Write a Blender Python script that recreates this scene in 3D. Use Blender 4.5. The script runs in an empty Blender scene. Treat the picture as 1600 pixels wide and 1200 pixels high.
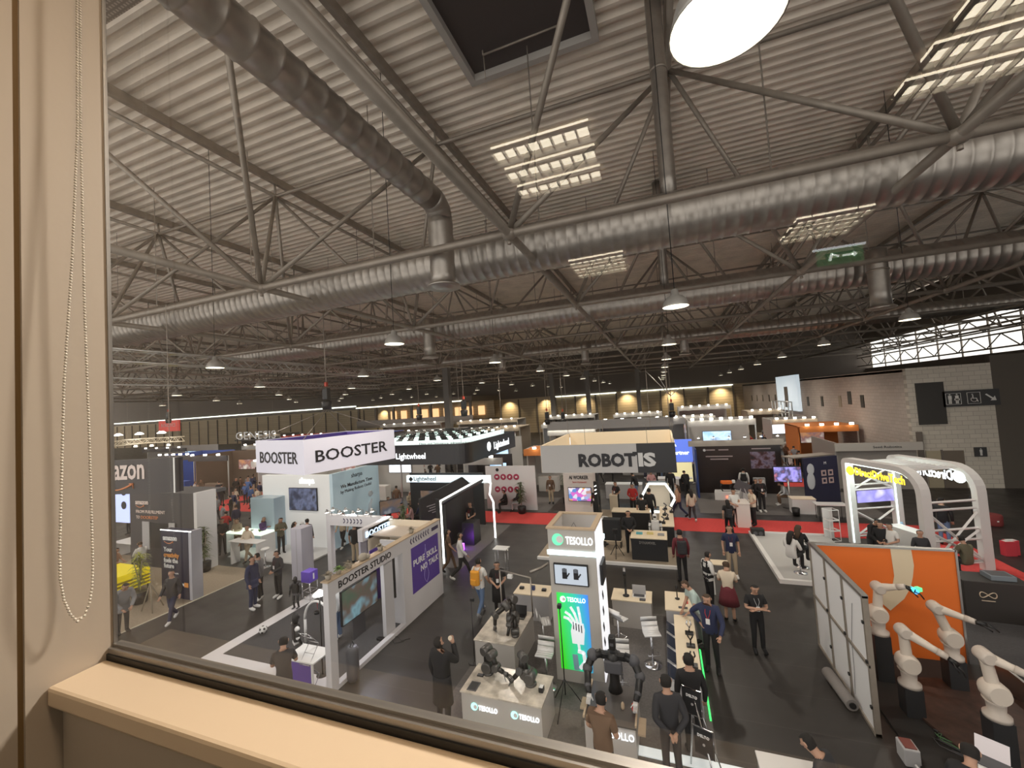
import bpy, math, random
import numpy as np
from mathutils import Vector, Matrix
PI = math.pi
rnd = random.Random(11)
sc = bpy.context.scene
col = sc.collection

# ------------------------------------------------------------------ camera
YAW, PITCH, ROLL, FPX, EYE = .35, .0465, -.0653, 630.6, 6.4
_F = Vector((-math.sin(YAW)*math.cos(PITCH), math.cos(YAW)*math.cos(PITCH), math.sin(PITCH)))
_R0 = Vector((math.cos(YAW), math.sin(YAW), 0)); _U0 = _R0.cross(_F)
_R = math.cos(ROLL)*_R0 + math.sin(ROLL)*_U0
_U = -math.sin(ROLL)*_R0 + math.cos(ROLL)*_U0
cam = bpy.data.objects.new('camera', bpy.data.cameras.new('camera')); col.objects.link(cam)
cam.matrix_world = Matrix(((_R.x, _U.x, -_F.x, 0), (_R.y, _U.y, -_F.y, 0), (_R.z, _U.z, -_F.z, EYE), (0, 0, 0, 1)))
cam.data.sensor_width = 36; cam.data.lens = FPX*36/1600; cam.data.clip_start = .02; cam.data.clip_end = 400
sc.camera = cam

# ------------------------------------------------------------------ world, exposure
w = bpy.data.worlds.new('world'); sc.world = w; w.use_nodes = True
w.node_tree.nodes['Background'].inputs[0].default_value = (1, .96, .90, 1)
w.node_tree.nodes['Background'].inputs[1].default_value = 1.35
sc.view_settings.view_transform = 'Standard'; sc.view_settings.look = 'None'
sc.view_settings.exposure = 0.12; sc.view_settings.gamma = 1; sc.view_settings.use_curve_mapping = False
sc.cycles.max_bounces = 6; sc.cycles.diffuse_bounces = 3; sc.cycles.glossy_bounces = 3
sc.cycles.transmission_bounces = 4; sc.cycles.transparent_max_bounces = 8
sc.cycles.sample_clamp_indirect = 4; sc.cycles.caustics_reflective = False; sc.cycles.caustics_refractive = False
LAMP_W, ROOM_W = 520, 8.5

def ray(px, py): return _F + _R*((px-800)/FPX) - _U*((py-600)/FPX)
def at(px, py, z=0.):
    r = ray(px, py); return Vector((0, 0, EYE)) + r*((z-EYE)/r.z)
def atY(px, py, y):
    r = ray(px, py); return Vector((0, 0, EYE)) + r*(y/r.y)
def atX(px, py, x):
    r = ray(px, py); return Vector((0, 0, EYE)) + r*(x/r.x)

# ------------------------------------------------------------------ materials
_M = {}
def mat(name, c, rough=.5, metal=0., emit=None, es=1., noise=0., nscale=8., bump=0., bscale=40., alpha=1.):
    if name in _M: return _M[name]
    m = bpy.data.materials.new(name); m.use_nodes = True; nt = m.node_tree
    b = nt.nodes['Principled BSDF']
    c = tuple(c) + (1,)
    b.inputs['Base Color'].default_value = c; b.inputs['Roughness'].default_value = rough; b.inputs['Metallic'].default_value = metal
    if emit is not None:
        b.inputs['Emission Color'].default_value = tuple(emit)+(1,); b.inputs['Emission Strength'].default_value = es
    if alpha < 1: b.inputs['Alpha'].default_value = alpha
    if noise or bump:
        tc = nt.nodes.new('ShaderNodeTexCoord')
    if noise:
        n = nt.nodes.new('ShaderNodeTexNoise'); n.inputs['Scale'].default_value = nscale; n.inputs['Detail'].default_value = 6
        r = nt.nodes.new('ShaderNodeValToRGB')
        r.color_ramp.elements[0].position = .3; r.color_ramp.elements[1].position = .7
        r.color_ramp.elements[0].color = tuple(max(0, x*(1-noise)) for x in c[:3])+(1,)
        r.color_ramp.elements[1].color = tuple(min(1, x*(1+noise)) for x in c[:3])+(1,)
        nt.links.new(tc.outputs['Object'], n.inputs['Vector']); nt.links.new(n.outputs['Fac'], r.inputs['Fac'])
        nt.links.new(r.outputs['Color'], b.inputs['Base Color'])
    if bump:
        n2 = nt.nodes.new('ShaderNodeTexNoise'); n2.inputs['Scale'].default_value = bscale
        bp = nt.nodes.new('ShaderNodeBump'); bp.inputs['Strength'].default_value = bump; bp.inputs['Distance'].default_value = .02
        nt.links.new(tc.outputs['Object'], n2.inputs['Vector']); nt.links.new(n2.outputs['Fac'], bp.inputs['Height'])
        nt.links.new(bp.outputs['Normal'], b.inputs['Normal'])
    _M[name] = m
    return m
def brick_mat(name, c, mortar, w=.6, h=.25, rough=.7, off=.5, msize=.012, axis='XZ', c2=None):
    m = mat(name, c, rough); nt = m.node_tree; b = nt.nodes['Principled BSDF']
    tc = nt.nodes.new('ShaderNodeTexCoord'); sp = nt.nodes.new('ShaderNodeSeparateXYZ'); cb = nt.nodes.new('ShaderNodeCombineXYZ')
    nt.links.new(tc.outputs['Object'], sp.inputs[0])
    nt.links.new(sp.outputs['XYZ'.index(axis[0])], cb.inputs[0]); nt.links.new(sp.outputs['XYZ'.index(axis[1])], cb.inputs[1])
    br = nt.nodes.new('ShaderNodeTexBrick'); br.offset = off
    br.inputs['Scale'].default_value = 1; br.inputs['Brick Width'].default_value = w; br.inputs['Row Height'].default_value = h
    br.inputs['Mortar Size'].default_value = msize; br.inputs['Mortar Smooth'].default_value = .3
    br.inputs['Color1'].default_value = tuple(c)+(1,); br.inputs['Color2'].default_value = tuple(c2 or [x*.9 for x in c])+(1,)
    br.inputs['Mortar'].default_value = tuple(mortar)+(1,)
    nt.links.new(cb.outputs[0], br.inputs['Vector']); nt.links.new(br.outputs['Color'], b.inputs['Base Color'])
    return m
def emi(name, c, s, base=None): return mat(name, base or c, .5, 0, c, s)
def ramp_screen(name, cols, scale, s, kind='noise'):
    """a lit screen or print whose picture is a soft blotchy pattern of the given colours"""
    m = mat(name, cols[0], .3); nt = m.node_tree; b = nt.nodes['Principled BSDF']
    tc = nt.nodes.new('ShaderNodeTexCoord')
    n = nt.nodes.new('ShaderNodeTexVoronoi' if kind == 'cells' else 'ShaderNodeTexNoise'); n.inputs['Scale'].default_value = scale
    r = nt.nodes.new('ShaderNodeValToRGB'); r.color_ramp.interpolation = 'LINEAR'
    while len(r.color_ramp.elements) < len(cols): r.color_ramp.elements.new(.5)
    for i, c in enumerate(cols):
        r.color_ramp.elements[i].position = .25 + .5*i/(len(cols)-1); r.color_ramp.elements[i].color = tuple(c)+(1,)
    nt.links.new(tc.outputs['Object'], n.inputs['Vector'])
    nt.links.new(n.outputs['Color' if kind == 'cells' else 'Fac'], r.inputs['Fac']); nt.links.new(r.outputs['Color'], b.inputs['Base Color'])
    if s:
        nt.links.new(r.outputs['Color'], b.inputs['Emission Color']); b.inputs['Emission Strength'].default_value = s
    return m

white = mat('white_laminate', (.78, .77, .76), .35)
whitewall = mat('white_wall_panel', (.74, .73, .74), .6)
cream = mat('cream_panel', (.80, .70, .55), .6)
greywall = mat('grey_wall_panel', (.45, .44, .45), .6)
dgrey = mat('dark_grey_panel', (.085, .085, .095), .55)
black = mat('black_plastic', (.012, .012, .013), .4)
blackpanel = mat('black_panel', (.02, .021, .024), .45)
chrome = mat('chrome', (.8, .8, .82), .15, 1)
alu = mat('aluminium', (.6, .59, .57), .35, 1)
steelpaint = mat('galvanised_steel', (.29, .25, .21), .45, .35, noise=.12, nscale=3)
galv = mat('duct_sheet_steel', (.38, .345, .31), .38, .8, noise=.15, nscale=2.5)
purple = mat('purple_print', (.10, .05, .33), .5)
orange = mat('orange_panel', (.80, .17, .02), .5)
redc = mat('red_carpet', (.60, .055, .05), .95, noise=.12, nscale=14)
tanwood = mat('raw_wood_edge', (.52, .40, .28), .7)
woodtop = mat('pale_wood_top', (.80, .68, .50), .5)
marble = mat('marbled_top', (.60, .54, .46), .22, noise=.30, nscale=5)
darktext = mat('black_lettering', (.015, .015, .02), .5)
whitetext = mat('white_lettering', (.85, .85, .85), .5)
glowtext = emi('lit_white_lettering', (.9, .95, 1), 1.6)
glowteal = emi('lit_teal_lettering', (.45, .85, .85), 1.3)
ledwhite = emi('white_led_line', (1, .98, .93), 3.2)
ledgreen = emi('green_led_line', (.05, .9, .15), 1.6)
hotspot = emi('lit_lens', (1, .95, .85), 14)

# ------------------------------------------------------------------ mesh helpers
class MB:
    def __init__(s): s.v, s.f, s.m, s.s = [], [], [], []
    def add(s, vs, fs, m=0, smooth=False, M=None):
        o = len(s.v)
        s.v += [tuple(M @ Vector(v)) if M is not None else tuple(v) for v in vs]
        for f in fs: s.f.append([o+i for i in f]); s.m.append(m); s.s.append(smooth)
        return s
    def box(s, c, d, rz=0, m=0, rx=0, ry=0):
        M = Matrix.Translation(c) @ Matrix.Rotation(rz, 4, 'Z') @ Matrix.Rotation(ry, 4, 'Y') @ Matrix.Rotation(rx, 4, 'X')
        x, y, z = d[0]/2, d[1]/2, d[2]/2
        return s.add([(-x,-y,-z),(x,-y,-z),(x,y,-z),(-x,y,-z),(-x,-y,z),(x,-y,z),(x,y,z),(-x,y,z)],
                     [(0,3,2,1),(4,5,6,7),(0,1,5,4),(1,2,6,5),(2,3,7,6),(3,0,4,7)], m, False, M)
    def bb(s, x0, x1, y0, y1, z0, z1, m=0): return s.box(((x0+x1)/2,(y0+y1)/2,(z0+z1)/2), (abs(x1-x0),abs(y1-y0),abs(z1-z0)), m=m)
    def path(s, pts, r, n=8, m=0, caps=True, flat=1.):
        pts = [Vector(p) for p in pts]; rs = r if isinstance(r, (list, tuple)) else [r]*len(pts)
        o = len(s.v); up = None
        for i, p in enumerate(pts):
            d = (pts[min(i+1, len(pts)-1)] - pts[max(i-1, 0)]).normalized()
            if up is None:
                up = Vector((0, 0, 1)) if abs(d.z) < .9 else Vector((0, 1, 0))
            a = d.cross(up).normalized(); b = a.cross(d).normalized(); up = b
            for k in range(n):
                t = 2*PI*k/n; s.v.append(tuple(p + a*math.cos(t)*rs[i] + b*math.sin(t)*rs[i]*flat))
        for i in range(len(pts)-1):
            for k in range(n):
                q = o+i*n; s.f.append([q+k, q+(k+1) % n, q+n+(k+1) % n, q+n+k]); s.m.append(m); s.s.append(n > 4)
        if caps:
            s.f.append([o+k for k in range(n)][::-1]); s.m.append(m); s.s.append(False)
            q = o+(len(pts)-1)*n; s.f.append([q+k for k in range(n)]); s.m.append(m); s.s.append(False)
        return s
    def bar(s, a, b, w, h=None, m=0):
        """square bar"""
        return s.path([a, b], w*.7071, 4, m)
    def lathe(s, prof, c=(0,0,0), n=16, m=0, sx=1., sy=1., M=None, smooth=True, caps=True):
        o = []; fs = []
        for r, z in prof:
            for k in range(n):
                t = 2*PI*k/n; o.append((c[0]+r*math.cos(t)*sx, c[1]+r*math.sin(t)*sy, c[2]+z))
        for i in range(len(prof)-1):
            for k in range(n):
                q = i*n; fs.append((q+k, q+(k+1) % n, q+n+(k+1) % n, q+n+k))
        s.add(o, fs, m, smooth, M)
        if not caps: return s
        o2 = len(s.v)-len(o)
        s.f.append([o2+k for k in range(n)][::-1]); s.m.append(m); s.s.append(False)
        q = o2+(len(prof)-1)*n; s.f.append([q+k for k in range(n)]); s.m.append(m); s.s.append(False)
        return s
    def ell(s, c, r, n=10, m=0, M=None):
        k = max(4, n//2)
        return s.lathe([(max(.02, math.sin(PI*i/k))*1., -math.cos(PI*i/k)) for i in range(k+1)], (0,0,0), n, m,
                       M=(M or Matrix()) @ Matrix.Translation(c) @ Matrix.Diagonal((r[0], r[1], r[2], 1)))
    def prism(s, poly, z0, z1, m=0, M=None, smooth=False):
        n = len(poly)
        vs = [(x, y, z0) for x, y in poly]+[(x, y, z1) for x, y in poly]
        fs = [tuple(range(n))[::-1], tuple(range(n, 2*n))]
        s.add(vs, fs, m, False, M); o = len(s.v)-2*n
        for i in range(n):
            s.f.append([o+i, o+(i+1) % n, o+n+(i+1) % n, o+n+i]); s.m.append(m); s.s.append(smooth)
        return s
    def mesh(s, name):
        me = bpy.data.meshes.new(name); me.from_pydata(s.v, [], s.f)
        me.polygons.foreach_set('material_index', s.m); me.polygons.foreach_set('use_smooth', s.s)
        me.update(); return me
    def build(s, name, mats, parent=None, bevel=0, **kw):
        me = s.mesh(name)
        for m_ in (mats if isinstance(mats, (list, tuple)) else [mats]): me.materials.append(m_)
        o = bpy.data.objects.new(name, me); col.objects.link(o)
        if parent is not None: o.parent = parent
        if bevel:
            b = o.modifiers.new('bevel', 'BEVEL'); b.width = bevel; b.segments = 2; b.limit_method = 'ANGLE'
        return tag(o, **kw)
def tag(o, label=None, cat=None, group=None, kind=None):
    if label: o['label'] = label
    if cat: o['category'] = cat
    if group: o['group'] = group
    if kind: o['kind'] = kind
    return o
def thing(name, label, cat, loc=(0,0,0), rz=0, group=None, kind=None):
    o = bpy.data.objects.new(name, None); col.objects.link(o); o.location = loc; o.rotation_euler = (0, 0, rz)
    o.empty_display_size = .1
    return tag(o, label, cat, group, kind)
def copy_tree(o, parent=None, label=None):
    c = o.copy(); col.objects.link(c)
    if parent is not None: c.parent = parent
    if label: c['label'] = label
    for ch in list(o.children): copy_tree(ch, c)
    return c
def bx(name, m, parent, x0, x1, y0, y1, z0, z1, bevel=0, **kw): return MB().bb(x0, x1, y0, y1, z0, z1).build(name, m, parent, bevel, **kw)
_TX = {}
def text(s, org, xd, up, size, m, parent, width=None, height=None, ext=.012, name='lettering', bold=.0, align='LEFT', **kw):
    """real extruded letters; org = baseline start, xd = reading direction, up = letter up"""
    key = (s, bold)
    if key not in _TX:
        cu = bpy.data.curves.new('t', 'FONT'); cu.body = s; cu.size = 1; cu.extrude = .5; cu.offset = bold; cu.resolution_u = 2
        ob = bpy.data.objects.new('t', cu); col.objects.link(ob)
        dg = bpy.context.evaluated_depsgraph_get(); dg.update()
        me = bpy.data.meshes.new_from_object(ob.evaluated_get(dg)); bpy.data.objects.remove(ob); bpy.data.curves.remove(cu)
        co = np.array([v.co for v in me.vertices]) if len(me.vertices) else np.zeros((1, 3))
        _TX[key] = (me, co.min(0), co.max(0))
    me0, lo, hi = _TX[key]; me = me0.copy(); me.name = name
    sx = width/(hi[0]-lo[0]) if width else size; sy = height/(hi[1]-lo[1]) if height else (size if not width or size else sx)
    if size is None: sy = sx if not height else sy
    xd = Vector(xd).normalized(); up = Vector(up).normalized(); nn = xd.cross(up)
    M = Matrix(((xd.x*sx, up.x*sy, nn.x*ext, 0), (xd.y*sx, up.y*sy, nn.y*ext, 0), (xd.z*sx, up.z*sy, nn.z*ext, 0), (0, 0, 0, 1)))
    M = M @ Matrix.Translation((-lo[0] if align == 'LEFT' else -(lo[0]+hi[0])/2, 0, 0))
    me.transform(M); me.materials.clear(); me.materials.append(m)
    o = bpy.data.objects.new(name, me); col.objects.link(o); o.location = org
    if parent is not None: o.parent = parent
    return tag(o, **kw)
X1, Y1, Z1 = Vector((1,0,0)), Vector((0,1,0)), Vector((0,0,1))
# ------------------------------------------------------------------ viewing room at the window
D = .52                                   # window pane stands this far in front of the camera
plaster = mat('warm_white_wall_panel', (.50, .43, .36), .55, bump=.02)
sillm = mat('sill_laminate', (.70, .56, .41), .32)
fin = mat('window_frame_aluminium', (.33, .31, .29), .4, .7)
WX = -1.115
bx('wall_left', plaster, None, WX-.12, WX, .392, D+.001, 4.9, 7.95, kind='structure')
bx('wall_left', plaster, None, WX-.12, WX-.004, -4.6, .384, 4.9, 7.95, kind='structure')
bx('trim_1', mat('joint_bronze', (.22, .14, .06), .5), None, WX-.03, WX-.006, .383, .393, 4.9, 7.95, kind='structure')
bx('floor_room', mat('room_floor', (.10, .085, .07), .8), None, WX-.12, 5.2, -4.6, .25, 4.82, 4.9, kind='structure').name = 'floor'
roomw = mat('room_back_wall', (.30, .25, .20), .8)
bx('wall_back', roomw, None, WX-.12, 5.2, -4.7, -4.6, 4.9, 7.95, kind='structure')
bx('wall_right', roomw, None, 5.2, 5.3, -4.7, .3, 4.9, 7.95, kind='structure')
bx('ceiling', roomw, None, WX-.12, 5.3, -4.7, .40, 7.8, 7.95, kind='structure')
SZ = 5.928
sill = thing('window_sill', 'cream laminate window sill running under the window', 'window sill', (0, 0, 0), kind='structure')
bx('sill_top', sillm, sill, WX+.001, 5.2, .418, .505, SZ-.036, SZ, .006)
bx('sill_apron', plaster, sill, WX+.001, 5.2, .440, .50, 4.9, SZ-.0365)
win = thing('window_1', 'large fixed window pane between the room and the hall', 'window', (0, 0, 0), kind='structure')
g = MB().bb(WX+.001, 5.2, D-.012, D+.01, SZ+.009, SZ+.019)
g.bb(WX+.001, 5.2, D+.011, D+.02, SZ-.03, SZ+.012).bb(WX+.001, 5.2, D-.004, D+.010, SZ+.019, SZ+.024)
g.build('window_frame', fin, win)
bx('window_frame', fin, win, WX+.0005, WX+.003, D-.003, D+.004, SZ+.024, 7.9)
bx('gasket', black, win, WX+.001, 5.2, .505, .53, SZ-.02, SZ+.009)
bx('wall_front', roomw, None, WX-.12, 5.2, D-.014, D+.012, 4.8, SZ-.031, kind='structure')
gm = bpy.data.materials.new('window_glass'); gm.use_nodes = True; nt = gm.node_tree; nt.nodes.clear()
out = nt.nodes.new('ShaderNodeOutputMaterial'); mx = nt.nodes.new('ShaderNodeMixShader'); tr = nt.nodes.new('ShaderNodeBsdfTransparent')
gl = nt.nodes.new('ShaderNodeBsdfGlossy'); gl.inputs['Roughness'].default_value = .0
fr = nt.nodes.new('ShaderNodeFresnel'); fr.inputs['IOR'].default_value = 1.5
mu = nt.nodes.new('ShaderNodeMath'); mu.operation = 'MULTIPLY'; mu.inputs[1].default_value = 1.3; mu.use_clamp = True
tr.inputs[0].default_value = (.97, .97, .96, 1)
nt.links.new(fr.outputs[0], mu.inputs[0]); nt.links.new(mu.outputs[0], mx.inputs[0])
nt.links.new(tr.outputs[0], mx.inputs[1]); nt.links.new(gl.outputs[0], mx.inputs[2]); nt.links.new(mx.outputs[0], out.inputs[0])
MB().add([(WX+.002, D, SZ+.02), (5.2, D, SZ+.02), (5.2, D, 7.9), (WX+.002, D, 7.9)], [(0, 1, 2, 3)]).build('glass_pane', gm, win)
# bead chain of the roller blind
ch = thing('blind_chain', 'looped white bead chain of a roller blind hanging against the beige wall', 'blind chain', (WX, .45, 7.8))
pts = []
def chain_pt(px, py, dx=.034): p = atX(px, py, WX+dx); return p
ctrl = [(120, -60), (121, 200), (113, 400), (100, 600), (96, 750), (93, 870), (94, 905), (100, 938), (110, 960), (121, 971),
        (132, 962), (140, 942), (144, 915), (145, 880), (140, 700), (132, 480), (126, 200), (125, -60)]
P3 = [chain_pt(*c) for c in ctrl]
dense = []
for a, b in zip(P3[:-1], P3[1:]):
    k = max(1, int((b-a).length/.0058))
    for i in range(k): dense.append(a.lerp(b, i/k))
mb = MB()
off = Vector((WX, .45, 7.8))
for p in dense: mb.ell(p-off, (.0024,)*3, 6)
mb.path([p-off for p in dense[::3]], .0007, 4)
mb.build('bead_chain', mat('white_beads', (.75, .70, .62), .4), ch)
# louvred ceiling fixtures of the room (seen mirrored in the pane)
tube = emi('fluorescent_tube', (1, .88, .66), 15); louv = mat('louvre_metal', (.45, .43, .4), .3, .8)
def room_light(x, y, label):
    t = thing('louvre_light', label, 'ceiling light', (x, y, 7.8), group=None)
    bx('housing', roomw, t, -.3, .3, -.3, .3, -.03, 0)
    for k in (-1, 0, 1):
        bx('tube', tube, t, -.26, .26, k*.21-.05, k*.21+.05, -.05, -.031)
        m_ = MB()
        for q in range(9): m_.bb(-.26+q*.065-.004, -.26+q*.065+.004, k*.21-.06, k*.21+.06, -.075, -.05)
        m_.bb(-.27, .27, k*.21-.06, k*.21-.055, -.075, -.05).bb(-.27, .27, k*.21+.055, k*.21+.06, -.075, -.05)
        m_.build('louvre', louv, t)
for x, y, l in [(-.49, -1.18, 'square three-tube louvre ceiling light nearest the window on the left'), (1.43, -1.14, 'square three-tube louvre ceiling light nearest the window on the right'),
                (-.49, -3.13, 'square three-tube louvre ceiling light deeper in the room on the left'), (1.43, -3.13, 'square three-tube louvre ceiling light deeper in the room on the right')]:
    room_light(x, y, l)
ld = bpy.data.lights.new('room_lamp', 'AREA'); ld.energy = ROOM_W; ld.size = .3; ld.color = (1, .74, .48)  # fill lamps added at the ceiling to warm the wall and sill
for x, y in ((-.2, .12), (2.2, .12)):
    lo = bpy.data.objects.new('room_lamp', ld); col.objects.link(lo); lo.location = (x, y, 7.775)
    t = thing('panel_light', ['small square ceiling panel light beside the window on the left', 'small square ceiling panel light beside the window on the right'][x > 0], 'ceiling light', (x, y, 7.8)); bx('frame', white, t, -.18, .18, -.18, .18, -.022, -.001); bx('diffuser', emi('panel_diffuser', (1, .8, .55), 3), t, -.15, .15, -.15, .15, -.024, -.022)  # panel added so the fill lamp has a visible body
ex = thing('exit_sign', 'small lit green exit sign hanging in the room mirrored in the pane', 'exit sign', (1.4, -2.80, 7.36))
bx('housing', emi('sign_light', (.9, .95, 1), 6), ex, -.17, .17, -.01, .01, .085, .1)
bx('sign_face', emi('sign_green', (.02, .25, .08), 2.5), ex, -.15, .15, -.008, .008, -.04, .08)
m_ = MB()
m_.box((-.06, .012, .02), (.018, .004, .06), ry=.3).box((-.03, .012, .03), (.05, .004, .014), ry=.5).box((.05, .012, .02), (.07, .004, .014)).box((.09, .012, .02), (.03, .004, .03), ry=.785)
m_.build('running_figure_and_arrow', emi('sign_white', (.9, 1, .9), 8), ex)
for s_ in (-.15, .15): MB().path([(s_, 0, .1), (s_, 0, .44)], .003, 5).build('suspension', alu, ex)
# ------------------------------------------------------------------ the hall: floor, roof, walls
XR = 13.5
fl = brick_mat('dark_hall_floor', (.028, .025, .024), (.05, .045, .042), 30, 1.0, .26, 0, .01, 'XY', (.034, .030, .028))
nt = fl.node_tree; b = nt.nodes['Principled BSDF']
tc = nt.nodes.new('ShaderNodeTexCoord'); n1 = nt.nodes.new('ShaderNodeTexNoise'); n1.inputs['Scale'].default_value = 1.4; n1.inputs['Detail'].default_value = 8
mr = nt.nodes.new('ShaderNodeMapRange'); mr.inputs[3].default_value = .28; mr.inputs[4].default_value = .62
nt.links.new(tc.outputs['Object'], n1.inputs['Vector']); nt.links.new(n1.outputs['Fac'], mr.inputs[0]); nt.links.new(mr.outputs[0], b.inputs['Roughness'])
bx('floor', fl, None, -182, 32, -4, 82, -.2, 0, kind='structure')
# trapezoid roof deck with ribs along X
deckm = mat('white_roof_deck', (.78, .69, .59), .5, .0, noise=.12, nscale=.8)
ZD = 17.3
vs = []; fs = []; y = -3.; pitch = .45; xs = (-182, 34)
prof = []
while y < 82:
    for dy, z in ((0, 0), (.09, .16), (.24, .16), (.33, 0)): prof.append((y+dy, ZD+z))
    y += pitch
for yy, zz in prof: vs += [(xs[0], yy, zz), (xs[1], yy, zz)]
fs = [(2*i, 2*i+1, 2*i+3, 2*i+2) for i in range(len(prof)-1)]
MB().add(vs, fs).build('ceiling', deckm, None, kind='structure')
# smoke vent recess in the deck
v = thing('smoke_vent', 'dark rectangular smoke vent recess with pale frame in the roof deck', 'roof vent', (-3.0, 8.9, ZD))
m_ = MB(); m_.bb(-2.1, 2.1, 2.9, 3.1, -.3, 0).bb(-2.1, 2.1, -3.1, -2.9, -.3, 0).bb(-2.1, -1.9, -2.9, 2.9, -.3, 0).bb(1.9, 2.1, -2.9, 2.9, -.3, 0)
m_.build('frame', mat('vent_frame', (.42, .39, .36), .6), v)
bx('flap', mat('vent_dark', (.055, .045, .045), .7), v, -1.9, 1.9, -2.9, 2.9, -.06, -.02)
MB().path([(-1.3, 2.2, -.2), (1.2, 2.2, -.2)], .03, 6).path([(-1.3, 2.2, -.2), (-1.3, 2.2, -.06)], .03, 6).path([(-1.3, 2.25, -.2), (-1.3, 2.3, -.9)], .02, 5).build('opener_rod', steelpaint, v)
# walls
beige = brick_mat('beige_far_wall_cladding', (.62, .50, .33), (.35, .28, .19), 4.0, .5, .7, 0, .03)
pinkbr = brick_mat('pinkish_block_wall', (.50, .43, .38), (.36, .31, .27), .5, .22, .75, .5, .012, 'YZ')
whbr = brick_mat('pale_block_wall', (.62, .57, .49), (.40, .36, .31), .5, .25, .75, .5, .014, 'XZ')
darkwall = mat('dark_wall_panel', (.16, .135, .115), .7)
bx('wall_far', beige, None, -182, 32, 80, 80.3, 0, 7.2, kind='structure')
bx('wall_far_upper', darkwall, None, -182, 32, 80, 80.3, 7.2, 17.2, kind='structure').name = 'wall_far'
led = emi('far_strip_light', (.92, 1, .9), 2.2)
for i, (a, b_) in enumerate([(-180, -64), (-60, -45), (-20, -8), (-7, 12)]):
    bx('strip_light', led, None, a, b_, 79.82, 80, 6.95 if a > -40 else 7.9, 7.12 if a > -40 else 8.15,
       label=['long white light line far left along the top of the far wall', 'second white light line from the left on the far wall', 'thin light line on the far wall beside the gallery', 'rightmost thin light line on the far wall ending at the corner'][i], cat='strip light')
for x in range(-180, 13, 4):
    bx('pilaster', darkwall, None, x-.12, x+.12, 79.82, 80, 0, 7.0, kind='structure').name = 'trim_2'
bx('wall_right', pinkbr, None, XR, XR+.3, 30.35, 80, 0, 6.9, kind='structure')
bx('wall_right', whbr, None, XR, 17.2, 30.05, 30.35, 0, 6.9, kind='structure')
bx('wall_right_upper', darkwall, None, 31, 31.3, -4, 80, 0, 8.2, kind='structure').name = 'wall_right'
bx('roof_block', darkwall, None, XR, 20.5, 30.35, 80, 6.7, 6.85, kind='structure').name = 'trim_3'
bx('wall_right', mat('dark_side_panel', (.10, .085, .07), .7), None, 17.2, 31, 30.05, 30.3, 0, 7.3, kind='structure')
wr = thing('window_2', 'long band of bright windows high on the right side of the hall', 'window', (31.1, 40, 0), kind='structure')
for y in range(-2, 80, 4):
    if y < 24: continue
    bx('mullion', steelpaint, wr, -.05, .05, y-40-.08, y-40+.08, 8.2, 12.2)
bx('transom', steelpaint, wr, -.05, .05, -16, 40, 10.9, 11.1)
bx('header', darkwall, wr, -.1, .1, -44, 40, 12.2, 17.2)
bx('wall_panel', darkwall, wr, -.1, .1, -44, -16, 8.2, 12.2)
wl_ = bpy.data.lights.new('wall_washer', 'SPOT'); wl_.energy = 700; wl_.spot_size = 1.9; wl_.spot_blend = 1; wl_.color = (1, .8, .5)
for x in range(-62, 12, 8):
    o = bpy.data.objects.new('wall_washer', wl_); col.objects.link(o); o.location = (x, 78.6, 6.8); o.rotation_euler = (.55, 0, 0)
m_ = MB()
for z0_ in (8.6, 10.3):
    m_.path([(30.2, 22, z0_), (30.2, 80, z0_)], .09, 5).path([(30.2, 22, z0_+1.3), (30.2, 80, z0_+1.3)], .09, 5)
    for k in range(28): m_.path([(30.2, 23+2*k, z0_ if k % 2 else z0_+1.3), (30.2, 25+2*k, z0_+1.3 if k % 2 else z0_)], .07, 4)
m_.build('lattice_girder', steelpaint, wr).location = (-31.1, -40, 0)
# openings and signs on the block walls
sign = mat('signal_dark_sign', (.035, .035, .037), .5); pic = mat('sign_pictogram_white', (.7, .69, .66), .5)
bx('wall_panel', mat('dark_grille', (.04, .038, .036), .7), None, 13.85, 15.1, 29.98, 30.04, 3.6, 6.0, label='tall dark grille panel high on the pale block wall', cat='wall grille')
d = thing('door_1', 'grey doorway in the pale block wall below the toilet sign', 'door', (15.0, 30.0, 0), kind='structure')
bx('door_opening', mat('door_dark', (.16, .13, .10), .6), d, -.25, .65, 0, .04, 0, 2.1); bx('door_leaf', mat('door_beige', (.42, .36, .25), .6), d, -1.0, -.35, 0, .04, 0, 2.1)
bx('doorpost', darkwall, d, -.34, -.26, -.02, .04, 0, 2.15); bx('doorpost', darkwall, d, -1.35, -1.08, -.05, .04, 0, 3.2)
t = thing('toilet_sign', 'wide dark toilet sign with two figures, a wheelchair symbol and an arrow', 'sign', (16.2, 29.98, 5.0))
bx('board', sign, t, -1.2, 1.2, 0, .06, -.45, .45)
def figure(mb, x, s, dress=False):
    mb.lathe([(.001, -.05*s), (.05*s, 0), (.001, .05*s)], (x, -.02, .24*s), 8)
    mb.box((x, -.02, .08*s), (.15*s, .02, .2*s)); mb.box((x-.035*s, -.02, -.14*s), (.05*s, .02, .26*s)); mb.box((x+.035*s, -.02, -.14*s), (.05*s, .02, .26*s))
    if dress: mb.box((x, -.02, -.04*s), (.22*s, .02, .1*s))
m_ = MB(); figure(m_, -.9, 1); figure(m_, -.6, 1, True)
for cx_, w_ in ((-.75, .66), (.12, .56)):
    m_.bb(cx_-w_/2, cx_+w_/2, -.02, 0, .3, .315).bb(cx_-w_/2, cx_+w_/2, -.02, 0, -.315, -.3).bb(cx_-w_/2, cx_-w_/2+.015, -.02, 0, -.3, .3).bb(cx_+w_/2-.015, cx_+w_/2, -.02, 0, -.3, .3)
m_.lathe([(.001, -.03), (.04, 0), (.001, .03)], (.06, -.02, .2), 8)
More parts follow.
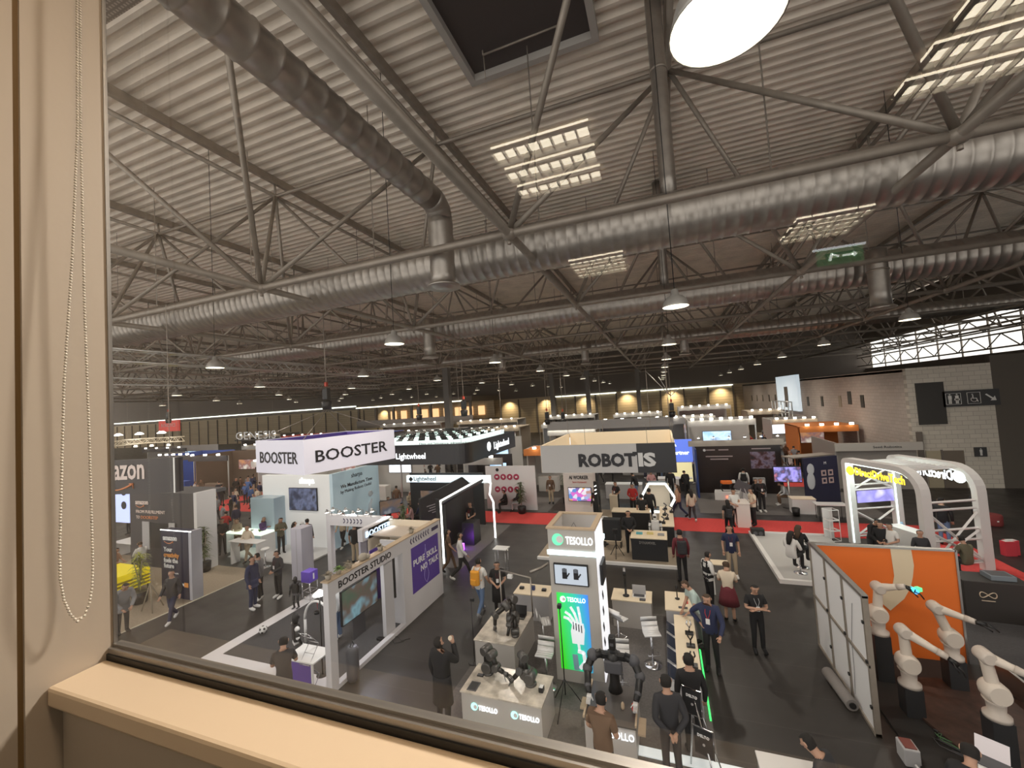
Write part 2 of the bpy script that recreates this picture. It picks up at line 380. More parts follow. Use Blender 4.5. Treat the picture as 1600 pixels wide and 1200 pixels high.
m_.path([(.12+.13*math.cos(a), -.015, -.08+.13*math.sin(a)) for a in [PI*.75+PI*1.3*i/12 for i in range(13)]], .015, 4)
m_.box((.08, -.015, .06), (.04, .02, .2)).box((.16, -.015, -.02), (.16, .02, .035)).box((.25, -.015, -.12), (.035, .02, .2), ry=-.3)
m_.prism([(.6, .16), (.66, .2), (.92, -.04), (.99, .06), (1.04, -.18), (.80, -.18), (.87, -.10)], 0, .02, M=Matrix.Rotation(PI/2, 4, 'X'))
m_.build('pictograms', pic, t)
t = thing('toilet_sign', 'small square dark sign with one standing figure beside the door', 'sign', (16.35, 29.98, 2.0))
bx('board', sign, t, -.26, .26, 0, .05, -.26, .26); m_ = MB(); figure(m_, 0, .7); m_.build('pictogram', pic, t)
bx('window_slot', black, None, XR-.04, XR, 37.5, 38.1, 4.6, 5.6, kind='structure').name = 'window_3'
for i, (px0) in enumerate((1348, 1313, 1285, 1263, 1212, 1202, 1192, 1183, 1175)):
    p = atX(px0, 627 if px0 > 1250 else 622, XR)
    bx('window_slot', black if i != 1 else mat('lit_slot', (.3, .25, .18), .5), None, XR-.04, XR, p.y-.25, p.y+.25, p.z-.45, p.z+.45, kind='structure').name = 'window_%d' % (i+4)
p0, p1 = atX(1252, 620, XR).y, atX(1219, 620, XR).y
gt = thing('stair_tower', 'white glazed stair tower projecting from the long block wall', 'stair tower', (XR, (p0+p1)/2, 0), kind='structure')
hw = (p1-p0)/2
bx('white_wall', emi('sunlit_white_wall', (.75, .9, 1), .5, (.8, .85, .9)), gt, -.3, -.02, -hw, hw, 3.6, 7.4)  # brightness is put into the wall as emission, not cast on it
m_ = MB()
for k in range(7): m_.path([(-.9, -hw+k*hw/3, 0), (-.9, -hw+k*hw/3, 4.6)], .06, 6)
for z in (1.5, 3.4, 4.6): m_.path([(-.9, -hw, z), (-.9, hw, z)], .06, 6)
m_.build('steel_frame', alu, gt)
bx('stair_doorway', darkwall, gt, -.36, -.3, -.6, .6, 3.9, 6.2)
# gallery (mezzanine) along the far left wall
gal = thing('gallery', 'open upper gallery with railing and warm lit rooms along the far wall', 'gallery', (-46, 66, 0), kind='structure')
bx('deck_slab', mat('concrete', (.22, .19, .16), .8), gal, -12, 14, 0, 13, 3.2, 3.7); bx('gallery_wall', beige, gal, -12, 14, 10, 10.3, 3.7, 7.2)
bx('parapet', mat('glass_parapet', (.25, .22, .2), .3), gal, -12, 14, -.05, .05, 3.7, 4.7)
bx('gallery_roof_edge', darkwall, gal, -12, 14, 0, 13, 7.3, 8.2); bx('light_line', emi('gallery_line', (1, .97, .75), 3), gal, -12, 12, -.1, 0, 7.25, 7.45)
for k in range(7): bx('column', darkwall, gal, -12+k*4.2, -11.6+k*4.2, .3, .7, 3.7, 7.3)
m_ = MB()
for k in range(9): m_.bb(-11+k*2.7, -9.6+k*2.7, 9.7, 9.9, 4.4, 6.2)
m_.build('lit_shop_front', emi('warm_shop', (1, .62, .3), 1.1), gal)
# free columns
for x, y, lab in ((-19.85, 35.5, 'thick dark column rising behind the round-cornered black hanging sign'), (-15.1, 58.6, 'slim dark column in the middle distance left of the far wall panels'), (-9.8, 58.6, 'slim dark column right of its twin in the middle distance'), (-3.2, 66.0, 'slim dark column near the centre of the far wall')):
    p = bx('column', mat('column_grey', (.13, .12, .11), .6), None, -.3, .3, -.3, .3, 0, 10.3, kind='structure'); p.location = (x, y, 0); p['label'] = lab
    p.name = 'column'

# ------------------------------------------------------------------ space frame
A, NX, NY, ZL, ZU = 8.31, -3.151, 9.1, EYE+4.1, EYE+10
sf = thing('space_frame', 'galvanised tubular space frame carrying the roof of the hall', 'roof frame', (0, 0, 0), kind='structure')
I0, I1, J0, J1 = -9, 4, -1, 8
lx = [NX+A*i for i in range(I0, I1+1)]; ly = [NY+A*j for j in range(J0, J1+1)]
ux = [NX+A*(i+.5) for i in range(I0-1, I1+1)]; uy = [NY+A*(j+.5) for j in range(J0-1, J1+1)]
for x in lx: MB().path([(x, -3, ZL), (x, 78, ZL)], .10, 10).build('lower_chord', steelpaint, sf)
for y in ly: MB().path([(-78, y, ZL), (31, y, ZL)], .10, 10).build('lower_chord', steelpaint, sf)
for x in ux: MB().path([(x, -2, ZU), (x, 78, ZU)], .085, 8).build('upper_chord', steelpaint, sf)
for y in uy:
    if y > -3: MB().path([(-78, y, ZU), (31, y, ZU)], .075, 8).build('upper_chord', steelpaint, sf)
br = []
for x in lx:
    for y in ly:
        for sx_ in (-1, 1):
            for sy_ in (-1, 1):
                q = (x+sx_*A/2, y+sy_*A/2, ZU)
                if -3 < q[1] < 79 and q[0] < 31: br.append(((x, y, ZL), q))
br.sort(key=lambda b: (Vector(b[0])+Vector(b[1])-Vector((0, 0, 2*EYE))).length)
unit = {}
for k, (a, b_) in enumerate(br[:96]):
    key = (b_[0] > a[0], b_[1] > a[1])
    if key not in unit:
        o = MB().path([(0, 0, 0), Vector(b_)-Vector(a)], .075, 8).build('diagonal_brace', steelpaint, sf); unit[key] = o
    else: o = unit[key].copy(); col.objects.link(o)
    o.location = a
m_ = MB()
for a, b_ in br[96:]: m_.path([a, b_], .075, 5, caps=False)
m_.build('diagonal_brace', steelpaint, sf, kind='stuff')
nm = None
for x in lx[3:]:
    for y in ly[:6]:
        if nm is None: nm = MB().ell((0, 0, 0), (.2, .2, .16), 10).path([(0, 0, -.18), (0, 0, -.26)], .05, 6).build('node', steelpaint, sf); nm.location = (x, y, ZL)
        else: o = nm.copy(); col.objects.link(o); o.location = (x, y, ZL)
for x in ux:
    m_ = MB(); m_.bb(x-.09, x+.09, -2.5, 79, ZD-.34, ZD-.02)
    m_.build('purlin', steelpaint, sf)
m_ = MB()
for x in ux:
    for y in uy:
        if y > -3: m_.path([(x, y, ZU), (x, y, ZD-.3)], .05, 6)
m_.build('purlin_post', steelpaint, sf, kind='stuff')

# ------------------------------------------------------------------ ducts
def spiral_duct(name, a, b, r, pitch, label, drops=(), ribs=True, n=28):
    a, b = Vector(a), Vector(b); L = (b-a).length; k = int(L/pitch); d = (b-a)/L
    t = thing(name, label, 'ventilation duct', a)
    pts = []; rs = []
    for i in range(k+1):
        pts += [d*(i*L/k), d*min(L, i*L/k+.02), d*min(L, i*L/k+.05)]; rs += [r, r+.018, r]
    MB().path(pts, rs, n).build('duct_tube', galv, t)
    for i in range(int(L/6)):
        q = d*(3+i*6); MB().path([q+Vector((0, 0, r*.9)), q+Vector((0, 0, ZD-a.z))], .02, 4).build('hanger_rod', steelpaint, t)
    return t
sd = spiral_duct('small_air_duct', (-5.3, -1.5, 11.95), (-5.3, 9.15, 11.95), .33, .42, 'long round spiral duct crossing the upper left above the window view')
MB().path([(0, 10.65, 0), (0, 10.85, -.03), (0, 11.05, -.16), (0, 11.12, -.4)], .335, 20).build('elbow', galv, sd)
MB().path([(0, 11.12, -.4)]+[(0, 11.12, -.4-.2*i) for i in range(1, 10)], [.33]+[.345, .33]*4+[.33], 20).build('drop_pipe', galv, sd)
MB().lathe([(.33, 0), (.44, -.04), (.46, -.1), (.30, -.08), (.22, -.14), (.05, -.16)], (0, 11.12, -2.2), 20).build('diffuser', galv, sd)
spiral_duct('main_air_duct', (-24, 11.5, 11.0), (30, 11.5, 11.0), .70, .30, 'nearest of the wide spiral ducts running across the hall')
spiral_duct('main_air_duct', (-30, 21.8, 11.2), (30, 21.8, 11.2), .70, .33, 'second wide spiral duct across the hall behind the nearest one', n=20)
spiral_duct('main_air_duct', (-36, 38.4, 11.2), (30, 38.4, 11.2), .60, .45, 'third wide spiral duct across the hall farther back', n=14)
def riser(x, y, r, z0, z1, label, down=False):
    t = thing('duct_riser', label, 'duct riser', (x, y, z0))
    k = int((z1-z0)/.5)
    MB().path([(0, 0, i*(z1-z0)/k) for i in range(k+1)], r, 16).build('pipe', galv, t)
    MB().lathe([(r+.015, 0), (r+.03, .04), (r+.015, .08)], (0, 0, (z1-z0)*.62), 16).build('clamp_band', steelpaint, t)
    if down: MB().lathe([(r+.12, -.1), (r+.14, -.05), (r, .05)], (0, 0, 0), 16).build('diffuser', galv, t)
riser(.62, 11.45, .21, 11.6, 17.2, 'slim vertical pipe rising into the roof left of the big glowing lamp')
riser(.62, 21.8, .21, 11.8, 17.2, 'slim vertical pipe standing on the second wide duct')
for p, l in (((690, 0), ''),): pass
for x, y, z, l in [(-12.4, 20.4, 9.4, 'wide drop diffuser hanging beside the second wide duct at left'), (8.6, 20.3, 9.3, 'wide drop diffuser hanging in front of the second wide duct at right'),
                (-14.4, 37, 9.6, 'wide drop diffuser of the third duct far left'), (-6.2, 37, 9.6, 'wide drop diffuser of the third duct near the middle'), (2.2, 37, 9.6, 'wide drop diffuser of the third duct right of the middle')]:
    riser(x, y, .34, z, 11.6, l, True)

t = thing('air_outlet', 'perforated grey air outlet box beside the small duct at the top left', 'air outlet', (-6.9, 2.9, 12.25)); m_ = brick_mat('perforated_sheet', (.36, .32, .28), (.12, .1, .09), .06, .06, .5, .5, .016, 'XY')
bx('perforated_plate', m_, t, -1.0, 1.0, -.45, .45, 0, .06); bx('plenum_box', steelpaint, t, -1.0, 1.0, -.45, .45, .06, .5); MB().path([(0, 0, .5), (0, 0, 5.0)], .02, 4).build('hanger_rod', steelpaint, t)

# ------------------------------------------------------------------ pendant lamps
shade = mat('lamp_shade_grey', (.50, .48, .45), .4, .5, noise=.05); inner = emi('lamp_glow', (1, .86, .58), 1.25, (.8, .8, .75))
lens = emi('lamp_lens', (1, .93, .78), 22)
ldn = bpy.data.lights.new('pendant_light', 'SPOT'); ldn.energy = LAMP_W; ldn.spot_size = 2.7; ldn.spot_blend = .6; ldn.color = (1, .90, .78); ldn.shadow_soft_size = .22
proto = None; nl = 0
names_r = ['nearest', 'second', 'third', 'fourth', 'fifth', 'sixth', 'seventh', 'eighth', 'ninth', 'tenth']
cols_l = {0: 'in the line leading straight to the centre of the far wall', 1: 'in the line left of the centre line', 2: 'in the second line left of the centre line', 3: 'in the third line left of the centre line', 4: 'in the fourth line left of the centre line', 5: 'in the fifth line left of the centre line', 6: 'in the leftmost line of lamps', -1: 'in the line right of the centre line', -2: 'in the rightmost line of lamps'}
for k in (0, 1, 2, -1, 3, 4, 5, 6):
    for j in range(9):
        x, y = .52-8.31*k, (2.40+8.31*j if j else 2.57)
        if k >= 4 and y < 12: continue
        if k == 1 and j == 0 or k in (2, 3) and j == 0 or k == -1 and j == 0: continue
        lab = '%s pendant lamp %s' % (names_r[j], cols_l[k])
        if proto is None:
            proto = thing('pendant_lamp', 'big glowing bell pendant lamp nearest the window at the top', 'pendant lamp', (x, y, 8.5))
            MB().lathe([(.303, .004), (.305, .0), (.312, .0), (.30, .04), (.27, .14), (.19, .25), (.10, .29), (.08, .42), (.03, .45)], (0, 0, 0), 32, caps=False).build('shade', shade, proto)
            MB().lathe([(.303, .004), (.262, .14), (.18, .235), (.02, .24)], (0, 0, 0), 32, caps=False).build('reflector', inner, proto)
            MB().lathe([(.15, .04), (.165, .0), (.15, -.01), (.07, .0)], (0, 0, .13), 28).build('lens_ring', lens, proto)
            MB().path([(0, 0, .45), (0, 0, 8.96)], .012, 5).build('cable', black, proto)
            t = proto
        else: t = copy_tree(proto, None, lab); t.location = (x, y, 8.5 + (0 if j else .0))
        t['group'] = 'pendant lamps of the hall'
        lo = bpy.data.objects.new('pendant_light', ldn); col.objects.link(lo); lo.location = (x, y, 8.47)
# ------------------------------------------------------------------ people
def V(*a): return Vector(a)
def pose_joints(name):
    j = dict(pelvis=V(0, 0, .95), waist=V(0, .005, 1.10), chest=V(0, -.005, 1.30), neck=V(0, -.01, 1.47), jaw=V(0, .015, 1.575), head=V(0, .01, 1.66), crown=V(0, 0, 1.72))
    for s, k in ((-1, 'L'), (1, 'R')):
        j['sh'+k] = V(s*.175, -.005, 1.40); j['el'+k] = V(s*.235, -.02, 1.13); j['wr'+k] = V(s*.235, .06, .89)
        j['hip'+k] = V(s*.085, 0, .90); j['kn'+k] = V(s*.095, .02, .50); j['an'+k] = V(s*.105, -.02, .085); j['toe'+k] = V(s*.125, .15, .035)
    lean = 0; nod = 0
    def arm(k, el, wr): j['el'+k] = V(*el); j['wr'+k] = V(*wr)
    if name == 'front': arm('L', (-.25, 0, 1.14), (-.06, .22, 1.02)); arm('R', (.25, 0, 1.14), (.07, .23, 1.04)); nod = .2
    if name == 'phone': arm('L', (-.24, .05, 1.15), (-.07, .28, 1.18)); arm('R', (.24, .06, 1.16), (.09, .30, 1.22)); nod = .35
    if name == 'crossed': arm('L', (-.25, .05, 1.14), (.10, .20, 1.14)); arm('R', (.25, .05, 1.14), (-.10, .24, 1.18)); nod = .35
    if name == 'back': arm('L', (-.25, -.12, 1.14), (-.05, -.20, .96)); arm('R', (.25, -.12, 1.14), (.05, -.22, .98)); nod = .15
    if name == 'drink': arm('R', (.26, .16, 1.24), (.12, .24, 1.50)); nod = -.35
    if name == 'hip': arm('R', (.40, -.06, 1.20), (.19, .04, 1.03)); arm('L', (-.30, .12, 1.14), (-.26, .34, .98)); nod = .35
    if name == 'photo': arm('L', (-.22, .16, 1.24), (-.07, .32, 1.44)); arm('R', (.22, .16, 1.24), (.09, .32, 1.45))
    if name == 'point': arm('R', (.26, .2, 1.3), (.22, .46, 1.34)); arm('L', (-.25, 0, 1.14), (-.14, .2, 1.05))
    if name in ('walk', 'stride'):
        a = 1 if name == 'walk' else 1.45
        j['knL'] = V(-.09, .16*a, .50); j['anL'] = V(-.09, .25*a, .10); j['toeL'] = V(-.10, .40*a, .07)
        j['knR'] = V(.09, -.03*a, .49); j['anR'] = V(.09, -.30*a, .17); j['toeR'] = V(.10, -.18*a, .06)
        arm('L', (-.24, -.10, 1.14), (-.24, -.04, .90)); arm('R', (.24, .06, 1.14), (.22, .22, .95))
        for k in ('pelvis', 'hipL', 'hipR'): j[k].z -= .02*a
    if name == 'lean': arm('L', (-.24, .14, 1.16), (-.12, .36, 1.04)); arm('R', (.24, .14, 1.16), (.12, .38, 1.04)); lean = .42; nod = .2
    if name == 'sit' or name == 'sitlean':
        dz = -.38
        for k in list(j):
            if k[:3] not in ('kne',): j[k] = j[k] + V(0, 0, dz)
        for s, k in ((-1, 'L'), (1, 'R')):
            j['hip'+k] = V(s*.09, .02, .53); j['kn'+k] = V(s*.12, .42, .52); j['an'+k] = V(s*.12, .40, .09); j['toe'+k] = V(s*.13, .57, .035)
        arm('L', (-.24, .12, .78), (-.12, .34, .72)); arm('R', (.24, .12, .78), (.10, .36, .74)); nod = .3; lean = .1 if name == 'sit' else .4
    up = ['waist', 'chest', 'neck', 'jaw', 'head', 'crown', 'shL', 'shR', 'elL', 'elR', 'wrL', 'wrR']
    if lean:
        Rm = Matrix.Rotation(-lean, 3, 'X'); o = j['pelvis'].copy()
        for k in up: j[k] = o + Rm @ (j[k]-o)
    if nod:
        Rm = Matrix.Rotation(-nod, 3, 'X'); o = j['neck'].copy()
        for k in ('jaw', 'head', 'crown'): j[k] = o + Rm @ (j[k]-o)
    j['_tilt'] = lean+nod
    return j
RAD = dict(pelvis=.135, waist=.125, chest=.145, neck=.055, jaw=.068, head=.098, crown=.062, sh=.066, el=.043, wr=.030, hip=.088, kn=.058, an=.042, toe=.034)
EDG = [('pelvis', 'waist', 'T'), ('waist', 'chest', 'T'), ('chest', 'neck', 'T'), ('neck', 'jaw', 'N'), ('jaw', 'head', 'H'), ('head', 'crown', 'H')]
for k_ in 'LR': EDG += [('chest', 'sh'+k_, 'T'), ('sh'+k_, 'el'+k_, 'U'), ('el'+k_, 'wr'+k_, 'F'), ('pelvis', 'hip'+k_, 'P'), ('hip'+k_, 'kn'+k_, 'P'), ('kn'+k_, 'an'+k_, 'S'), ('an'+k_, 'toe'+k_, 'B')]
def rad(n): return RAD.get(n, RAD.get(n[:-1]))
_BASE = {}
def base(pose):
    if pose in _BASE: return _BASE[pose]
    j = pose_joints(pose); ns = ['pelvis']+[n for n in j if n not in ('pelvis', '_tilt')]
    me = bpy.data.meshes.new('sk'); me.from_pydata([tuple(j[n]) for n in ns], [(ns.index(a), ns.index(b)) for a, b, c in EDG], [])
    ob = bpy.data.objects.new('sk', me); col.objects.link(ob)
    md = ob.modifiers.new('skin', 'SKIN'); md.use_smooth_shade = True
    for i, n in enumerate(ns):
        sv = me.skin_vertices[0].data[i]; r = rad(n); sv.radius = (r, r); sv.use_root = (i == 0)
    sb = ob.modifiers.new('sub', 'SUBSURF'); sb.levels = 2; sb.render_levels = 2
    dg = bpy.context.evaluated_depsgraph_get(); dg.update()
    m2 = bpy.data.meshes.new_from_object(ob.evaluated_get(dg)); bpy.data.objects.remove(ob)
    vs = np.array([v.co[:] for v in m2.vertices]); nr = np.array([v.normal[:] for v in m2.vertices]); fs = [tuple(p.vertices) for p in m2.polygons]
    # flatten the trunk front to back
    cls = []
    P0 = np.array([j[a][:] for a, b, c in EDG]); P1 = np.array([j[b][:] for a, b, c in EDG])
    R0_ = np.array([rad(a) for a, b, c in EDG]); R1_ = np.array([rad(b) for a, b, c in EDG])
    for f in fs:
        c = vs[list(f)].mean(0); d = P1-P0; t = np.clip(((c-P0)*d).sum(1)/(d*d).sum(1), 0, 1)
        q = P0+d*t[:, None]; dist = np.linalg.norm(c-q, axis=1)-(R0_+(R1_-R0_)*t); k = int(dist.argmin())
        z = EDG[k][2]
        cls.append((z, float(t[k]), EDG[k][0]))
    _BASE[pose] = (j, vs, nr, fs, cls); return _BASE[pose]
def region(cls, f, vs, kind, j):
    z, t, a = cls
    if kind == 'short': return z == 'T' or (z == 'U' and t < .62) or (z == 'P' and a == 'pelvis')
    if kind == 'long': return z == 'T' or z == 'U' or (z == 'F' and t < .93) or (z == 'P' and a == 'pelvis')
    if kind == 'none': return (z == 'T' and t < .8)
    if kind == 'trousers': return z == 'P' or z == 'S' or (a == 'pelvis' and z == 'T' and t < .35)
    if kind == 'shorts': return z == 'P' or (a == 'pelvis' and z == 'T' and t < .35)
    if kind == 'shoes': return z == 'B' or (z == 'S' and t > .9)
    if kind == 'hair':
        if z != 'H': return False
        c = Vector(vs[list(f)].mean(0)); Rm = Matrix.Rotation(j['_tilt'], 3, 'X'); q = Rm @ (c-j['head'])
        return q.z > .045 or (q.y < -.005 and q.z > -.085)
    return False
def sub_mesh(pose, kind, off, name):
    j, vs, nr, fs, cls = base(pose)
    sel = [f for f, c in zip(fs, cls) if region(c, f, vs, kind, j)]
    ids = sorted({i for f in sel for i in f}); mp = {i: n for n, i in enumerate(ids)}
    me = bpy.data.meshes.new(name); me.from_pydata([tuple(vs[i]+nr[i]*off) for i in ids], [], [[mp[i] for i in f] for f in sel])
    me.polygons.foreach_set('use_smooth', [True]*len(sel)); me.update(); me.materials.append(None); return me
def hand(mb, wr, el, side, curl=.5):
    d = (wr-el).normalized(); a = d.cross(Vector((0, 0, 1)))
    if a.length < .3: a = d.cross(Vector((0, 1, 0)))
    a.normalize(); n = a.cross(d).normalized()
    if n.y*1. + .01 < 0: n = -n
    mb.path([wr-d*.01, wr+d*.04, wr+d*.085], [.028, .036, .03], 8, flat=.55)
    for i, (o, l) in enumerate(((-.027, .066), (-.009, .075), (.009, .07), (.027, .056))):
        p = wr+d*.078+a*o; c = curl
        p1 = p+d*l*.45+n*l*.08*c; p2 = p1+d*l*.32*(1-.3*c)+n*l*.3*c; p3 = p2+d*l*.2*(1-.5*c)+n*l*.3*c
        mb.path([p, p1, p2, p3], [.0095, .009, .008, .006], 5)
    s = 1 if side == 'L' else -1
    p = wr+d*.025+a*s*.024; mb.path([p, p+d*.03+a*s*.026+n*.008, p+d*.058+a*s*.03+n*.02], [.012, .011, .008], 5)
_MESH = {}
def body_mesh(pose, far=False):
    k = (pose, 'body', far)
    if k in _MESH: return _MESH[k]
    j, vs, nr, fs, cls = base(pose); mb = MB(); mb.v = [tuple(v) for v in vs]; mb.f = [list(f) for f in fs]; mb.s = [True]*len(fs); mb.m = [0]*len(fs)
    if far:
        for i, (f, c) in enumerate(zip(fs, cls)):
            mb.m[i] = 4 if region(c, f, vs, 'hair', j) else 3 if region(c, f, vs, 'shoes', j) else 2 if region(c, f, vs, 'trousers', j) and c[0] != 'T' else 1 if region(c, f, vs, 'long', j) else 0
    else:
        Rm = Matrix.Rotation(-j['_tilt'], 4, 'X'); H_ = Matrix.Translation(j['head']) @ Rm
        mb.ell((0, .1, -.025), (.014, .022, .026), 6, 0, H_)
        for s in (-1, 1):
            mb.ell((s*.093, -.005, -.01), (.012, .022, .034), 6, 0, H_); mb.ell((s*.034, .086, .005), (.011, .008, .007), 6, 1, H_)
        mb.ell((0, .088, -.066), (.026, .008, .008), 6, 2, H_)
        for s_ in 'LR': hand(mb, j['wr'+s_], j['el'+s_], s_)
    me = mb.mesh('body'); n = 5 if far else 3
    for _ in range(n): me.materials.append(None)
    _MESH[k] = me; return me
def part_mesh(pose, kind, off, name):
    k = (pose, kind, off)
    if k not in _MESH: _MESH[k] = sub_mesh(pose, kind, off, name)
    return _MESH[k]
PAL = dict(skin=(.50, .29, .20), skin2=(.36, .20, .13), black=(.010, .010, .012), dark=(.03, .03, .035), navy=(.018, .025, .07), white=(.72, .71, .69), grey=(.25, .25, .26),
           ltgrey=(.45, .46, .47), beige=(.46, .37, .26), brown=(.13, .075, .045), jeans=(.12, .19, .33), maroon=(.14, .02, .03), red=(.5, .03, .03), olive=(.12, .11, .07),
           cream=(.66, .56, .44), purple=(.10, .05, .15), tan=(.50, .30, .20), green=(.1, .25, .12), blue=(.08, .16, .38), pink=(.55, .3, .3), hairblack=(.010, .008, .007), hairbrown=(.06, .035, .02), hairgrey=(.28, .26, .25), mint=(.45, .55, .52), yellowbag=(.75, .33, .03))
def pm(c): return mat('cloth_'+c if not c.startswith(('skin', 'hair')) else c, PAL[c], .55 if c.startswith('skin') else .8)
def setm(o, ms):
    for s_, m_ in zip(o.material_slots, ms): s_.link = 'OBJECT'; s_.material = m_
def pobj(name, me, parent, ms, **kw):
    o = bpy.data.objects.new(name, me); col.objects.link(o)
    if parent is not None: o.parent = parent
    setm(o, ms); return tag(o, **kw)
eyem = mat('eye_dark', (.02, .015, .012), .3); lipm = mat('lips', (.35, .12, .10), .5)
PEOPLE = []
def person(x, y, rot, pose, top, low, label, z=0, h=1.72, sleeves='long', hair='hairblack', skin='skin', shoes='black', long_hair=False, coat=0, skirt=None, badge=None, vest=None, group=None, apron=None, trousers='trousers'):
    t = thing('person', label, 'person', (x, y, z), math.radians(rot), group); s = h/1.76; t.scale = (s, s, s)
    PEOPLE.append((x, y))
    j = base(pose)[0]
    pobj('body', body_mesh(pose), t, [pm(skin), eyem, lipm])
    pobj('shirt', part_mesh(pose, sleeves, .012 if not coat else .022, 'shirt'), t, [pm(top)])
    if low: pobj('trousers', part_mesh(pose, trousers, .009 if not coat else .010, 'trousers'), t, [pm(low)])
    pobj('shoes', part_mesh(pose, 'shoes', .012, 'shoes'), t, [pm(shoes)])
    pobj('hair', part_mesh(pose, 'hair', .016, 'hair'), t, [pm(hair)])
    H_ = Matrix.Translation(j['head']) @ Matrix.Rotation(-j['_tilt'], 4, 'X')
    if long_hair:
        MB().path([H_ @ V(0, -.06, .03), H_ @ V(0, -.10, -.08), j['neck']+V(0, -.10, -.02), j['chest']+V(0, -.15, 0)], [.07, .10, .095, .05], 10, flat=.45).build('long_hair', pm(hair), t)
    if coat: MB().lathe([(.20, 1.02), (.205, .9), (.215, .75), (.225, .95-coat)], (0, 0, 0), 16, sx=1, sy=.72).build('coat_skirt', pm(top), t)
    if skirt: MB().lathe([(.15, 1.06), (.19, .95), (.24, .75), (.28, .52)], (0, 0, 0), 20, sy=.8).build('skirt', pm(skirt), t)
    if vest: pobj('vest', part_mesh(pose, 'none', .022, 'vest'), t, [pm(vest)])
    if badge:
        c = j['chest']; f = .152
        m_ = MB()
        for s_ in (-1, 1): m_.path([j['neck']+V(s_*.055, .02, -.02), j['chest']+V(s_*.05, f, .03), j['waist'].lerp(j['chest'], .45)+V(0, f+.01, 0)], .006, 4)
        m_.build('lanyard', pm(badge), t)
        q = j['waist'].lerp(j['chest'], .3)+V(0, f+.012, 0)
        MB().box(q, (.085, .006, .12)).build('badge', white, t)
    return t
def backpack(x, y, rot, color, label, h=1.72, side=-1):
    t = thing('backpack', label, 'backpack', (x, y, 0), math.radians(rot)); s = h/1.76; t.scale = (s,)*3
    MB().prism([(-.14, .0), (.14, .0), (.15, -.10), (.08, -.16), (-.08, -.16), (-.15, -.10)], -.21, .21, M=Matrix.Translation((0, -.155, 1.22))).build('bag_body', pm(color), t, .03)
    MB().box((0, -.325, 1.13), (.2, .05, .16)).build('pocket', pm(color), t, .02)
    for s_ in (-1, 1): MB().path([(s_*.09, -.16, 1.40), (s_*.11, -.03, 1.49), (s_*.12, .12, 1.40), (s_*.12, .14, 1.25), (s_*.13, -.10, 1.1)], .014, 5, flat=.6).build('strap', pm(color), t)
def far_person(x, y, rot, pose, cols, label, group, h=1.7):
    o = pobj('person', body_mesh(pose, True), None, [pm(c) for c in cols], label=label, cat='person', group=group)
    o.location = (x, y, 0); o.rotation_euler = (0, 0, rot); o.scale = (h/1.76,)*3; PEOPLE.append((x, y)); return o
# ------------------------------------------------------------------ carpets and floor markings
BLOCK = []
def carpet(name, m, x0, x1, y0, y1, label, z=.006, cat='carpet'):
    return bx(name, m, None, x0, x1, y0, y1, 0, z, label=label, cat=cat)
tanc = mat('tan_carpet', (.34, .28, .21), .95, noise=.12, nscale=20); gryc = mat('grey_carpet', (.13, .12, .115), .95, noise=.15, nscale=20)
drkc = mat('charcoal_carpet', (.06, .058, .062), .95, noise=.15, nscale=20)
carpet('carpet', redc, -60, 10.3, 20.35, 22.45, 'long red carpet running across the hall')
carpet('carpet', redc, 8.75, 10.3, 7, 20.35, 'red carpet branch coming towards the camera on the right')
carpet('carpet', redc, -34, -32, 22.45, 60, 'red carpet branch leading away on the far left')
carpet('carpet', redc, 6.6, 8.6, 30, 60, 'narrow red carpet leading away near the right block wall')
carpet('carpet', tanc, -30, -16.37, 6.0, 12.6, 'tan carpet with pale edge under the dark booth on the left')
carpet('edge_strip', mat('pale_edge_strip', (.66, .62, .5), .6), -16.42, -16.36, 5.5, 12.6, 'thin pale strip along the tan carpet', .015, 'edge strip')
carpet('carpet', gryc, -4.9, .45, 6.2, 12.6, 'grey carpet under the stand with the green and blue tower')
carpet('carpet', gryc, -13.6, -7.9, 14.4, 20.0, 'grey carpet under the black LED-edged booth')
carpet('carpet', gryc, 1.5, 9.5, 23.4, 28.6, 'brown grey carpet in front of the dark photo wall')
carpet('carpet', gryc, -10.6, -6.6, 22.6, 26.0, 'grey carpet in front of the wall of round red icons')
carpet('carpet', drkc, 4.0, 8.6, 7.5, 14.5, 'charcoal carpet behind the white partition wall')
tape = mat('white_floor_tape', (.68, .66, .68), .6)
m_ = MB(); m_.bb(-12.3, -11.88, 7.4, 12.6, 0, .012).bb(-11.88, -7.75, 7.4, 7.86, 0, .012)
m_.build('floor_border', tape, None, label='white L-shaped border of the football demo field', cat='floor border')
carpet('field_mat', drkc, -11.87, -7.75, 7.87, 12.5, 'dark grey mat of the football demo field', .008, 'mat')

# ------------------------------------------------------------------ helpers for stands
def screen(name, parent, c, w, h, rz, m, t=.06):
    """a flat screen: casing with a lit panel; rz = 0 faces -Y"""
    o = MB().box((0, 0, 0), (w+.05, t, h+.05)).build(name, black, parent); o.location = c; o.rotation_euler = (0, 0, rz)
    p = MB().box((0, -t/2-.004, 0), (w, .006, h)).build('display', m, o)
    return o
def hanging_sign(t, pts, z0, z1, th, mo, mi, closed=True, names='side_panel'):
    n = len(pts)
    for i in range(n if closed else n-1):
        a, b_ = Vector(pts[i]), Vector(pts[(i+1) % n]); c = (a+b_)/2; d = b_-a
        m_ = MB().box((c.x, c.y, (z0+z1)/2), (d.length+th*.5, th, z1-z0), math.atan2(d.y, d.x))
        m_.build(names, mo[i] if isinstance(mo, list) else mo, t)
def wires(t, pts, z0, apex, r=.012):
    for p in pts: MB().path([(p[0], p[1], z0), apex], r, 5).build('wire', steelpaint, t)
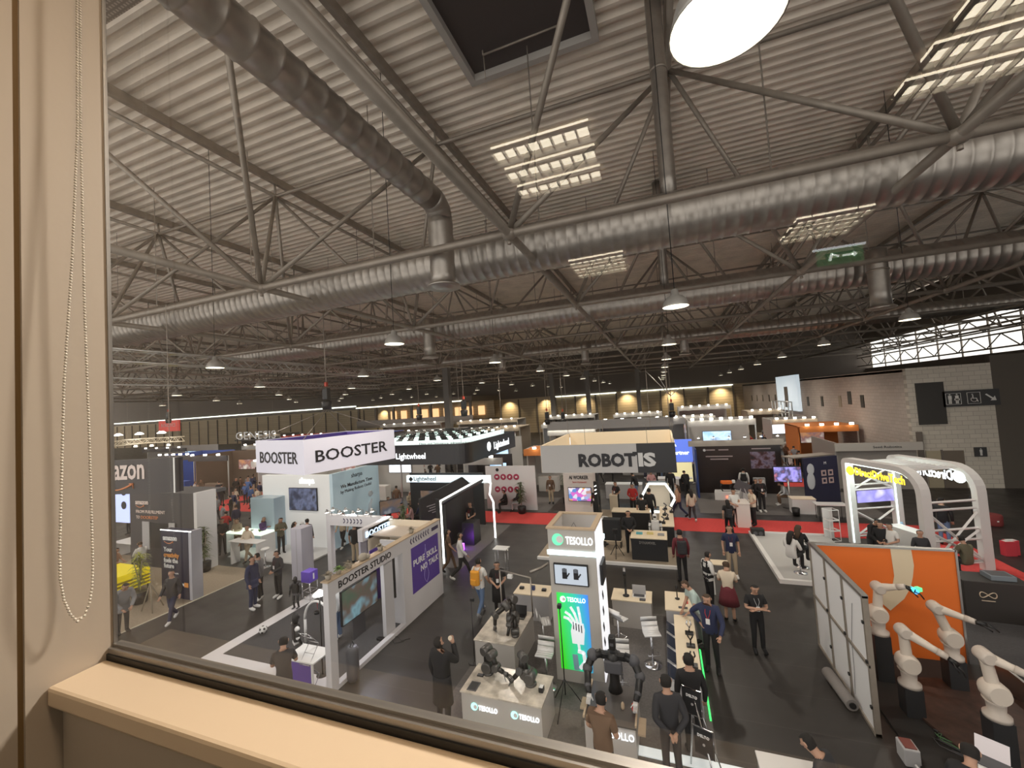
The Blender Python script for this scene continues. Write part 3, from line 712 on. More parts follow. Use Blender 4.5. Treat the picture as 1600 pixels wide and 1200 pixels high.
def disc(c, r, th, nrm, m, name, parent, n=24, sx=1.):
    nrm = Vector(nrm); q = Vector((0, 0, 1)).rotation_difference(nrm).to_matrix().to_4x4()
    return MB().lathe([(r, 0), (r, th)], (0, 0, 0), n, M=Matrix.Translation(c) @ q, smooth=False).build(name, m, parent)
def hoist(x, y, z, label):
    t = thing('chain_hoist', label, 'chain hoist', (x, y, z))
    MB().box((0, 0, .25), (.25, .2, .45)).build('motor', black, t, .03)
    MB().lathe([(.16, -.35), (.2, -.05), (.12, 0)], (0, 0, 0), 10).build('chain_bag', black, t)
    MB().path([(0, 0, .45), (0, 0, 10.5-z)], .018, 5).build('chain', steelpaint, t)
    MB().box((0, 0, .62), (.09, .09, .16)).build('hook_block', mat('hook_red', (.55, .06, .03), .5), t)

# ------------------------------------------------------------------ hanging sign over the studio
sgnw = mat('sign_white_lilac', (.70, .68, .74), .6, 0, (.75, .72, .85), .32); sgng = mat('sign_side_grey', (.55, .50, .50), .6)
a = at(402.5, 738, 4.5); b_ = at(476, 742.5, 4.5); c = at(616.5, 716, 4.5); d = a+c-b_
P4 = [(a.x, a.y), (b_.x, b_.y), (c.x, c.y), (d.x, d.y)]; zt = 5.64
t = thing('hanging_sign', 'white square hanging sign reading BOOSTER with a purple inside', 'hanging sign', (0, 0, 0))
hanging_sign(t, P4, 4.5, zt, .06, sgnw, None)
ctr = sum((Vector((p[0], p[1], 0)) for p in P4), Vector())/4
m_ = MB()
q = [(ctr.x+(p[0]-ctr.x)*.97, ctr.y+(p[1]-ctr.y)*.97) for p in P4]
for i in range(4):
    u, v_ = q[i], q[(i+1) % 4]; m_.add([(u[0], u[1], 4.55), (v_[0], v_[1], 4.55), (v_[0], v_[1], zt-.02), (u[0], u[1], zt-.02)], [(0, 1, 2, 3)])
m_.build('inner_lining', mat('purple_lining', (.13, .08, .45), .6), t)
for u, v_, wd in ((a, b_, .80), (b_, c, .80)):
    dr = (v_-u).normalized(); nn = dr.cross(Z1); L = (v_-u).length
    text('BOOSTER', u+dr*L*.10+nn*.045+Z1*.36, dr, Z1, None, darktext, t, width=L*.80, height=.40, bold=.012)
apex = (ctr.x, ctr.y, 6.6)
wires(t, P4, zt, apex); hoist(ctr.x, ctr.y, 6.95, 'black chain hoist with red hook above the white square sign')

# ------------------------------------------------------------------ studio stand
t = thing('studio_stand', 'white open-frame studio stand with black lettering along its top beam', 'exhibition stand', (-7.56, 7.4, 0)); BLOCK.append((-13.4, -7.3, 7.3, 13.2))
frame = mat('stand_frame_white', (.66, .64, .66), .55)
bx('front_column', frame, t, -.16, 0, 0, .22, 0, 2.5); bx('top_beam', frame, t, -.16, 0, .22, 5.05, 2.16, 2.5); bx('beam_top_edge', tanwood, t, -.20, .02, -.02, 5.07, 2.501, 2.53)
bx('poster_wall', frame, t, -.16, 0, 3.05, 5.05, 0, 2.16); bx('base_strip', frame, t, -.16, .0, .22, 3.05, 0, .1)
bx('poster', purple, t, .001, .012, 3.28, 4.85, .75, 2.12)
text('PURE SKILL', (.014, 3.36, 1.55), Y1, Z1, None, whitetext, t, width=1.4, height=.19, bold=.02)
text('NO TALK', (.014, 3.75, 1.26), Y1, Z1, None, whitetext, t, width=1.05, height=.19, bold=.02)
m_ = MB()
for k in range(2): m_.path([(.016, 4.05+.16*math.sin(q*.42)*(1-2*k)*(1-q/18), .8+q*.075) for q in range(17)], .008, 4)
m_.build('poster_figure_line', mat('lilac_line', (.42, .36, .75), .5), t)
text('BOOSTER STUDIO', (.004, .32, 2.25), Y1, Z1, None, darktext, t, width=2.0, height=.17, bold=.015)
m_ = MB()
for k in range(8):
    for s_ in (-1, 1): m_.box((.006, 3.3+k*.14, 2.33+s_*.04), (.012, .03, .10), rx=-s_*.6)
m_.bb(0, .012, 4.5, 4.9, 2.27, 2.38); m_.build('arrow_pattern', mat('dark_lilac_mark', (.05, .04, .10), .5), t)
# inner side: screens, banner, curtains, store room, rear frame
bx('curtain', mat('curtain_grey', (.55, .54, .56), .8), t, -.3, -.18, 2.2, 2.6, .02, 2.16); bx('dark_post', black, t, -.3, -.2, 2.68, 2.74, .9, 2.16); bx('end_post', frame, t, -.16, 0, 2.85, 3.05, .1, 2.16)
bx('store_wall', frame, t, -.9, -.17, 2.98, 3.05, 0, 2.45); bx('store_wall', cream, t, -2.1, -.17, 5.0, 5.05, 0, 2.45); bx('store_wall', cream, t, -2.15, -2.1, 3.9, 5.05, 0, 2.45)
bx('top_cover', mat('cover_tan', (.50, .43, .36), .8), t, -2.05, -.17, 3.95, 5.0, 2.2, 2.24)
bx('banner', purple, t, -1.3, -1.27, 2.95, 3.4, .5, 2.1); text('BOOSTER', (-1.26, 3.02, 1.7), Y1, Z1, None, whitetext, t, width=.3, height=.07)
ledpic = ramp_screen('led_picture', [(.01, .01, .01), (.04, .06, .04), (.07, .05, .04), (.12, .22, .26), (.02, .03, .02)], 1.6, .8)
screen('led_wall', t, (-1.05, 2.18, 1.08), 1.42, .88, PI/2, ledpic)
bx('screen_support', dgrey, t, -1.12, -1.08, 1.9, 2.4, 0, .6)
bx('rear_column', frame, t, -5.1, -4.9, 5.05, 5.25, 0, 2.5); bx('rear_header', frame, t, -4.9, -2.3, 5.05, 5.22, 2.1, 2.5); bx('side_header', frame, t, -2.3, -2.1, 3.6, 5.25, 2.1, 2.5)
m_ = MB()
for k in range(6):
    for s_ in (-1, 1): m_.box((-4.2+k*.16, 5.04, 2.3+s_*.05), (.10, .012, .03), ry=s_*.8)
m_.build('arrow_pattern', mat('dark_lilac_mark', (.05, .04, .10), .5), t)
text('BOOSTER', (-2.08, 3.75, 2.2), Y1, Z1, None, emi('lit_blue_lettering', (.55, .75, 1), 1.5), t, width=1.3, height=.2, bold=.02)
bx('rear_panel', mat('lilac_panel', (.45, .44, .52), .6), t, -2.28, -2.2, 3.6, 5.0, 0, 2.1)
# spotlights on rear frame
sp0 = None
for k in range(8):
    x, y = (-4.75+k*.62, 5.3) if k < 4 else (-4.7+(k-4)*.62, 4.95)
    if sp0 is None:
        sp0 = thing('arm_spotlight', 'small lit arm spotlight on the rear header of the studio stand', 'spotlight', (-7.56+x, 7.4+y, 2.5), group='arm spotlights on the studio header')
        MB().path([(0, 0, 0), (0, 0, .16), (0, -.22, .26)], .012, 5).build('arm', alu, sp0)
        MB().lathe([(.03, 0), (.075, -.10)], (0, -.24, .3), 10).build('lamp_head', alu, sp0)
        MB().lathe([(.07, 0), (.06, -.02)], (0, -.24, .2), 10).build('lens', hotspot, sp0)
    else: copy_tree(sp0).location = (-7.56+x, 7.4+y, 2.5)
sl = bpy.data.lights.new('stand_spot', 'SPOT'); sl.energy = 120; sl.spot_size = 1.9; sl.spot_blend = .8; sl.shadow_soft_size = .1; sl.color = (.93, .95, 1)
for x, y, z in ((-11.5, 12.6, 2.7), (-9.8, 12.4, 2.7), (-8.2, 9.2, 2.9)):
    o = bpy.data.objects.new('stand_spot', sl); col.objects.link(o); o.location = (x, y, z); o.rotation_euler = (-.35, 0, 0)
sl2 = bpy.data.lights.new('floor_spot', 'SPOT'); sl2.energy = 130; sl2.spot_size = .75; sl2.spot_blend = .3; sl2.shadow_soft_size = .05; sl2.color = (.85, .82, 1)
o = bpy.data.objects.new('floor_spot', sl2); col.objects.link(o); o.location = (-8.0, 8.6, 2.1); o.rotation_euler = (Vector((-5.9, 7.6, 0))-Vector((-8.0, 8.6, 2.1))).to_track_quat('-Z', 'Y').to_euler()
# dried plants and rocks standing on the beam
drym = mat('dried_foliage', (.30, .26, .20), .9); leafm = mat('fresh_leaf', (.13, .24, .05), .7); rockm = mat('pale_rock', (.40, .36, .30), .9, bump=.3, bscale=9)
def leaf_mesh(n, L, w, seed, droop=.5, z0=0.):
    r = random.Random(seed); mb = MB()
    for i in range(n):
        a_ = r.uniform(0, 2*PI); e = r.uniform(.25, 1.35); l = L*r.uniform(.6, 1.1); h0 = z0*r.random()
        p = Vector((0, 0, h0)); d_ = Vector((math.cos(a_)*math.cos(e), math.sin(a_)*math.cos(e), math.sin(e))); sd_ = Vector((-math.sin(a_), math.cos(a_), 0)); vs_ = []
        for k in range(5):
            u = k/4; ww = w*math.sin(PI*(.12+.86*u)); q_ = p+d_*l*u+Vector((0, 0, -droop*l*u*u))
            vs_ += [q_-sd_*ww, q_+Vector((0, 0, ww*.4)), q_+sd_*ww]
        fs_ = []
        for k in range(4):
            for s_ in (0, 1): fs_.append((k*3+s_, k*3+s_+1, k*3+s_+4, k*3+s_+3))
        mb.add(vs_, fs_, 0, True)
    return mb
for k, (y, l) in enumerate([(.12, 'dried plant ball above the lower column of the studio stand'), (.45, 'leafy arrangement beside the rock on the studio beam'), (.8, 'dried tuft in the middle of the plants on the studio beam'), (2.0, 'dried tuft standing alone above the word studio'), (3.5, 'small dried tuft farthest along the studio beam')]):
    p = thing('beam_plant', l, 'plant', (-7.66, 7.4+y, 2.53))
    MB().lathe([(.05, 0), (.08, .1), (.07, .12)], (0, 0, 0), 10).build('pot', rockm, p)
    leaf_mesh(34, .2, .022, 30+k, .5).build('foliage', leafm if k in (1,) else drym, p).location = (0, 0, .1)
r_ = MB().ell((0, 0, .09), (.1, .14, .1), 10).ell((.05, .12, .07), (.08, .08, .07), 8); tag(r_.build('rock', rockm, None), 'pale rock on the studio beam between the plants', 'rock').location = (-7.66, 8.7, 2.53)
wl = thing('flat_lamp', 'white flat-headed lamp beside the lower end of the studio beam', 'lamp', (-8.35, 7.9, 0))
MB().lathe([(.02, .12), (.16, 0), (.15, -.01)], (0, 0, 1.95), 16).build('lamp_head', ledwhite, wl); MB().path([(0, 0, 0), (0, 0, 2.0)], .018, 6).lathe([(.15, 0), (.15, .02)], (0, 0, 0), 14).build('stand', black, wl)

# things on the demo field
fb = thing('football', 'black and white football on the field border', 'ball', (at(411, 985, .1).x, at(411, 985, .1).y, 0.012))
MB().ell((0, 0, .11), (.11, .11, .11), 18).build('ball_skin', white, fb); m_ = MB()
for v_ in [(0, 0, 1), (0, -.9, .44), (.85, -.28, .44), (-.85, -.28, .44), (.52, .72, .44), (-.52, .72, .44), (.52, -.72, -.44), (-.52, -.72, -.44), (.85, .28, -.44), (-.85, .28, -.44)]:
    n_ = Vector(v_).normalized(); m_.lathe([(.036, .104), (.034, .1115)], (0, 0, 0), 5, M=Matrix.Translation((0, 0, .11)) @ Vector((0, 0, 1)).rotation_difference(n_).to_matrix().to_4x4())
m_.build('black_patch', black, fb)
def humanoid(x, y, rot, h, label, body, joint, z=0, arms='down', cat='robot', legs=True):
    t = thing('humanoid_robot', label, cat, (x, y, z), math.radians(rot)); s = h/1.3; t.scale = (s,)*3
    MB().prism([(-.13, -.07), (.13, -.07), (.16, .02), (.09, .09), (-.09, .09), (-.16, .02)], .62, 1.02).build('torso', body, t, .02)
    MB().lathe([(.05, 1.02), (.075, 1.08), (.085, 1.17), (.07, 1.25), (.02, 1.29)], (0, 0, 0), 14).build('head', body, t)
    MB().box((0, .07, 1.17), (.11, .05, .07)).build('visor', black, t, .01)
    MB().box((0, 0, .58), (.2, .13, .1)).build('hip_block', joint, t, .02)
    for s_ in (-1, 1):
        if arms == 'down': pa = [(s_*.19, 0, .96), (s_*.23, .0, .76), (s_*.22, .08, .58)]
        else: pa = [(s_*.19, 0, .96), (s_*.25, .06, .80), (s_*.16, .25, .86)]
        MB().path(pa, [.05, .04, .03], 8).build('arm', body, t); MB().ell(pa[0], (.062,)*3, 10).ell(pa[1], (.048,)*3, 8).build('arm_joint', joint, t)
        MB().box(Vector(pa[2])+V(0, .02, -.03), (.04, .05, .08)).build('gripper', joint, t, .01)
        if legs:
            MB().path([(s_*.08, 0, .56), (s_*.09, .04, .32), (s_*.09, -.02, .06)], [.06, .05, .035], 8).build('leg', body, t)
            MB().ell((s_*.09, .04, .32), (.055,)*3, 8).build('knee_joint', joint, t); MB().box((s_*.09, .04, .025), (.08, .2, .05)).build('foot', joint, t, .01)
    return t
g = at(463, 950); humanoid(g.x, g.y, 200, 1.05, 'small black humanoid robot standing on the field border', black, dgrey)
g = at(485, 935); t = thing('display_rack', 'chrome wire stand carrying the purple cube', 'stand', (g.x, g.y, 0))
m_ = MB()
for s_ in (-1, 1):
    for q in (-1, 1): m_.path([(s_*.17, q*.17, 0), (s_*.17, q*.17, .6)], .012, 5)
for z in (.05, .3, .6): m_.path([(-.17, -.17, z), (.17, -.17, z), (.17, .17, z), (-.17, .17, z), (-.17, -.17, z)], .01, 5)
m_.build('wire_frame', chrome, t); bx('shelf', white, t, -.17, .17, -.17, .17, .6, .615)
t = thing('cube_box', 'purple cube box with a white mark on the chrome stand', 'box', (g.x, g.y, .616)); bx('carton', mat('purple_carton', (.16, .09, .55), .5), t, -.19, .19, -.19, .19, 0, .36, .01)
bx('white_mark', whitetext, t, .191, .195, -.03, .03, .08, .28)
g = at(476, 905); t = thing('white_pillar', 'tall slim white pillar left of the studio header', 'pillar', (-13.9, 12.4, 0)); bx('body', mat('lilac_white', (.62, .60, .68), .5), t, -.28, .28, -.28, .28, 0, 2.0, .01); bx('groove', greywall, t, .0, .02, -.285, -.28, .1, 1.95)
# white arch of tubes and small table at the lower left
g = at(495, 1035); t = thing('demo_table', 'small white table with a purple front below the arched tube', 'table', (-8.3, 7.5, 0))
bx('table_top', white, t, -.5, .4, -.3, .3, .72, .76, .01); bx('front_board', purple, t, -.45, .35, -.27, -.24, .1, .7)
for s_ in (-.45, .35):
    for q in (-.27, .27): bx('leg', white, t, s_-.02, s_+.02, q-.02, q+.02, 0, .72)
t = thing('tube_arch', 'white curved tube arch holding a hanging cap over the field', 'arch', (-9.5, 8.9, 0))
MB().path([(-.6+.6*(1-math.cos(a_)), 0, .9+.75*math.sin(a_)) for a_ in [PI*i/14 for i in range(15)]], .045, 8).path([(-.6, 0, 0), (-.6, 0, .9)], .045, 8).path([(.6, 0, 0), (.6, 0, .9)], .045, 8).build('arch_tube', white, t); t.scale = (.8, .8, .72)
MB().path([(0, 0, 1.62), (0, 0, 1.35)], .008, 4).build('cord', redc, t)
MB().lathe([(.12, 0), (.11, .08), (.04, .12)], (0, 0, 1.2), 12).build('hanging_cap', black, t)
t = thing('magazine_rack', 'folding zigzag metal rack beside the lower studio column', 'rack', (-8.15, 7.2, 0)); m_ = MB()
for s_ in (-.14, .14):
    m_.path([(s_, 0, 0), (s_, .3, .35), (s_, 0, .7), (s_, .3, 1.05), (s_, 0, 1.4)], .009, 5)
for k in range(9): m_.path([(-.14, .0+(k % 2)*.15*0+[0, .15, .3, .15, 0, .15, .3, .15, 0][k], k*.175), (.14, [0, .15, .3, .15, 0, .15, .3, .15, 0][k], k*.175)], .008, 5)
m_.build('wire_frame', chrome, t)
t = thing('rolled_bag', 'upright black bag leaning behind the studio front column', 'bag', (-7.45, 7.95, 0)); MB().lathe([(.12, 0), (.15, .1), (.15, .7), (.1, .8)], (0, 0, 0), 12).build('bag_body', dgrey, t); MB().path([(0, -.12, .7), (0, 0, .92), (0, .12, .7)], .012, 5).build('handle', black, t)
for k, (px, py) in enumerate(((595, 1000), (605, 996))):
    g = at(px, py); t = thing('charger_box', ['small black charger box on the floor by the studio base', 'second black charger box with cable by the studio base'][k], 'charger', (g.x, g.y, 0)); bx('casing', black, t, -.1, .1, -.06, .06, 0, .07, .01); MB().path([(.1, 0, .03), (.3, .1, .01), (.5, -.05, .01), (.7, .1, .01)], .008, 5).build('cable', black, t)

# ------------------------------------------------------------------ round-cornered black hanging sign
t = thing('hanging_sign', 'long black round-cornered hanging sign reading Lightwheel', 'hanging sign', (0, 0, 0))
z0, z1 = 4.0, 4.85; cr = .55; xR, yF = -7.70, 15.05
arc = [(xR-cr+cr*math.sin(a_), yF+cr-cr*math.cos(a_)) for a_ in [PI/2*i/8 for i in range(9)]]
def band(name, line, z0, z1, th, m, parent):
    mb = MB(); n = len(line); vs_ = []
    for i, p in enumerate(line):
        p = Vector((p[0], p[1], 0)); d_ = (Vector((*line[min(i+1, n-1)], 0))-Vector((*line[max(i-1, 0)], 0))).normalized(); nn = Vector((-d_.y, d_.x, 0))*th/2
        vs_ += [(*(p-nn).xy, z0), (*(p+nn).xy, z0), (*(p+nn).xy, z1), (*(p-nn).xy, z1)]
    fs_ = []
    for i in range(n-1):
        for k in range(4): fs_.append((i*4+k, i*4+(k+1) % 4, i*4+4+(k+1) % 4, i*4+4+k))
    fs_ += [(3, 2, 1, 0), tuple(4*(n-1)+k for k in range(4))]
    return mb.add(vs_, fs_).build(name, m, parent)
line = [(-14.2, yF)]+arc+[(xR, 20.9)]
band('outer_band', line, z0, z1, .08, mat('sign_black', (.018, .018, .022), .35), t)
inl = [(x-.55 if y > yF+.3 else x-.3, y+.5) for x, y in line]; inl = [(-14.2, yF+.6), (xR-.9, yF+.6)]+[(xR-.7, yF+.75), (xR-.6, 16.0), (xR-.6, 20.9)]
band('inner_band', inl, z0+.5, z1+.12, .05, emi('lit_white_band', (.85, 1, .97), .9), t)
band('outer_band', [(xR, 20.9), (-14.2, 20.9)], z0, z1, .08, mat('sign_black', (.018, .018, .022), .35), t)
text('Lightwheel', (atY(620, 715, yF).x, yF-.05, 4.26), X1, Z1, None, glowtext, t, width=1.5, bold=.01); text('Lightwheel', (xR+.05, 17.9, 4.26), Y1, Z1, None, glowtext, t, width=2.0, bold=.01)
disc((xR+.045, 17.3, 4.45), .22, .012, (1, 0, 0), glowtext, 'logo_mark', t, 8)
text('Data and Simulation Infrastructure', (-10.3, yF+.565, 4.78), X1, Z1, None, darktext, t, width=2.6, height=.11)
# truss grid with lamps inside the ring
m_ = MB()
for k in range(6):
    y = 15.9+k*.95
    m_.path([(-14, y, 4.9), (-8.4, y, 4.9)], .025, 5).path([(-14, y, 5.15), (-8.4, y, 5.15)], .025, 5)
    for q in range(14): m_.path([(-14+q*.4, y, 4.9 if q % 2 else 5.15), (-13.6+q*.4, y, 5.15 if q % 2 else 4.9)], .014, 4)
m_.build('lighting_grid', black, t); m_ = MB()
for k in range(6):
    for q in range(9): m_.box((-13.6+q*.6, 15.8+k*.95, 4.98), (.16, .10, .10))
m_.build('lit_lamps', emi('teal_work_lamp', (.75, 1, .9), 2.6), t)
for p in ((-8.2, 15.6), (-8.2, 20.4)): MB().path([(*p, 4.85), (*p, 10.4)], .01, 4).build('wire', steelpaint, t)
for px, py, Yd in ((725, 640, 19), (655, 648, 22), (855, 655, 26), (880, 655, 28)):
    p = atY(px, py, Yd); hoist(p.x, p.y, p.z, {725: 'large black chain hoist behind the black round-cornered sign', 655: 'small black chain hoist left of the dark column', 855: 'black chain hoist over the far booths, left of its neighbour', 880: 'black chain hoist over the far booths, right of its neighbour'}[px])
# black LED-edged booth below
t = thing('led_booth', 'black booth with glowing white LED edges and a light header reading Lightwheel', 'exhibition stand', (0, 0, 0)); BLOCK.append((-14, -8, 14.6, 20.2))
A_ = Vector((-8.93, 14.77, 0)); B_ = Vector((-8.0, 18.05, 0)); d_ = (B_-A_); L = d_.length; ang = math.atan2(d_.y, d_.x); dn = d_.normalized()
M0 = Matrix.Translation(A_) @ Matrix.Rotation(ang, 4, 'Z')
def loc(u, v_, z): return M0 @ Vector((u, v_, z))
o = MB().prism([(0, 0), (L, 0), (L, 2.3), (L*.93, 2.6), (L*.8, 2.95), (0, 2.5)], -1.3, -1.2, M=M0 @ Matrix.Rotation(PI/2, 4, 'X')).build('side_wall', blackpanel, t)
MB().path([loc(0, 0, 2.42), loc(L*.8, 0, 2.88)], .12, 4).build('top_beam', blackpanel, t); MB().box(loc(.35, .3, 1.3), (.06, .6, 2.4), ang).build('side_post', blackpanel, t)
MB().path([loc(0, -.07, 0), loc(0, -.07, 2.55), loc(L*.8, -.07, 3.0), loc(L*.97, -.07, 2.62), loc(L*.93, -.07, 2.1), loc(L, -.07, 1.7), loc(L, -.07, 0)], .045, 5).build('led_edge', ledwhite, t)
bx('back_wall', blackpanel, t, -13.9, -9.3, 19.9, 20.0, 0, 2.75); bx('header', emi('header_glow', (.80, .93, 1), .95), t, -13.7, -8.6, 19.3, 19.45, 2.35, 2.72)
text('Lightwheel', (-13.2, 19.28, 2.45), X1, Z1, None, darktext, t, width=1.4)
MB().prism([(-.1, -.1), (.1, -.1), (.1, .1), (-.1, .1)], 0, .02, M=Matrix.Translation((-13.4, 19.29, 2.52)) @ Matrix.Rotation(PI/2, 4, 'X') @ Matrix.Rotation(PI/4, 4, 'Z')).build('logo_mark', darktext, t)
pic1 = ramp_screen('booth_screen', [(.04, .03, .03), (.14, .09, .06), (.06, .07, .1), (.35, .35, .35)], 1.4, .8)
screen('wall_screen', t, (-12.2, 19.82, 1.25), 1.9, 1.05, 0, pic1); screen('wall_screen', t, (-14.2, 18.5, 1.2), 1.2, .7, .9, pic1)
for k, w_ in enumerate((1.1, .8, .95, .5)): MB().box(loc(.9, 1.19, 2.1-k*.11), (w_, .006, .035), ang).build('small_text_line', greywall, t)
bx('demo_counter', blackpanel, t, -9.1, -8.5, 16.9, 17.6, 0, 1.0); m_ = MB().path([(-9.0, 16.5, 0), (-9.0, 16.5, .5), (-8.8, 16.6, .85)], [.09, .06, .03], 8); m_.build('robot_arm', black, t)
ldp = bpy.data.lights.new('purple_glow', 'POINT'); ldp.energy = 14; ldp.color = (.45, .1, 1); ldp.shadow_soft_size = .06; o = bpy.data.objects.new('purple_glow', ldp); col.objects.link(o); o.location = (-8.75, 16.3, .3)
bx('purple_lamp', emi('purple_lamp', (.35, .05, 1), 6), t, -8.85, -8.7, 16.2, 16.3, .02, .3)

# ------------------------------------------------------------------ white demo booth left (sharpa)
t = thing('demo_booth', 'tall white demo booth with a wall screen and a pale blue side wall', 'exhibition stand', (0, 0, 0)); BLOCK.append((-19.8, -15, 15, 18))
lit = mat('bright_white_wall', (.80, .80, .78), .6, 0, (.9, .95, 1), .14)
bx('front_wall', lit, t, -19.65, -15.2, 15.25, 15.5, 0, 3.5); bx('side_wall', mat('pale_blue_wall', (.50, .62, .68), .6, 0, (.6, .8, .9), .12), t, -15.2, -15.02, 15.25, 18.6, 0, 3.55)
bx('glass_case', mat('pale_glass_case', (.45, .58, .66), .15), t, -19.7, -18.1, 14.6, 15.24, 0, 2.5, .02)
darkpic = ramp_screen('dark_robot_screen', [(.01, .01, .02), (.03, .035, .06), (.10, .12, .2), (.02, .02, .03)], 2.2, .8)
screen('wall_screen', t, (-16.85, 15.2, 2.35), 1.75, 1.05, 0, darkpic)
text('sharpa', (-17.1, 15.24, 3.12), X1, Z1, None, emi('lit_logo', (1, 1, 1), 3), t, width=.95, bold=.03)
text('sharpa', (-15.01, 16.5, 3.15), Y1, Z1, None, darktext, t, width=.8)
text('We Manufacture Time', (-15.01, 15.75, 2.75), Y1, Z1, None, darktext, t, width=2.3, bold=.01); text('by Making Robots Useful', (-15.01, 15.75, 2.5), Y1, Z1, None, darktext, t, width=2.2)
m_ = MB().path([(-15.0, 17.6, .9), (-15.0, 17.7, 1.5), (-15.0, 17.9, 1.75)], [.28, .16, .08], 8, flat=.2).ell((-15.0, 17.85, 2.05), (.02, .2, .16), 10); m_.build('printed_robot_picture', mat('print_grey', (.62, .66, .70), .5), t)
bx('platform', white, t, -19.7, -14.9, 13.4, 15.25, 0, .06)
humanoid(-16.2, 14.5, 200, 1.45, 'white wheeled humanoid robot in front of the tall white demo booth', white, black, .06, 'up')
t = thing('glow_table', 'long white table with a glowing green white top full of parts', 'table', (-19.2, 14.2, 0))
bx('table_top', emi('glow_top', (.85, 1, .82), 1.0, (.8, .85, .8)), t, -1.3, 1.2, -.4, .4, .95, 1.0, .01); bx('side_board', white, t, -1.3, -1.2, -.35, .35, 0, .95); bx('side_board', white, t, 1.1, 1.2, -.35, .35, 0, .95)
for k, x in enumerate((-19.9, -19.5, -19.1, -18.6)):
    p = leaf_mesh(14, .2, .02, 60+k, .2).build('green_prop', leafm if k % 2 else white, None, label=['pale tuft at the left end of the glowing table', 'green tuft second on the glowing table', 'pale tuft third on the glowing table', 'green tuft at the right end of the glowing table'][k], cat='prop'); p.location = (x, 14.2, 1.0)
t = thing('high_table', 'white high table beside the people at the demo booth', 'table', (-17.8, 13.0, 0)); bx('table_top', white, t, -.9, .9, -.25, .25, 1.0, 1.04, .01)
for s_ in (-.8, .8): bx('leg', white, t, s_-.03, s_+.03, -.2, .2, 0, 1.0)
t = thing('bar_stool', 'chrome bar stool with white round seat by the demo booth table', 'stool', (-16.6, 12.9, 0)); MB().lathe([(.17, 0), (.18, .05), (.15, .07)], (0, 0, .74), 14).build('seat', white, t); MB().lathe([(.2, 0), (.2, .015), (.03, .03)], (0, 0, 0), 14).path([(0, 0, 0), (0, 0, .74)], .02, 6).build('pedestal', chrome, t)

# ------------------------------------------------------------------ amazon stand on the left
navy_p = mat('ink_grey_panel', (.060, .056, .060), .55); amz = mat('smile_orange', (.75, .28, .12), .5); lt = mat('pale_pink_lettering', (.72, .60, .55), .5, 0, (.72, .6, .55), .12)
def smile(org, xd, w, parent, m, th=.03):
    xd = Vector(xd).normalized(); pts_ = [Vector(org)+xd*(w*i/10)+Z1*(-.16*w*math.sin(PI*(i/10)*.9+.1)) for i in range(11)]
    MB().path(pts_, [th*.5*(.5+i/10) for i in range(11)], 6).path([pts_[-1]-xd*w*.10+Z1*.01, pts_[-1]+Z1*.02, pts_[-1]-Z1*w*.10+xd*.01], th*.35, 5).build('smile_arrow', m, parent)
t = thing('hanging_sign', 'dark hanging sign with large pale lettering reading amazon at the left edge', 'hanging sign', (0, 0, 0))
e = at(279, 768, 4.2); a = e-Vector((5.4, 1.05, 0)); hanging_sign(t, [(e.x, e.y), (a.x, a.y)], 4.2, 5.33, .25, navy_p, None, False)
dr = (e-a).normalized(); nn = dr.cross(Z1)
tb = atX(229, 745, 0); p_end = None
text('amazon', e-dr*3.2+nn*.14+Z1*.50, dr, Z1, None, lt, t, width=2.05, height=.50, bold=.02); smile(e-dr*3.1+nn*.15+Z1*.38, dr, 1.5, t, amz, .05)
MB().box((e-dr*0+Z1*.565), (.06, .27, 1.15), math.atan2(dr.y, dr.x)).build('edge_profile', alu, t)
for q in (.3, 4.8): MB().path([e-dr*q+Z1*1.1, e-dr*q+Z1*6.3], .01, 4).build('wire', steelpaint, t)
t = thing('amazon_booth', 'large dark box booth lettered FROM FULFILLMENT with white right side', 'exhibition stand', (0, 0, 0)); BLOCK.append((-30, -16.4, 6, 13))
bx('front_wall', navy_p, t, -23.9, -19.35, 11.8, 11.9, 0, 3.35); bx('white_side', whitewall, t, -19.35, -19.15, 11.78, 12.6, 0, 3.4); bx('roof_edge', dgrey, t, -23.9, -19.35, 11.9, 13.2, 3.2, 3.35)
text('amazon', (-23.45, 11.78, 2.82), X1, Z1, None, lt, t, width=.95, bold=.02); smile((-23.4, 11.77, 2.78), X1, .6, t, amz, .03)
text('FROM FULFILLMENT', (-23.4, 11.78, 2.42), X1, Z1, None, lt, t, width=2.1, height=.14); text('TO', (-23.4, 11.78, 2.16), X1, Z1, None, lt, t, width=.25, height=.14); text('DOORSTEP', (-23.05, 11.78, 2.16), X1, Z1, None, amz, t, width=1.25, height=.14)
bx('opening', black, t, -22.9, -21.0, 11.77, 11.8, .9, 2.0); bx('display_panel', greywall, t, -22.9, -22.4, 11.74, 11.77, .8, 2.05); bx('display_panel', greywall, t, -21.0, -20.6, 11.74, 11.77, .8, 2.05)
t = thing('pillar_sign', 'navy pillar sign reading Your creativity fuels the future', 'sign', (-17.2, 9.95, 0)); inkn = mat('ink_navy_panel', (.022, .022, .05), .5)
bx('body', inkn, t, -1.0, .6, -.04, .3, 0, 2.45); bx('lit_side', mat('pale_side', (.50, .5, .55), .5), t, .6, .75, -.05, .32, 0, 2.48); bx('lit_top', ledwhite, t, -1.0, .75, -.06, -.04, 2.45, 2.48)  # right side is a plain pale panel
text('amazon', (-.85, -.055, 2.1), X1, Z1, None, whitetext, t, width=.8, bold=.03); smile((-.78, -.06, 2.06), X1, .5, t, amz, .03)
for k, (s_, m_) in enumerate((('Your', whitetext), ('creativity', mat('copy_orange', (.85, .35, .08), .5)), ('fuels the', whitetext), ('future', whitetext))):
    text(s_, (-.82, -.055, 1.68-k*.2), X1, Z1, .235, m_, t, bold=.02)
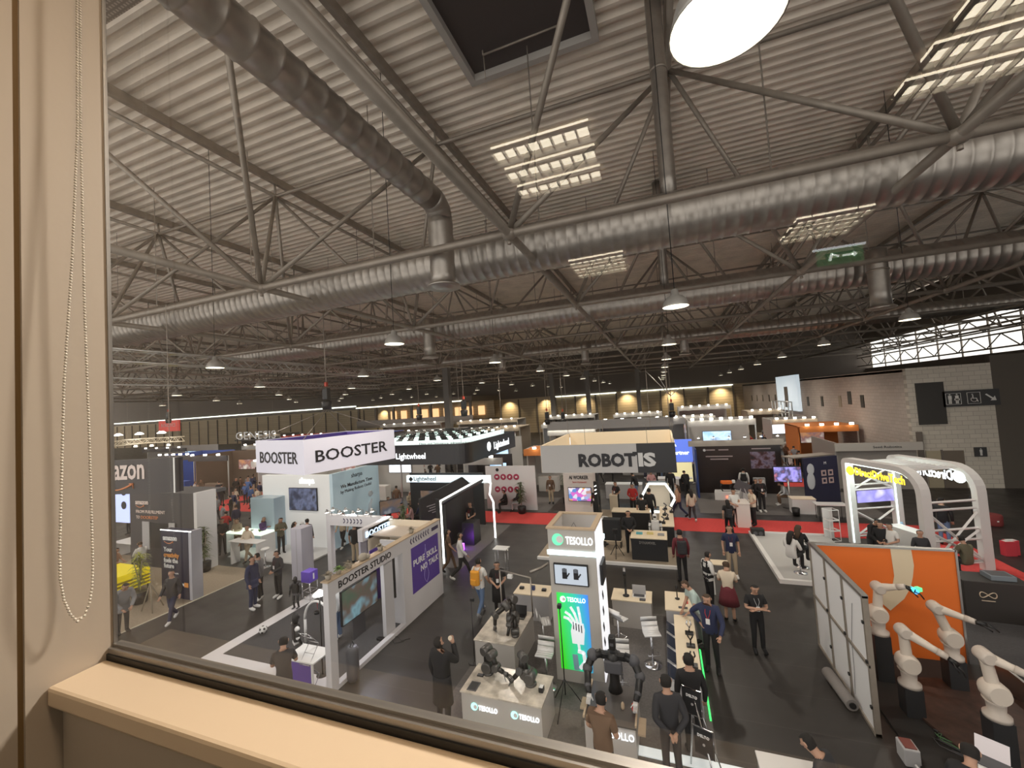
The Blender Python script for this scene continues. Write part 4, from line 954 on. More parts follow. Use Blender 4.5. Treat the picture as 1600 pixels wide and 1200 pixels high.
text('amazon.jobs', (-.4, -.055, .88), X1, Z1, None, whitetext, t, width=.4)
bx('badge_picture', whitetext, t, .0, .3, -.05, -.04, .48, .56); bx('badge_picture', mat('copy_orange', (.85, .35, .08), .5), t, .3, .52, -.05, -.04, .44, .6)
def potted(x, y, h, seed, label, m, s=1.):
    t = thing('potted_plant', label, 'plant', (x, y, 0))
    MB().lathe([(.17, 0), (.22, .05), (.25, .4), (.23, .42)], (0, 0, 0), 16).build('pot', black, t)
    for k in range(3): MB().path([(0, 0, .38), (.05*math.cos(k*2.1), .05*math.sin(k*2.1), h*.5), (.16*math.cos(k*2.1), .16*math.sin(k*2.1), h*.82)], .016, 5).build('stem', drym, t)
    leaf_mesh(170, .42*s, .022, seed, .7, h-.75).build('foliage', m, t).location = (0, 0, .6)
yel = mat('yellow_green_leaf', (.32, .34, .06), .7); dkl = mat('dark_leaf', (.10, .13, .05), .7)
g = at(242, 938); potted(-18.35, 9.3, 1.9, 5, 'bushy yellow-green potted plant beside the yellow bin', yel)
g = at(320, 893); potted(g.x, g.y, 2.0, 6, 'tall dark green potted plant at the white side of the dark booth', dkl)
t = thing('yellow_bin', 'big bright yellow mesh bin with dark legs at the left edge', 'bin', (-20.0, 9.7, 0)); yl = mat('bright_yellow', (.85, .68, .0), .5, 0, (.9, .75, 0), .25)
bx('bin_top', yl, t, -1.6, .35, -.6, .6, .62, .82, .01); m_ = MB()
for k in range(9): m_.bb(-1.6+k*.24, -1.57+k*.24, -.62, -.6, .3, .82)
for k in range(5): m_.bb(.35, .37, -.6, .6, .2+k*.13, .25+k*.13)
m_.build('mesh_side', yl, t); bx('inner_side', mat('ochre_cloth', (.35, .27, .02), .8), t, -1.58, .33, -.58, .58, .2, .61)
for x, y in ((-1.5, -.55), (.3, -.55), (.3, .55), (-1.5, .55)): bx('leg', black, t, x-.02, x+.02, y-.02, y+.02, 0, .3)
t = thing('curved_desk', 'curved pale blue grey reception desk at the lower left edge', 'reception desk', (-18.9, 7.6, 0))
MB().lathe([(1.15, 0), (1.15, 1.0)], (-.5, 0, 0), 28).build('curved_front', mat('pale_blue_panel', (.33, .38, .42), .5), t); MB().lathe([(1.22, 1.0), (1.22, 1.05)], (-.5, 0, 0), 28).build('desk_top', mat('desk_top_tan', (.5, .43, .36), .4), t)
t = thing('easel', 'wooden easel legs between the plant and the walking person', 'easel', (-16.9, 8.9, 0)); MB().path([(0, 0, 0), (-.25, .1, .9)], .02, 5).path([(-.6, 0, 0), (-.3, .1, .9)], .02, 5).path([(-.3, .5, 0), (-.27, .12, .9)], .02, 5).build('legs', drym, t)
t = thing('wall_panel', 'bright bluish lit panel with two dark rings at the far left edge', 'panel', (-23.6, 12.5, 0)); p = atY(176, 745, 13); bx('board', emi('blue_panel', (.55, .65, 1), .7), t, -4.2, -2.6, .4, .5, 1.5, 3.6); disc((-3.0, .38, 3.1), .2, .02, (0, -1, 0), darktext, 'ring', t); disc((-3.0, .38, 2.4), .2, .02, (0, -1, 0), darktext, 'ring', t)
t = thing('white_table', 'small white table with chair behind the dark booth corner at the left edge', 'table', (-25.5, 12.6, 0)); bx('table_top', white, t, -.8, .8, -.4, .4, .72, .75); [bx('leg', white, t, s_-.02, s_+.02, -.3, .3, 0, .72) for s_ in (-.7, .7)]
# ------------------------------------------------------------------ tesollo stand
BLOCK += [(-2.9, -1.2, 9, 10.8)]
tsd = mat('tower_grey', (.50, .47, .44), .45)
tgrad = bpy.data.materials.new('green_blue_print'); tgrad.use_nodes = True; nt = tgrad.node_tree; b = nt.nodes['Principled BSDF']
tc = nt.nodes.new('ShaderNodeTexCoord'); sp = nt.nodes.new('ShaderNodeSeparateXYZ'); md_ = nt.nodes.new('ShaderNodeMath'); md_.operation = 'MULTIPLY_ADD'; r_ = nt.nodes.new('ShaderNodeValToRGB')
nt.links.new(tc.outputs['Generated'], sp.inputs[0]); nt.links.new(sp.outputs['X'], md_.inputs[0]); md_.inputs[1].default_value = .85; 
md2 = nt.nodes.new('ShaderNodeMath'); md2.operation = 'MULTIPLY'; md2.inputs[1].default_value = .18; nt.links.new(sp.outputs['Z'], md2.inputs[0]); nt.links.new(md2.outputs[0], md_.inputs[2])
r_.color_ramp.elements[0].position = .12; r_.color_ramp.elements[0].color = (.04, .62, .02, 1); r_.color_ramp.elements[1].position = 1.; r_.color_ramp.elements[1].color = (.05, .22, .75, 1)
e_ = r_.color_ramp.elements.new(.62); e_.color = (.03, .50, .33, 1)
nt.links.new(md_.outputs[0], r_.inputs[0]); nt.links.new(r_.outputs[0], b.inputs['Base Color']); nt.links.new(r_.outputs[0], b.inputs['Emission Color']); b.inputs['Emission Strength'].default_value = .75
def logo(org, xd, h, parent, m=None, mt=None):
    xd = Vector(xd).normalized(); nn = xd.cross(Z1); o = Vector(org)
    disc(o+xd*h*.5+Z1*h*.5, h*.5, .012, nn, m or mat('logo_green', (.1, .6, .35), .5, 0, (.2, .8, .5), .8), 'logo_mark', parent)
    disc(o+xd*h*.68+Z1*h*.52+nn*.004, h*.30, .012, nn, whitetext, 'logo_mark', parent)
t = thing('display_tower', 'square display tower with a green and blue lit poster of a robot hand', 'display tower', (-2.72, 9.2, 0))
W_, DP = 1.08, 1.3
bx('front_panel', tsd, t, 0, W_, 0, .06, 0, 3.42); bx('back_panel', tsd, t, 0, W_, DP-.06, DP, 0, 3.42); bx('left_panel', tsd, t, 0, .06, .06, DP-.06, 0, 3.42)
bx('right_panel', mat('backlit_white_panel', (.75, .76, .8), .5, 0, (.95, .95, 1), .75), t, W_-.06, W_, .06, DP-.06, 0, 3.42)
m_ = MB(); 
for a in ((-.03, W_+.03, -.03, .09), (-.03, W_+.03, DP-.09, DP+.03), (-.03, .09, .09, DP-.09), (W_-.09, W_+.03, .09, DP-.09)): m_.bb(*a, 3.42, 3.46)
m_.build('wooden_rim', tanwood, t); bx('inner_cover', greywall, t, .07, W_-.07, .07, DP-.07, 3.0, 3.04)
m_ = MB().path([(.3, .2, 3.05), (.5, .6, 3.4), (.8, .3, 3.05)], .01, 4); m_.build('cable', black, t)
led1 = emi('cool_led_band', (.75, .95, 1), 1.6)
bx('led_band', led1, t, -.03, W_+.03, -.035, 0, 2.84, 2.94); bx('led_band', led1, t, W_, W_+.035, -.03, DP, 2.84, 2.94)
logo((.10, -.005, 3.05), X1, .27, t); text('TESOLLO', (.42, -.01, 3.09), X1, Z1, None, glowtext, t, width=.62, height=.17, bold=.0)
bx('poster', tgrad, t, .12, .84, -.012, 0, .28, 1.98)
logo((.2, -.016, 1.78), X1, .13, t, glowtext); text('TESOLLO', (.36, -.016, 1.80), X1, Z1, None, glowtext, t, width=.42, height=.1, bold=0.)
hm = mat('print_white_hand', (.80, .84, .86), .5, 0, (.8, .85, .9), .5)
def lp(pts_, w_): 
    mb = MB()
    for (x0, z0_), (x1, z1_) in zip(pts_[:-1], pts_[1:]):
        c_ = ((x0+x1)/2, -.018, (z0_+z1_)/2); l_ = math.hypot(x1-x0, z1_-z0_); mb.box(c_, (w_, .012, l_+w_*.3), ry=math.atan2(x1-x0, z1_-z0_))
    return mb
m_ = MB(); m_.prism([(.42, .88), (.68, .88), (.72, 1.2), (.70, 1.34), (.46, 1.36), (.40, 1.15)], .012, .024, M=Matrix.Rotation(PI/2, 4, 'X'))
m_.build('printed_robot_hand', hm, t); 
for pt in ([(.47, 1.3), (.36, 1.42), (.26, 1.44)], [(.50, 1.36), (.40, 1.5), (.30, 1.56)], [(.57, 1.36), (.51, 1.55), (.43, 1.68)], [(.64, 1.36), (.62, 1.56), (.60, 1.70)], [(.56, .87), (.57, .75)]): lp(pt, .055).build('printed_finger', hm, t)
lp([(.54, .72), (.66, .70), (.68, .5), (.56, .35)], .08).build('printed_arm', hm, t); lp([(.46, .62), (.48, .32)], .12).build('printed_arm', mat('print_blue', (.35, .6, .75), .5), t)
m_ = MB()
for k in range(4): m_.box((.47+k*.06, -.026, 1.28-.02*k), (.02, .012, .16))
m_.build('printed_tendon', darktext, t)
screen('wall_screen', t, (.50, -.03, 2.42), .74, .42, 0, emi('pale_grey_display', (.38, .43, .5), .8))
m_ = MB()
for cx_ in (.36, .62):
    m_.box((cx_, -.07, 2.40), (.11, .012, .14))
    for k in range(4): m_.box((cx_-.042+k*.028, -.07, 2.51), (.02, .012, .12-.02*abs(k-1.5)))
    m_.box((cx_+.08, -.07, 2.42), (.03, .012, .1), ry=.6)
m_.build('pictured_hand', darktext, t)
m_ = MB()
for k in range(7): m_.box((W_+.01, .45+.1*math.sin(k), 2.4-k*.32), (.01, .10, .2), rx=.5)
m_.build('printed_pattern', darktext, t); screen('side_screen', t, (W_+.06, .5, 2.35), .5, .4, PI/2, blackpanel)

def desk(name, label, x0, x1, y0, y1, h, body, top, cat='desk', ov=.02, th=.03):
    t = thing(name, label, cat, ((x0+x1)/2, (y0+y1)/2, 0)); hx, hy = (x1-x0)/2, (y1-y0)/2
    bx('body', body, t, -hx, hx, -hy, hy, 0, h-th, .005); bx('desk_top', top, t, -hx-ov, hx+ov, -hy-ov, hy+ov, h-th, h, .004); BLOCK.append((x0, x1, y0, y1)); return t
t = desk('display_desk', 'nearest desk with marbled top, two lit TESOLLO logos and two robot arms', -4.18, -2.52, 7.33, 8.18, .75, tsd, marble)
for x in (-.62, .22): logo((x, -.43, .43), X1, .14, t, emi('lit_teal_mark', (.35, .85, .8), 1.6)); text('TESOLLO', (x+.16, -.435, .45), X1, Z1, None, glowtext, t, width=.40, height=.09, bold=.0)
bx('green_led', ledgreen, t, -.80, -.02, -.46, -.43, .0, .03); bx('green_led', ledgreen, t, .02, .78, -.46, -.43, .0, .03)
desk('display_desk', 'second desk behind the nearest one, carrying a black robot arm and a laptop', -4.68, -3.66, 9.0, 10.5, .75, tsd, marble)
desk('display_desk', 'third desk with small black parts left of the tower', -4.55, -3.5, 11.45, 12.1, .75, greywall, woodtop)
t = desk('display_desk', 'angled light desk with a laptop and upright black rod right of the tower', -1.72, -.68, 11.7, 12.35, .75, tsd, woodtop)
desk('display_counter', 'tall counter block with a black microphone at the far end of the long counter', -.30, .33, 11.35, 12.35, .80, greywall, woodtop)
t = desk('display_counter', 'long counter with sloping row of dark tablets facing the stand', -.10, .32, 8.8, 11.2, .75, greywall, woodtop)
bx('sloping_board', white, t, -.42, -.21, -1.1, 1.15, .35, .55)
for k in range(4):
    o = MB().box((0, 0, 0), (.012, .42, .26)).build('tablet', mat('tablet_screen', (.02, .03, .06), .2), t); o.location = (-.30, -.85+k*.55, .60); o.rotation_euler = (0, -1.0, 0)
bx('green_led', ledgreen, t, .30, .33, -1.2, 1.2, .0, .03)
# robot table with the black two-armed robot
t = desk('display_desk', 'small dark-topped desk with lit TESOLLO logo carrying the black two-armed robot', -1.75, -.86, 7.45, 8.45, .62, tsd, mat('smoked_top', (.10, .09, .085), .3))
text('TESOLLO', (-.12, -.535, .40), X1, Z1, None, glowtext, t, width=.54, height=.12, bold=.0); bx('wooden_edge', tanwood, t, -.47, -.44, -.5, .5, .62, .66); bx('wooden_edge', tanwood, t, .44, .47, -.5, .5, .62, .66)
bx('side_flap', tanwood, t, -.62, -.47, -.05, .25, .42, .45); bx('side_flap', tanwood, t, .47, .60, -.4, -.0, .42, .45)
t = thing('two_armed_robot', 'black upper-body robot with two bent arms and pale hands on the small desk', 'robot', (-1.28, 8.3, .62))
MB().lathe([(.14, 0), (.10, .15), (.09, .4), (.13, .6), (.10, .75)], (0, 0, 0), 14).build('trunk', black, t); MB().box((0, 0, .92), (.13, .15, .26)).build('head', black, t, .03); MB().box((0, -.06, .5), (.34, .16, .24)).box((0, .1, .55), (.26, .12, .3)).build('chest_box', dgrey, t, .03); MB().box((0, -.09, .92), (.07, .02, .05)).build('camera_eye', dgrey, t)
MB().box((0, 0, .66), (.5, .12, .12)).build('shoulder_bar', black, t, .02)
for s_ in (-1, 1):
    MB().path([(s_*.22, 0, .68), (s_*.40, -.03, .64), (s_*.5, -.12, .42), (s_*.46, -.38, .26), (s_*.43, -.48, .2)], [.08, .09, .07, .065, .05], 10).build('arm', black, t)
    MB().ell((s_*.40, -.03, .64), (.115,)*3, 12).ell((s_*.5, -.12, .42), (.10,)*3, 12).ell((s_*.46, -.38, .26), (.07,)*3, 10).build('joint_cover', dgrey, t)
    m_ = MB().box((s_*.42, -.53, .17), (.08, .09, .05))
    for q in range(4): m_.path([(s_*.42-.03+q*.02, -.57, .17), (s_*.42-.03+q*.02, -.64, .16), (s_*.42-.03+q*.02, -.67, .12)], .008, 5)
    m_.path([(s_*.42-s_*.04, -.52, .17), (s_*.42-s_*.08, -.58, .14)], .009, 5); m_.build('robot_hand', white, t)
MB().lathe([(.03, 0), (.035, .02), (.03, .09), (.012, .12)], (0, 0, 0), 10).build('toy_bottle', tanwood, None, label='small bottle shaped prop lying on the dark desk top', cat='prop').location = (-1.1, 7.85, .62)
t = thing('red_can', 'red can held at the right robot hand edge of the small desk', 'can'); t.location = (-.9, 7.8, .661); MB().lathe([(.03, 0), (.034, .01), (.034, .1), (.028, .115)], (0, 0, 0), 12).build('can_body', mat('can_red', (.6, .04, .03), .4), t)
# black robot arms on the desks
def cobot(name, label, base_, pts_, radii, m, mj, hand_m=None, cat='robot arm', hd=None, jr=1.25):
    t = thing(name, label, cat, base_); P_ = [Vector(p) for p in pts_]
    MB().lathe([(radii[0]*1.3, 0), (radii[0]*1.3, .03), (radii[0]*1.05, .06)], (0, 0, 0), 16).build('base_flange', mj, t)
    for i in range(len(P_)-1):
        MB().path([P_[i], P_[i].lerp(P_[i+1], .5), P_[i+1]], [radii[i], (radii[i]+radii[i+1])*.46, radii[i+1]], 14).build('arm_link', m, t)
    for i in range(1, len(P_)-1):
        ax = (P_[i]-P_[i-1]).cross(P_[i+1]-P_[i]); ax = ax.normalized() if ax.length > 1e-4 else Vector((1, 0, 0)); r_ = radii[i]*jr
        q = Vector((0, 0, 1)).rotation_difference(ax).to_matrix().to_4x4()
        MB().lathe([(r_*.85, -r_*1.25), (r_, -r_*1.1), (r_, r_*1.1), (r_*.85, r_*1.25)], (0, 0, 0), 18, M=Matrix.Translation(P_[i]) @ q).build('joint_cover', mj, t)
    if hand_m is not None:
        d_ = (P_[-1]-P_[-2]).normalized() if hd is None else Vector(hd).normalized(); a_ = d_.cross(Z1).normalized(); n_ = a_.cross(d_); r_ = radii[-1]*.55; e_ = P_[-1]
        m_ = MB().path([e_, e_+d_*r_*4], [r_*1.3, r_*2.0], 8)
        m_.build('robot_palm', hand_m, t)
        for q in range(4):
            o_ = a_*r_*(q-1.5)*1.1; MB().path([e_+d_*r_*4+o_, e_+d_*r_*7+o_*1.5-n_*r_*.5, e_+d_*r_*9.5+o_*1.7-n_*r_*2.2], [r_*.5, r_*.45, r_*.3], 6).build('robot_finger', hand_m, t)
        MB().path([e_+d_*r_*2+a_*r_*1.5, e_+d_*r_*4+a_*r_*3.4-n_*r_, e_+d_*r_*6+a_*r_*3.8-n_*r_*2.4], [r_*.5, r_*.45, r_*.3], 6).build('robot_thumb', hand_m, t)
    return t
gun = mat('gunmetal', (.05, .047, .044), .3, .6); gunj = mat('gunmetal_cover', (.12, .115, .11), .35, .5)
cobot('manipulator_robot', 'black robot arm at the left of the nearest desk reaching right', (-3.85, 7.95, .75), [(0, 0, 0), (0, 0, .16), (-.02, .0, .48), (.12, -.05, .42), (.22, -.08, .2), (.38, -.1, .14)], [.09, .09, .075, .07, .06, .045], gun, gunj, gunj)
cobot('manipulator_robot', 'black robot arm at the right of the nearest desk reaching left', (-2.88, 7.85, .75), [(0, 0, 0), (0, 0, .16), (-.1, 0, .22), (-.14, 0, .52), (-.18, -.06, .28), (-.32, -.08, .13)], [.09, .09, .08, .07, .06, .045], gun, gunj, gunj)
cobot('manipulator_robot', 'tall black robot arm on the second desk', (-3.95, 9.75, .75), [(0, 0, 0), (0, 0, .2), (-.02, .1, .62), (-.12, -.1, .55), (-.35, -.3, .38), (-.36, -.32, .16)], [.10, .10, .08, .075, .06, .045], gun, gunj, gunj)
cobot('manipulator_robot', 'short black robot arm leaning forward on the second desk', (-3.75, 9.35, .75), [(0, 0, 0), (0, .0, .12), (-.05, .15, .45), (-.1, -.1, .3), (-.12, -.2, .1)], [.07, .065, .05, .045, .035], gun, gunj)
t = thing('laptop', 'open dark laptop on the second desk', 'laptop', (-3.95, 10.2, .751)); bx('keyboard_base', black, t, -.17, .17, -.12, .12, 0, .02); o = MB().box((0, 0, .11), (.34, .012, .22)).build('lid_screen', black, t); o.location = (0, .12, .01); o.rotation_euler = (-.3, 0, 0)
def small(name, label, x, y, z, sx, sy, sz, m, cat, rz=0, parts=None):
    t = thing(name, label, cat, (x, y, z+.001), rz); bx('casing', m, t, -sx/2, sx/2, -sy/2, sy/2, 0, sz, min(.008, sz*.3)); bx('inset', parts or dgrey, t, -sx*.4, sx*.4, -sy*.4, sy*.4, sz, sz+.004); return t
small('brochure', 'dark brochure at the left front corner of the nearest desk', -3.98, 7.5, .75, .2, .26, .012, dgrey, 'brochure', 0, blackpanel)
small('tablet_stand', 'small black device behind the brochure on the nearest desk', -3.98, 7.83, .75, .14, .08, .02, black, 'device')
small('controller_box', 'small black controller at the right edge of the nearest desk', -2.62, 7.72, .75, .09, .12, .09, black, 'controller', 0, white)
for k in range(3): small('sample_part', ['left small black part on the third desk', 'blue black part in the middle of the third desk', 'right small black part on the third desk'][k], -4.4+k*.35, 11.75, .75, .13, .1, .06+.06*(k == 1), black if k != 1 else mat('dark_blue_part', (.02, .04, .16), .4), 'sample part')
t = small('laptop_white', 'white laptop standing on the angled desk right of the tower', -1.0, 12.0, .75, .36, .2, .02, white, 'laptop'); bx('lid_screen', greywall, t, -.18, .18, .1, .12, .02, .26); t.name = 'laptop'
t = thing('sample_rod', 'black upright rod on round foot on the angled desk', 'rod', (-1.35, 11.95, .751)); MB().lathe([(.09, 0), (.09, .02), (.03, .03), (.03, .55), (.045, .56), (.045, .68)], (0, 0, 0), 14).build('rod_body', black, t); MB().box((0, 0, .73), (.06, .06, .1)).build('gripper', chrome, t)
small('keyboard_pad', 'black keypad beside the white laptop', -.9, 11.8, .75, .16, .12, .02, black, 'keypad')
small('nameplate', 'flat dark nameplate on the tall counter block', .12, 11.5, .80, .22, .1, .01, black, 'nameplate')
t = thing('microphone', 'black microphone shaped sample on the tall counter block', 'microphone', (.0, 11.95, .801)); MB().lathe([(.06, 0), (.06, .02), (.015, .03), (.015, .2), (.035, .22), (.04, .34), (.02, .37)], (0, 0, 0), 12).build('mic_body', black, t)
t = thing('red_phone', 'red phone lying on the tall counter block', 'phone', (.22, 11.8, .801)); bx('casing', mat('can_red', (.6, .04, .03), .4), t, -.04, .04, -.07, .07, 0, .012)
for k, (y, l) in enumerate(((10.4, 'robot gripper sample farthest along the long counter'), (9.9, 'forked black gripper sample in the middle of the long counter'), (9.2, 'black antenna box sample nearest on the long counter'))):
    t = thing('gripper_sample', l, 'gripper', (.2, y, .751)); bx('foot', black, t, -.09, .09, -.07, .07, 0, .04, .01)
    MB().path([(0, 0, .04), (0, 0, .14), (-.05, 0, .22), (-.03, 0, .3)], .016, 6).path([(0, 0, .14), (.05, 0, .22), (.03, 0, .3)], .016, 6).build('gripper_claw', chrome if k == 0 else black, t)
for k, (px, py) in enumerate(((965, 968), (1017, 988), (970, 1025), (852, 1020), (848, 972))):
    g = at(px, py, .75); lab = ['white swivel stool nearest the angled desk', 'white swivel stool in the middle of the grey carpet', 'white swivel stool behind the black two-armed robot', 'white swivel stool between the nearest desk and the tower', 'white swivel stool beside the second desk'][k]
    t = thing('swivel_stool', lab, 'stool', (g.x, g.y, .006), [2.6, .3, .1, 0, 2.][k], 'white swivel stools on the grey carpet')
    if k == 0:
        s0 = t; m_ = MB(); 
        for i in range(6):
            y0_, z0_ = -.19+i*.07, .74+(.0 if i < 4 else (i-3)*.09); y1_, z1_ = -.19+(i+1)*.07-(0 if i < 3 else .03*(i-2)), .74+(.0 if i < 3 else (i-2)*.09)
            m_.add([(-.19, y0_, z0_), (.19, y0_, z0_), (.19, y1_, z1_), (-.19, y1_, z1_), (-.19, y0_, z0_+.03), (.19, y0_, z0_+.03), (.19, y1_, z1_+.03), (-.19, y1_, z1_+.03)], [(0, 3, 2, 1), (4, 5, 6, 7), (0, 1, 5, 4), (1, 2, 6, 5), (2, 3, 7, 6), (3, 0, 4, 7)], 0, True)
        m_.build('seat_shell', white, t); MB().lathe([(.21, 0), (.21, .015), (.04, .035)], (0, 0, 0), 20).path([(0, 0, .03), (0, 0, .74)], .025, 8).build('pedestal', chrome, t)
        MB().path([(-.12, -.02, .3), (-.13, -.17, .3), (.13, -.17, .3), (.12, -.02, .3)], .01, 6).build('foot_rest', chrome, t)
    else:
        for c_ in s0.children: q = c_.copy(); col.objects.link(q); q.parent = t
t = thing('camera_tripod', 'tall black tripod with small camera in front of the tower', 'tripod', (-2.32, 8.35, .006))
for a_ in (.3, 2.4, 4.5): MB().path([(0, 0, .62), (.42*math.cos(a_), .42*math.sin(a_), 0)], .011, 5).build('leg', black, t)
MB().path([(0, 0, .3), (0, 0, 2.05)], .012, 6).build('column', black, t); MB().box((0, 0, 2.1), (.08, .1, .08)).build('camera', black, t, .01)
t = thing('mic_stand', 'slim black stand with small camera left of the second desk', 'stand', (-4.86, 9.28, .006)); MB().path([(0, 0, .02), (0, 0, 1.5)], .012, 6).build('pole', black, t); MB().lathe([(.15, 0), (.15, .02)], (0, 0, 0), 12).build('foot_plate', black, t); MB().box((.03, 0, 1.53), (.1, .06, .07)).build('camera', black, t, .01)
t = thing('gantry_frame', 'grey metal post frame with a boxed camera over the second desk', 'frame', (-4.6, 10.6, 0)); MB().path([(0, 0, 0), (0, 0, 1.75)], .02, 6).path([(0, 0, 1.75), (1.0, -.3, 1.75)], .02, 6).path([(1.0, -.3, 1.75), (1.0, -.3, .75)], .02, 6).build('posts', galv, t); MB().box((.35, -.12, 1.66), (.14, .1, .1)).build('camera_box', white, t, .01)
MB().path([(1.0, -.3, 1.9), (1.25, -.1, 1.95), (1.4, .1, 2.0)], .035, 6).build('camera_arm', galv, t)
for k, (x, y, z) in enumerate(((.10, 7.55, .98), (.22, 7.2, .62), (.30, 6.85, .22))):
    t = thing('small_sign', ['topmost of the three small black framed signs on the rack', 'middle of the three small black framed signs on the rack', 'lowest of the three small black framed signs on the rack'][k], 'sign', (x, y, z), -.35, 'small framed signs on the rack')
    o = MB().box((0, 0, .2), (.30, .015, .42)).build('sign_board', blackpanel, t); m_ = MB(); [m_.box(*a) for a in (((-.15, -.005, .2), (.014, .02, .44)), ((.15, -.005, .2), (.014, .02, .44)), ((0, -.005, -.01), (.3, .02, .014)), ((0, -.005, .41), (.3, .02, .014)))]
    m_.build('sign_frame', chrome, t); text('DELTO', (-.09, -.012, .27), X1, Z1, None, whitetext, t, width=.18, bold=.02); disc((0, -.01, .16), .02, .006, (0, -1, 0), greywall, 'sign_mark', t)
MB().path([(.0, 7.7, 0), (.12, 7.6, 1.3)], .014, 5).path([(.42, 6.75, 0), (.12, 7.6, 1.3)], .014, 5).path([(.5, 7.6, 0), (.14, 7.6, 1.3)], .014, 5).build('sign_rack', chrome, None, label='thin metal rack holding the three small black signs', cat='rack')
MB().bb(-1.0, 1.0, -.1, .1, 0, .02).build('floor_led', emi('pale_floor_strip', (.7, .75, .75), .5), None, label='pale cable strip on the floor right of the small robot desk', cat='floor strip').location = (-.1, 7.75, .006)
t = thing('high_table', 'slim steel high table with white top in the centre aisle', 'table', (-6.0, 14.1, 0)); bx('table_top', white, t, -.27, .27, -.2, .2, 1.02, 1.05, .005)
for x in (-.2, .2):
    for y in (-.14, .14): MB().path([(x, y, 0), (x, y, 1.02)], .01, 5).build('leg', chrome, t)
MB().path([(-.2, -.14, .25), (.2, -.14, .25), (.2, .14, .25), (-.2, .14, .25), (-.2, -.14, .25)], .008, 5).build('stretcher', chrome, t)
t = thing('high_table', 'high table with pale wooden top in the right aisle', 'table', (1.32, 14.2, 0)); bx('table_top', woodtop, t, -.25, .25, -.2, .2, .98, 1.01, .005)
for x in (-.2, .2): bx('leg', white, t, x-.02, x+.02, -.02, .02, 0, .98)

# ------------------------------------------------------------------ robotis stand
t = thing('platform', 'tan carpeted platform with white front edge under the ROBOTIS sign', 'platform', (0, 0, 0)); bx('deck', tanc, t, -5.2, .08, 16.0, 23.2, .0, .09); bx('front_edge', ledwhite if False else white, t, -5.2, .12, 15.88, 16.0, 0, .10); BLOCK.append((-5.4, .4, 15.7, 23.4))
t = thing('hanging_sign', 'long grey and black hanging sign reading ROBOTIS with cream inside', 'hanging sign', (0, 0, 0)); rg = mat('sign_mid_grey', (.44, .43, .43), .6)
bx('front_panel', rg, t, -4.72, -1.0, 15.78, 15.86, 3.5, 4.58); bx('front_panel', mat('sign_black', (.018, .018, .022), .35), t, -1.0, .35, 15.78, 15.86, 3.5, 4.58)
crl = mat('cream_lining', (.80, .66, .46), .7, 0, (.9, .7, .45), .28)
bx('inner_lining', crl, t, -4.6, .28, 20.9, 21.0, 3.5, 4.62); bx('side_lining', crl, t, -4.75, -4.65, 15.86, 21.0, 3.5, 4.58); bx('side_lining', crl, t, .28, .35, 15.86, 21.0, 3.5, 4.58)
def rbx(s, x, w, m):  # wide lettering
    return text(s, (x, 15.77, 3.76), X1, Z1, None, m, t, width=w, height=.52, bold=.045)
rbx('ROBOT', -3.2, 2.15, darktext); rbx('IS', -.96, .62, mat('letter_grey', (.55, .55, .55), .5)); bx('letter_bar', darktext, t, -1.15, -1.0, 15.75, 15.78, 4.16, 4.28)
for x in (-4.7, -2.9, -.6, .3): MB().path([(x, 20.95, 4.6), (x, 20.95, 10.5)], .01, 4).path([(x, 15.82, 4.58), (x, 15.82, 5.3)], .008, 4).build('wire', steelpaint, t)
t = thing('info_wall', 'white info wall lettered AI WORKER with a colourful screen', 'info wall', (-5.32, 21.7, 0)); bx('wall_body', mat('warm_white', (.72, .66, .62), .6), t, 0, 1.75, 0, .6, .0, 2.4); bx('black_side', blackpanel, t, 1.75, 1.85, -.02, .6, 0, 2.4)
text('AI WORKER', (.32, -.01, 2.08), X1, Z1, None, darktext, t, width=1.05, height=.2, bold=.03); text('Semi Humanoid', (.5, -.01, 1.88), X1, Z1, None, redc, t, width=.75, height=.09)
screen('wall_screen', t, (.87, -.04, 1.28), 1.2, .68, 0, ramp_screen('busy_screen', [(.5, .12, .45), (.75, .4, .05), (.15, .1, .3), (.7, .7, .75), (.1, .2, .5)], 5, 1.0, 'cells'))
t = thing('light_post', 'black post with small white lights between info wall and counters', 'post', (-3.25, 19.6, .09)); bx('body', black, t, -.08, .08, -.08, .08, 0, 2.3); [MB().box((0, -.09, 2.1-k*.18), (.1, .02, .04), ry=-.5).build('light', ledwhite, t) for k in range(3)]
def blk(label, x0, x1, y0, y1, h, top=woodtop): return desk('counter', label, x0, x1, y0, y1, h, blackpanel, top, 'counter', .02, .04)
t = blk('nearest black counter with pale wood top at the front of the platform', -1.5, -.2, 16.3, 17.2, .85); t.location.z = .09
text('DYNAMIXEL', (-.35, -.46, .62), X1, Z1, None, alu, t, width=.6, height=.1, bold=.03)
blk('black counter carrying dark parts at the right edge of the platform', -.45, .1, 17.9, 20.9, .85).location.z = .09
blk('black counter with wooden top on the left of the platform', -2.6, -.9, 19.8, 20.5, .85).location.z = .09
t = thing('black_cabinet', 'black box stand with reflective front beside the suited person', 'cabinet', (-2.35, 17.6, .09)); bx('body', blackpanel, t, -.35, .35, -.2, .2, .3, 1.15); bx('top_rim', woodtop, t, -.36, .36, -.21, .21, .27, .30); [bx('leg', black, t, s_*.33-.02, s_*.33+.02, -.18, .18, 0, .27) for s_ in (-1, 1)]
t = thing('round_stand', 'small white round-top stand with black foot beside the black post', 'stand', (-2.75, 17.8, .09)); MB().lathe([(.25, 0), (.26, .02), (.2, .03)], (0, 0, 1.1), 18).build('top', white, t); MB().lathe([(.18, 0), (.18, .02), (.02, .03)], (0, 0, 0), 16).path([(0, 0, 0), (0, 0, 1.1)], .02, 6).build('pedestal', black, t)
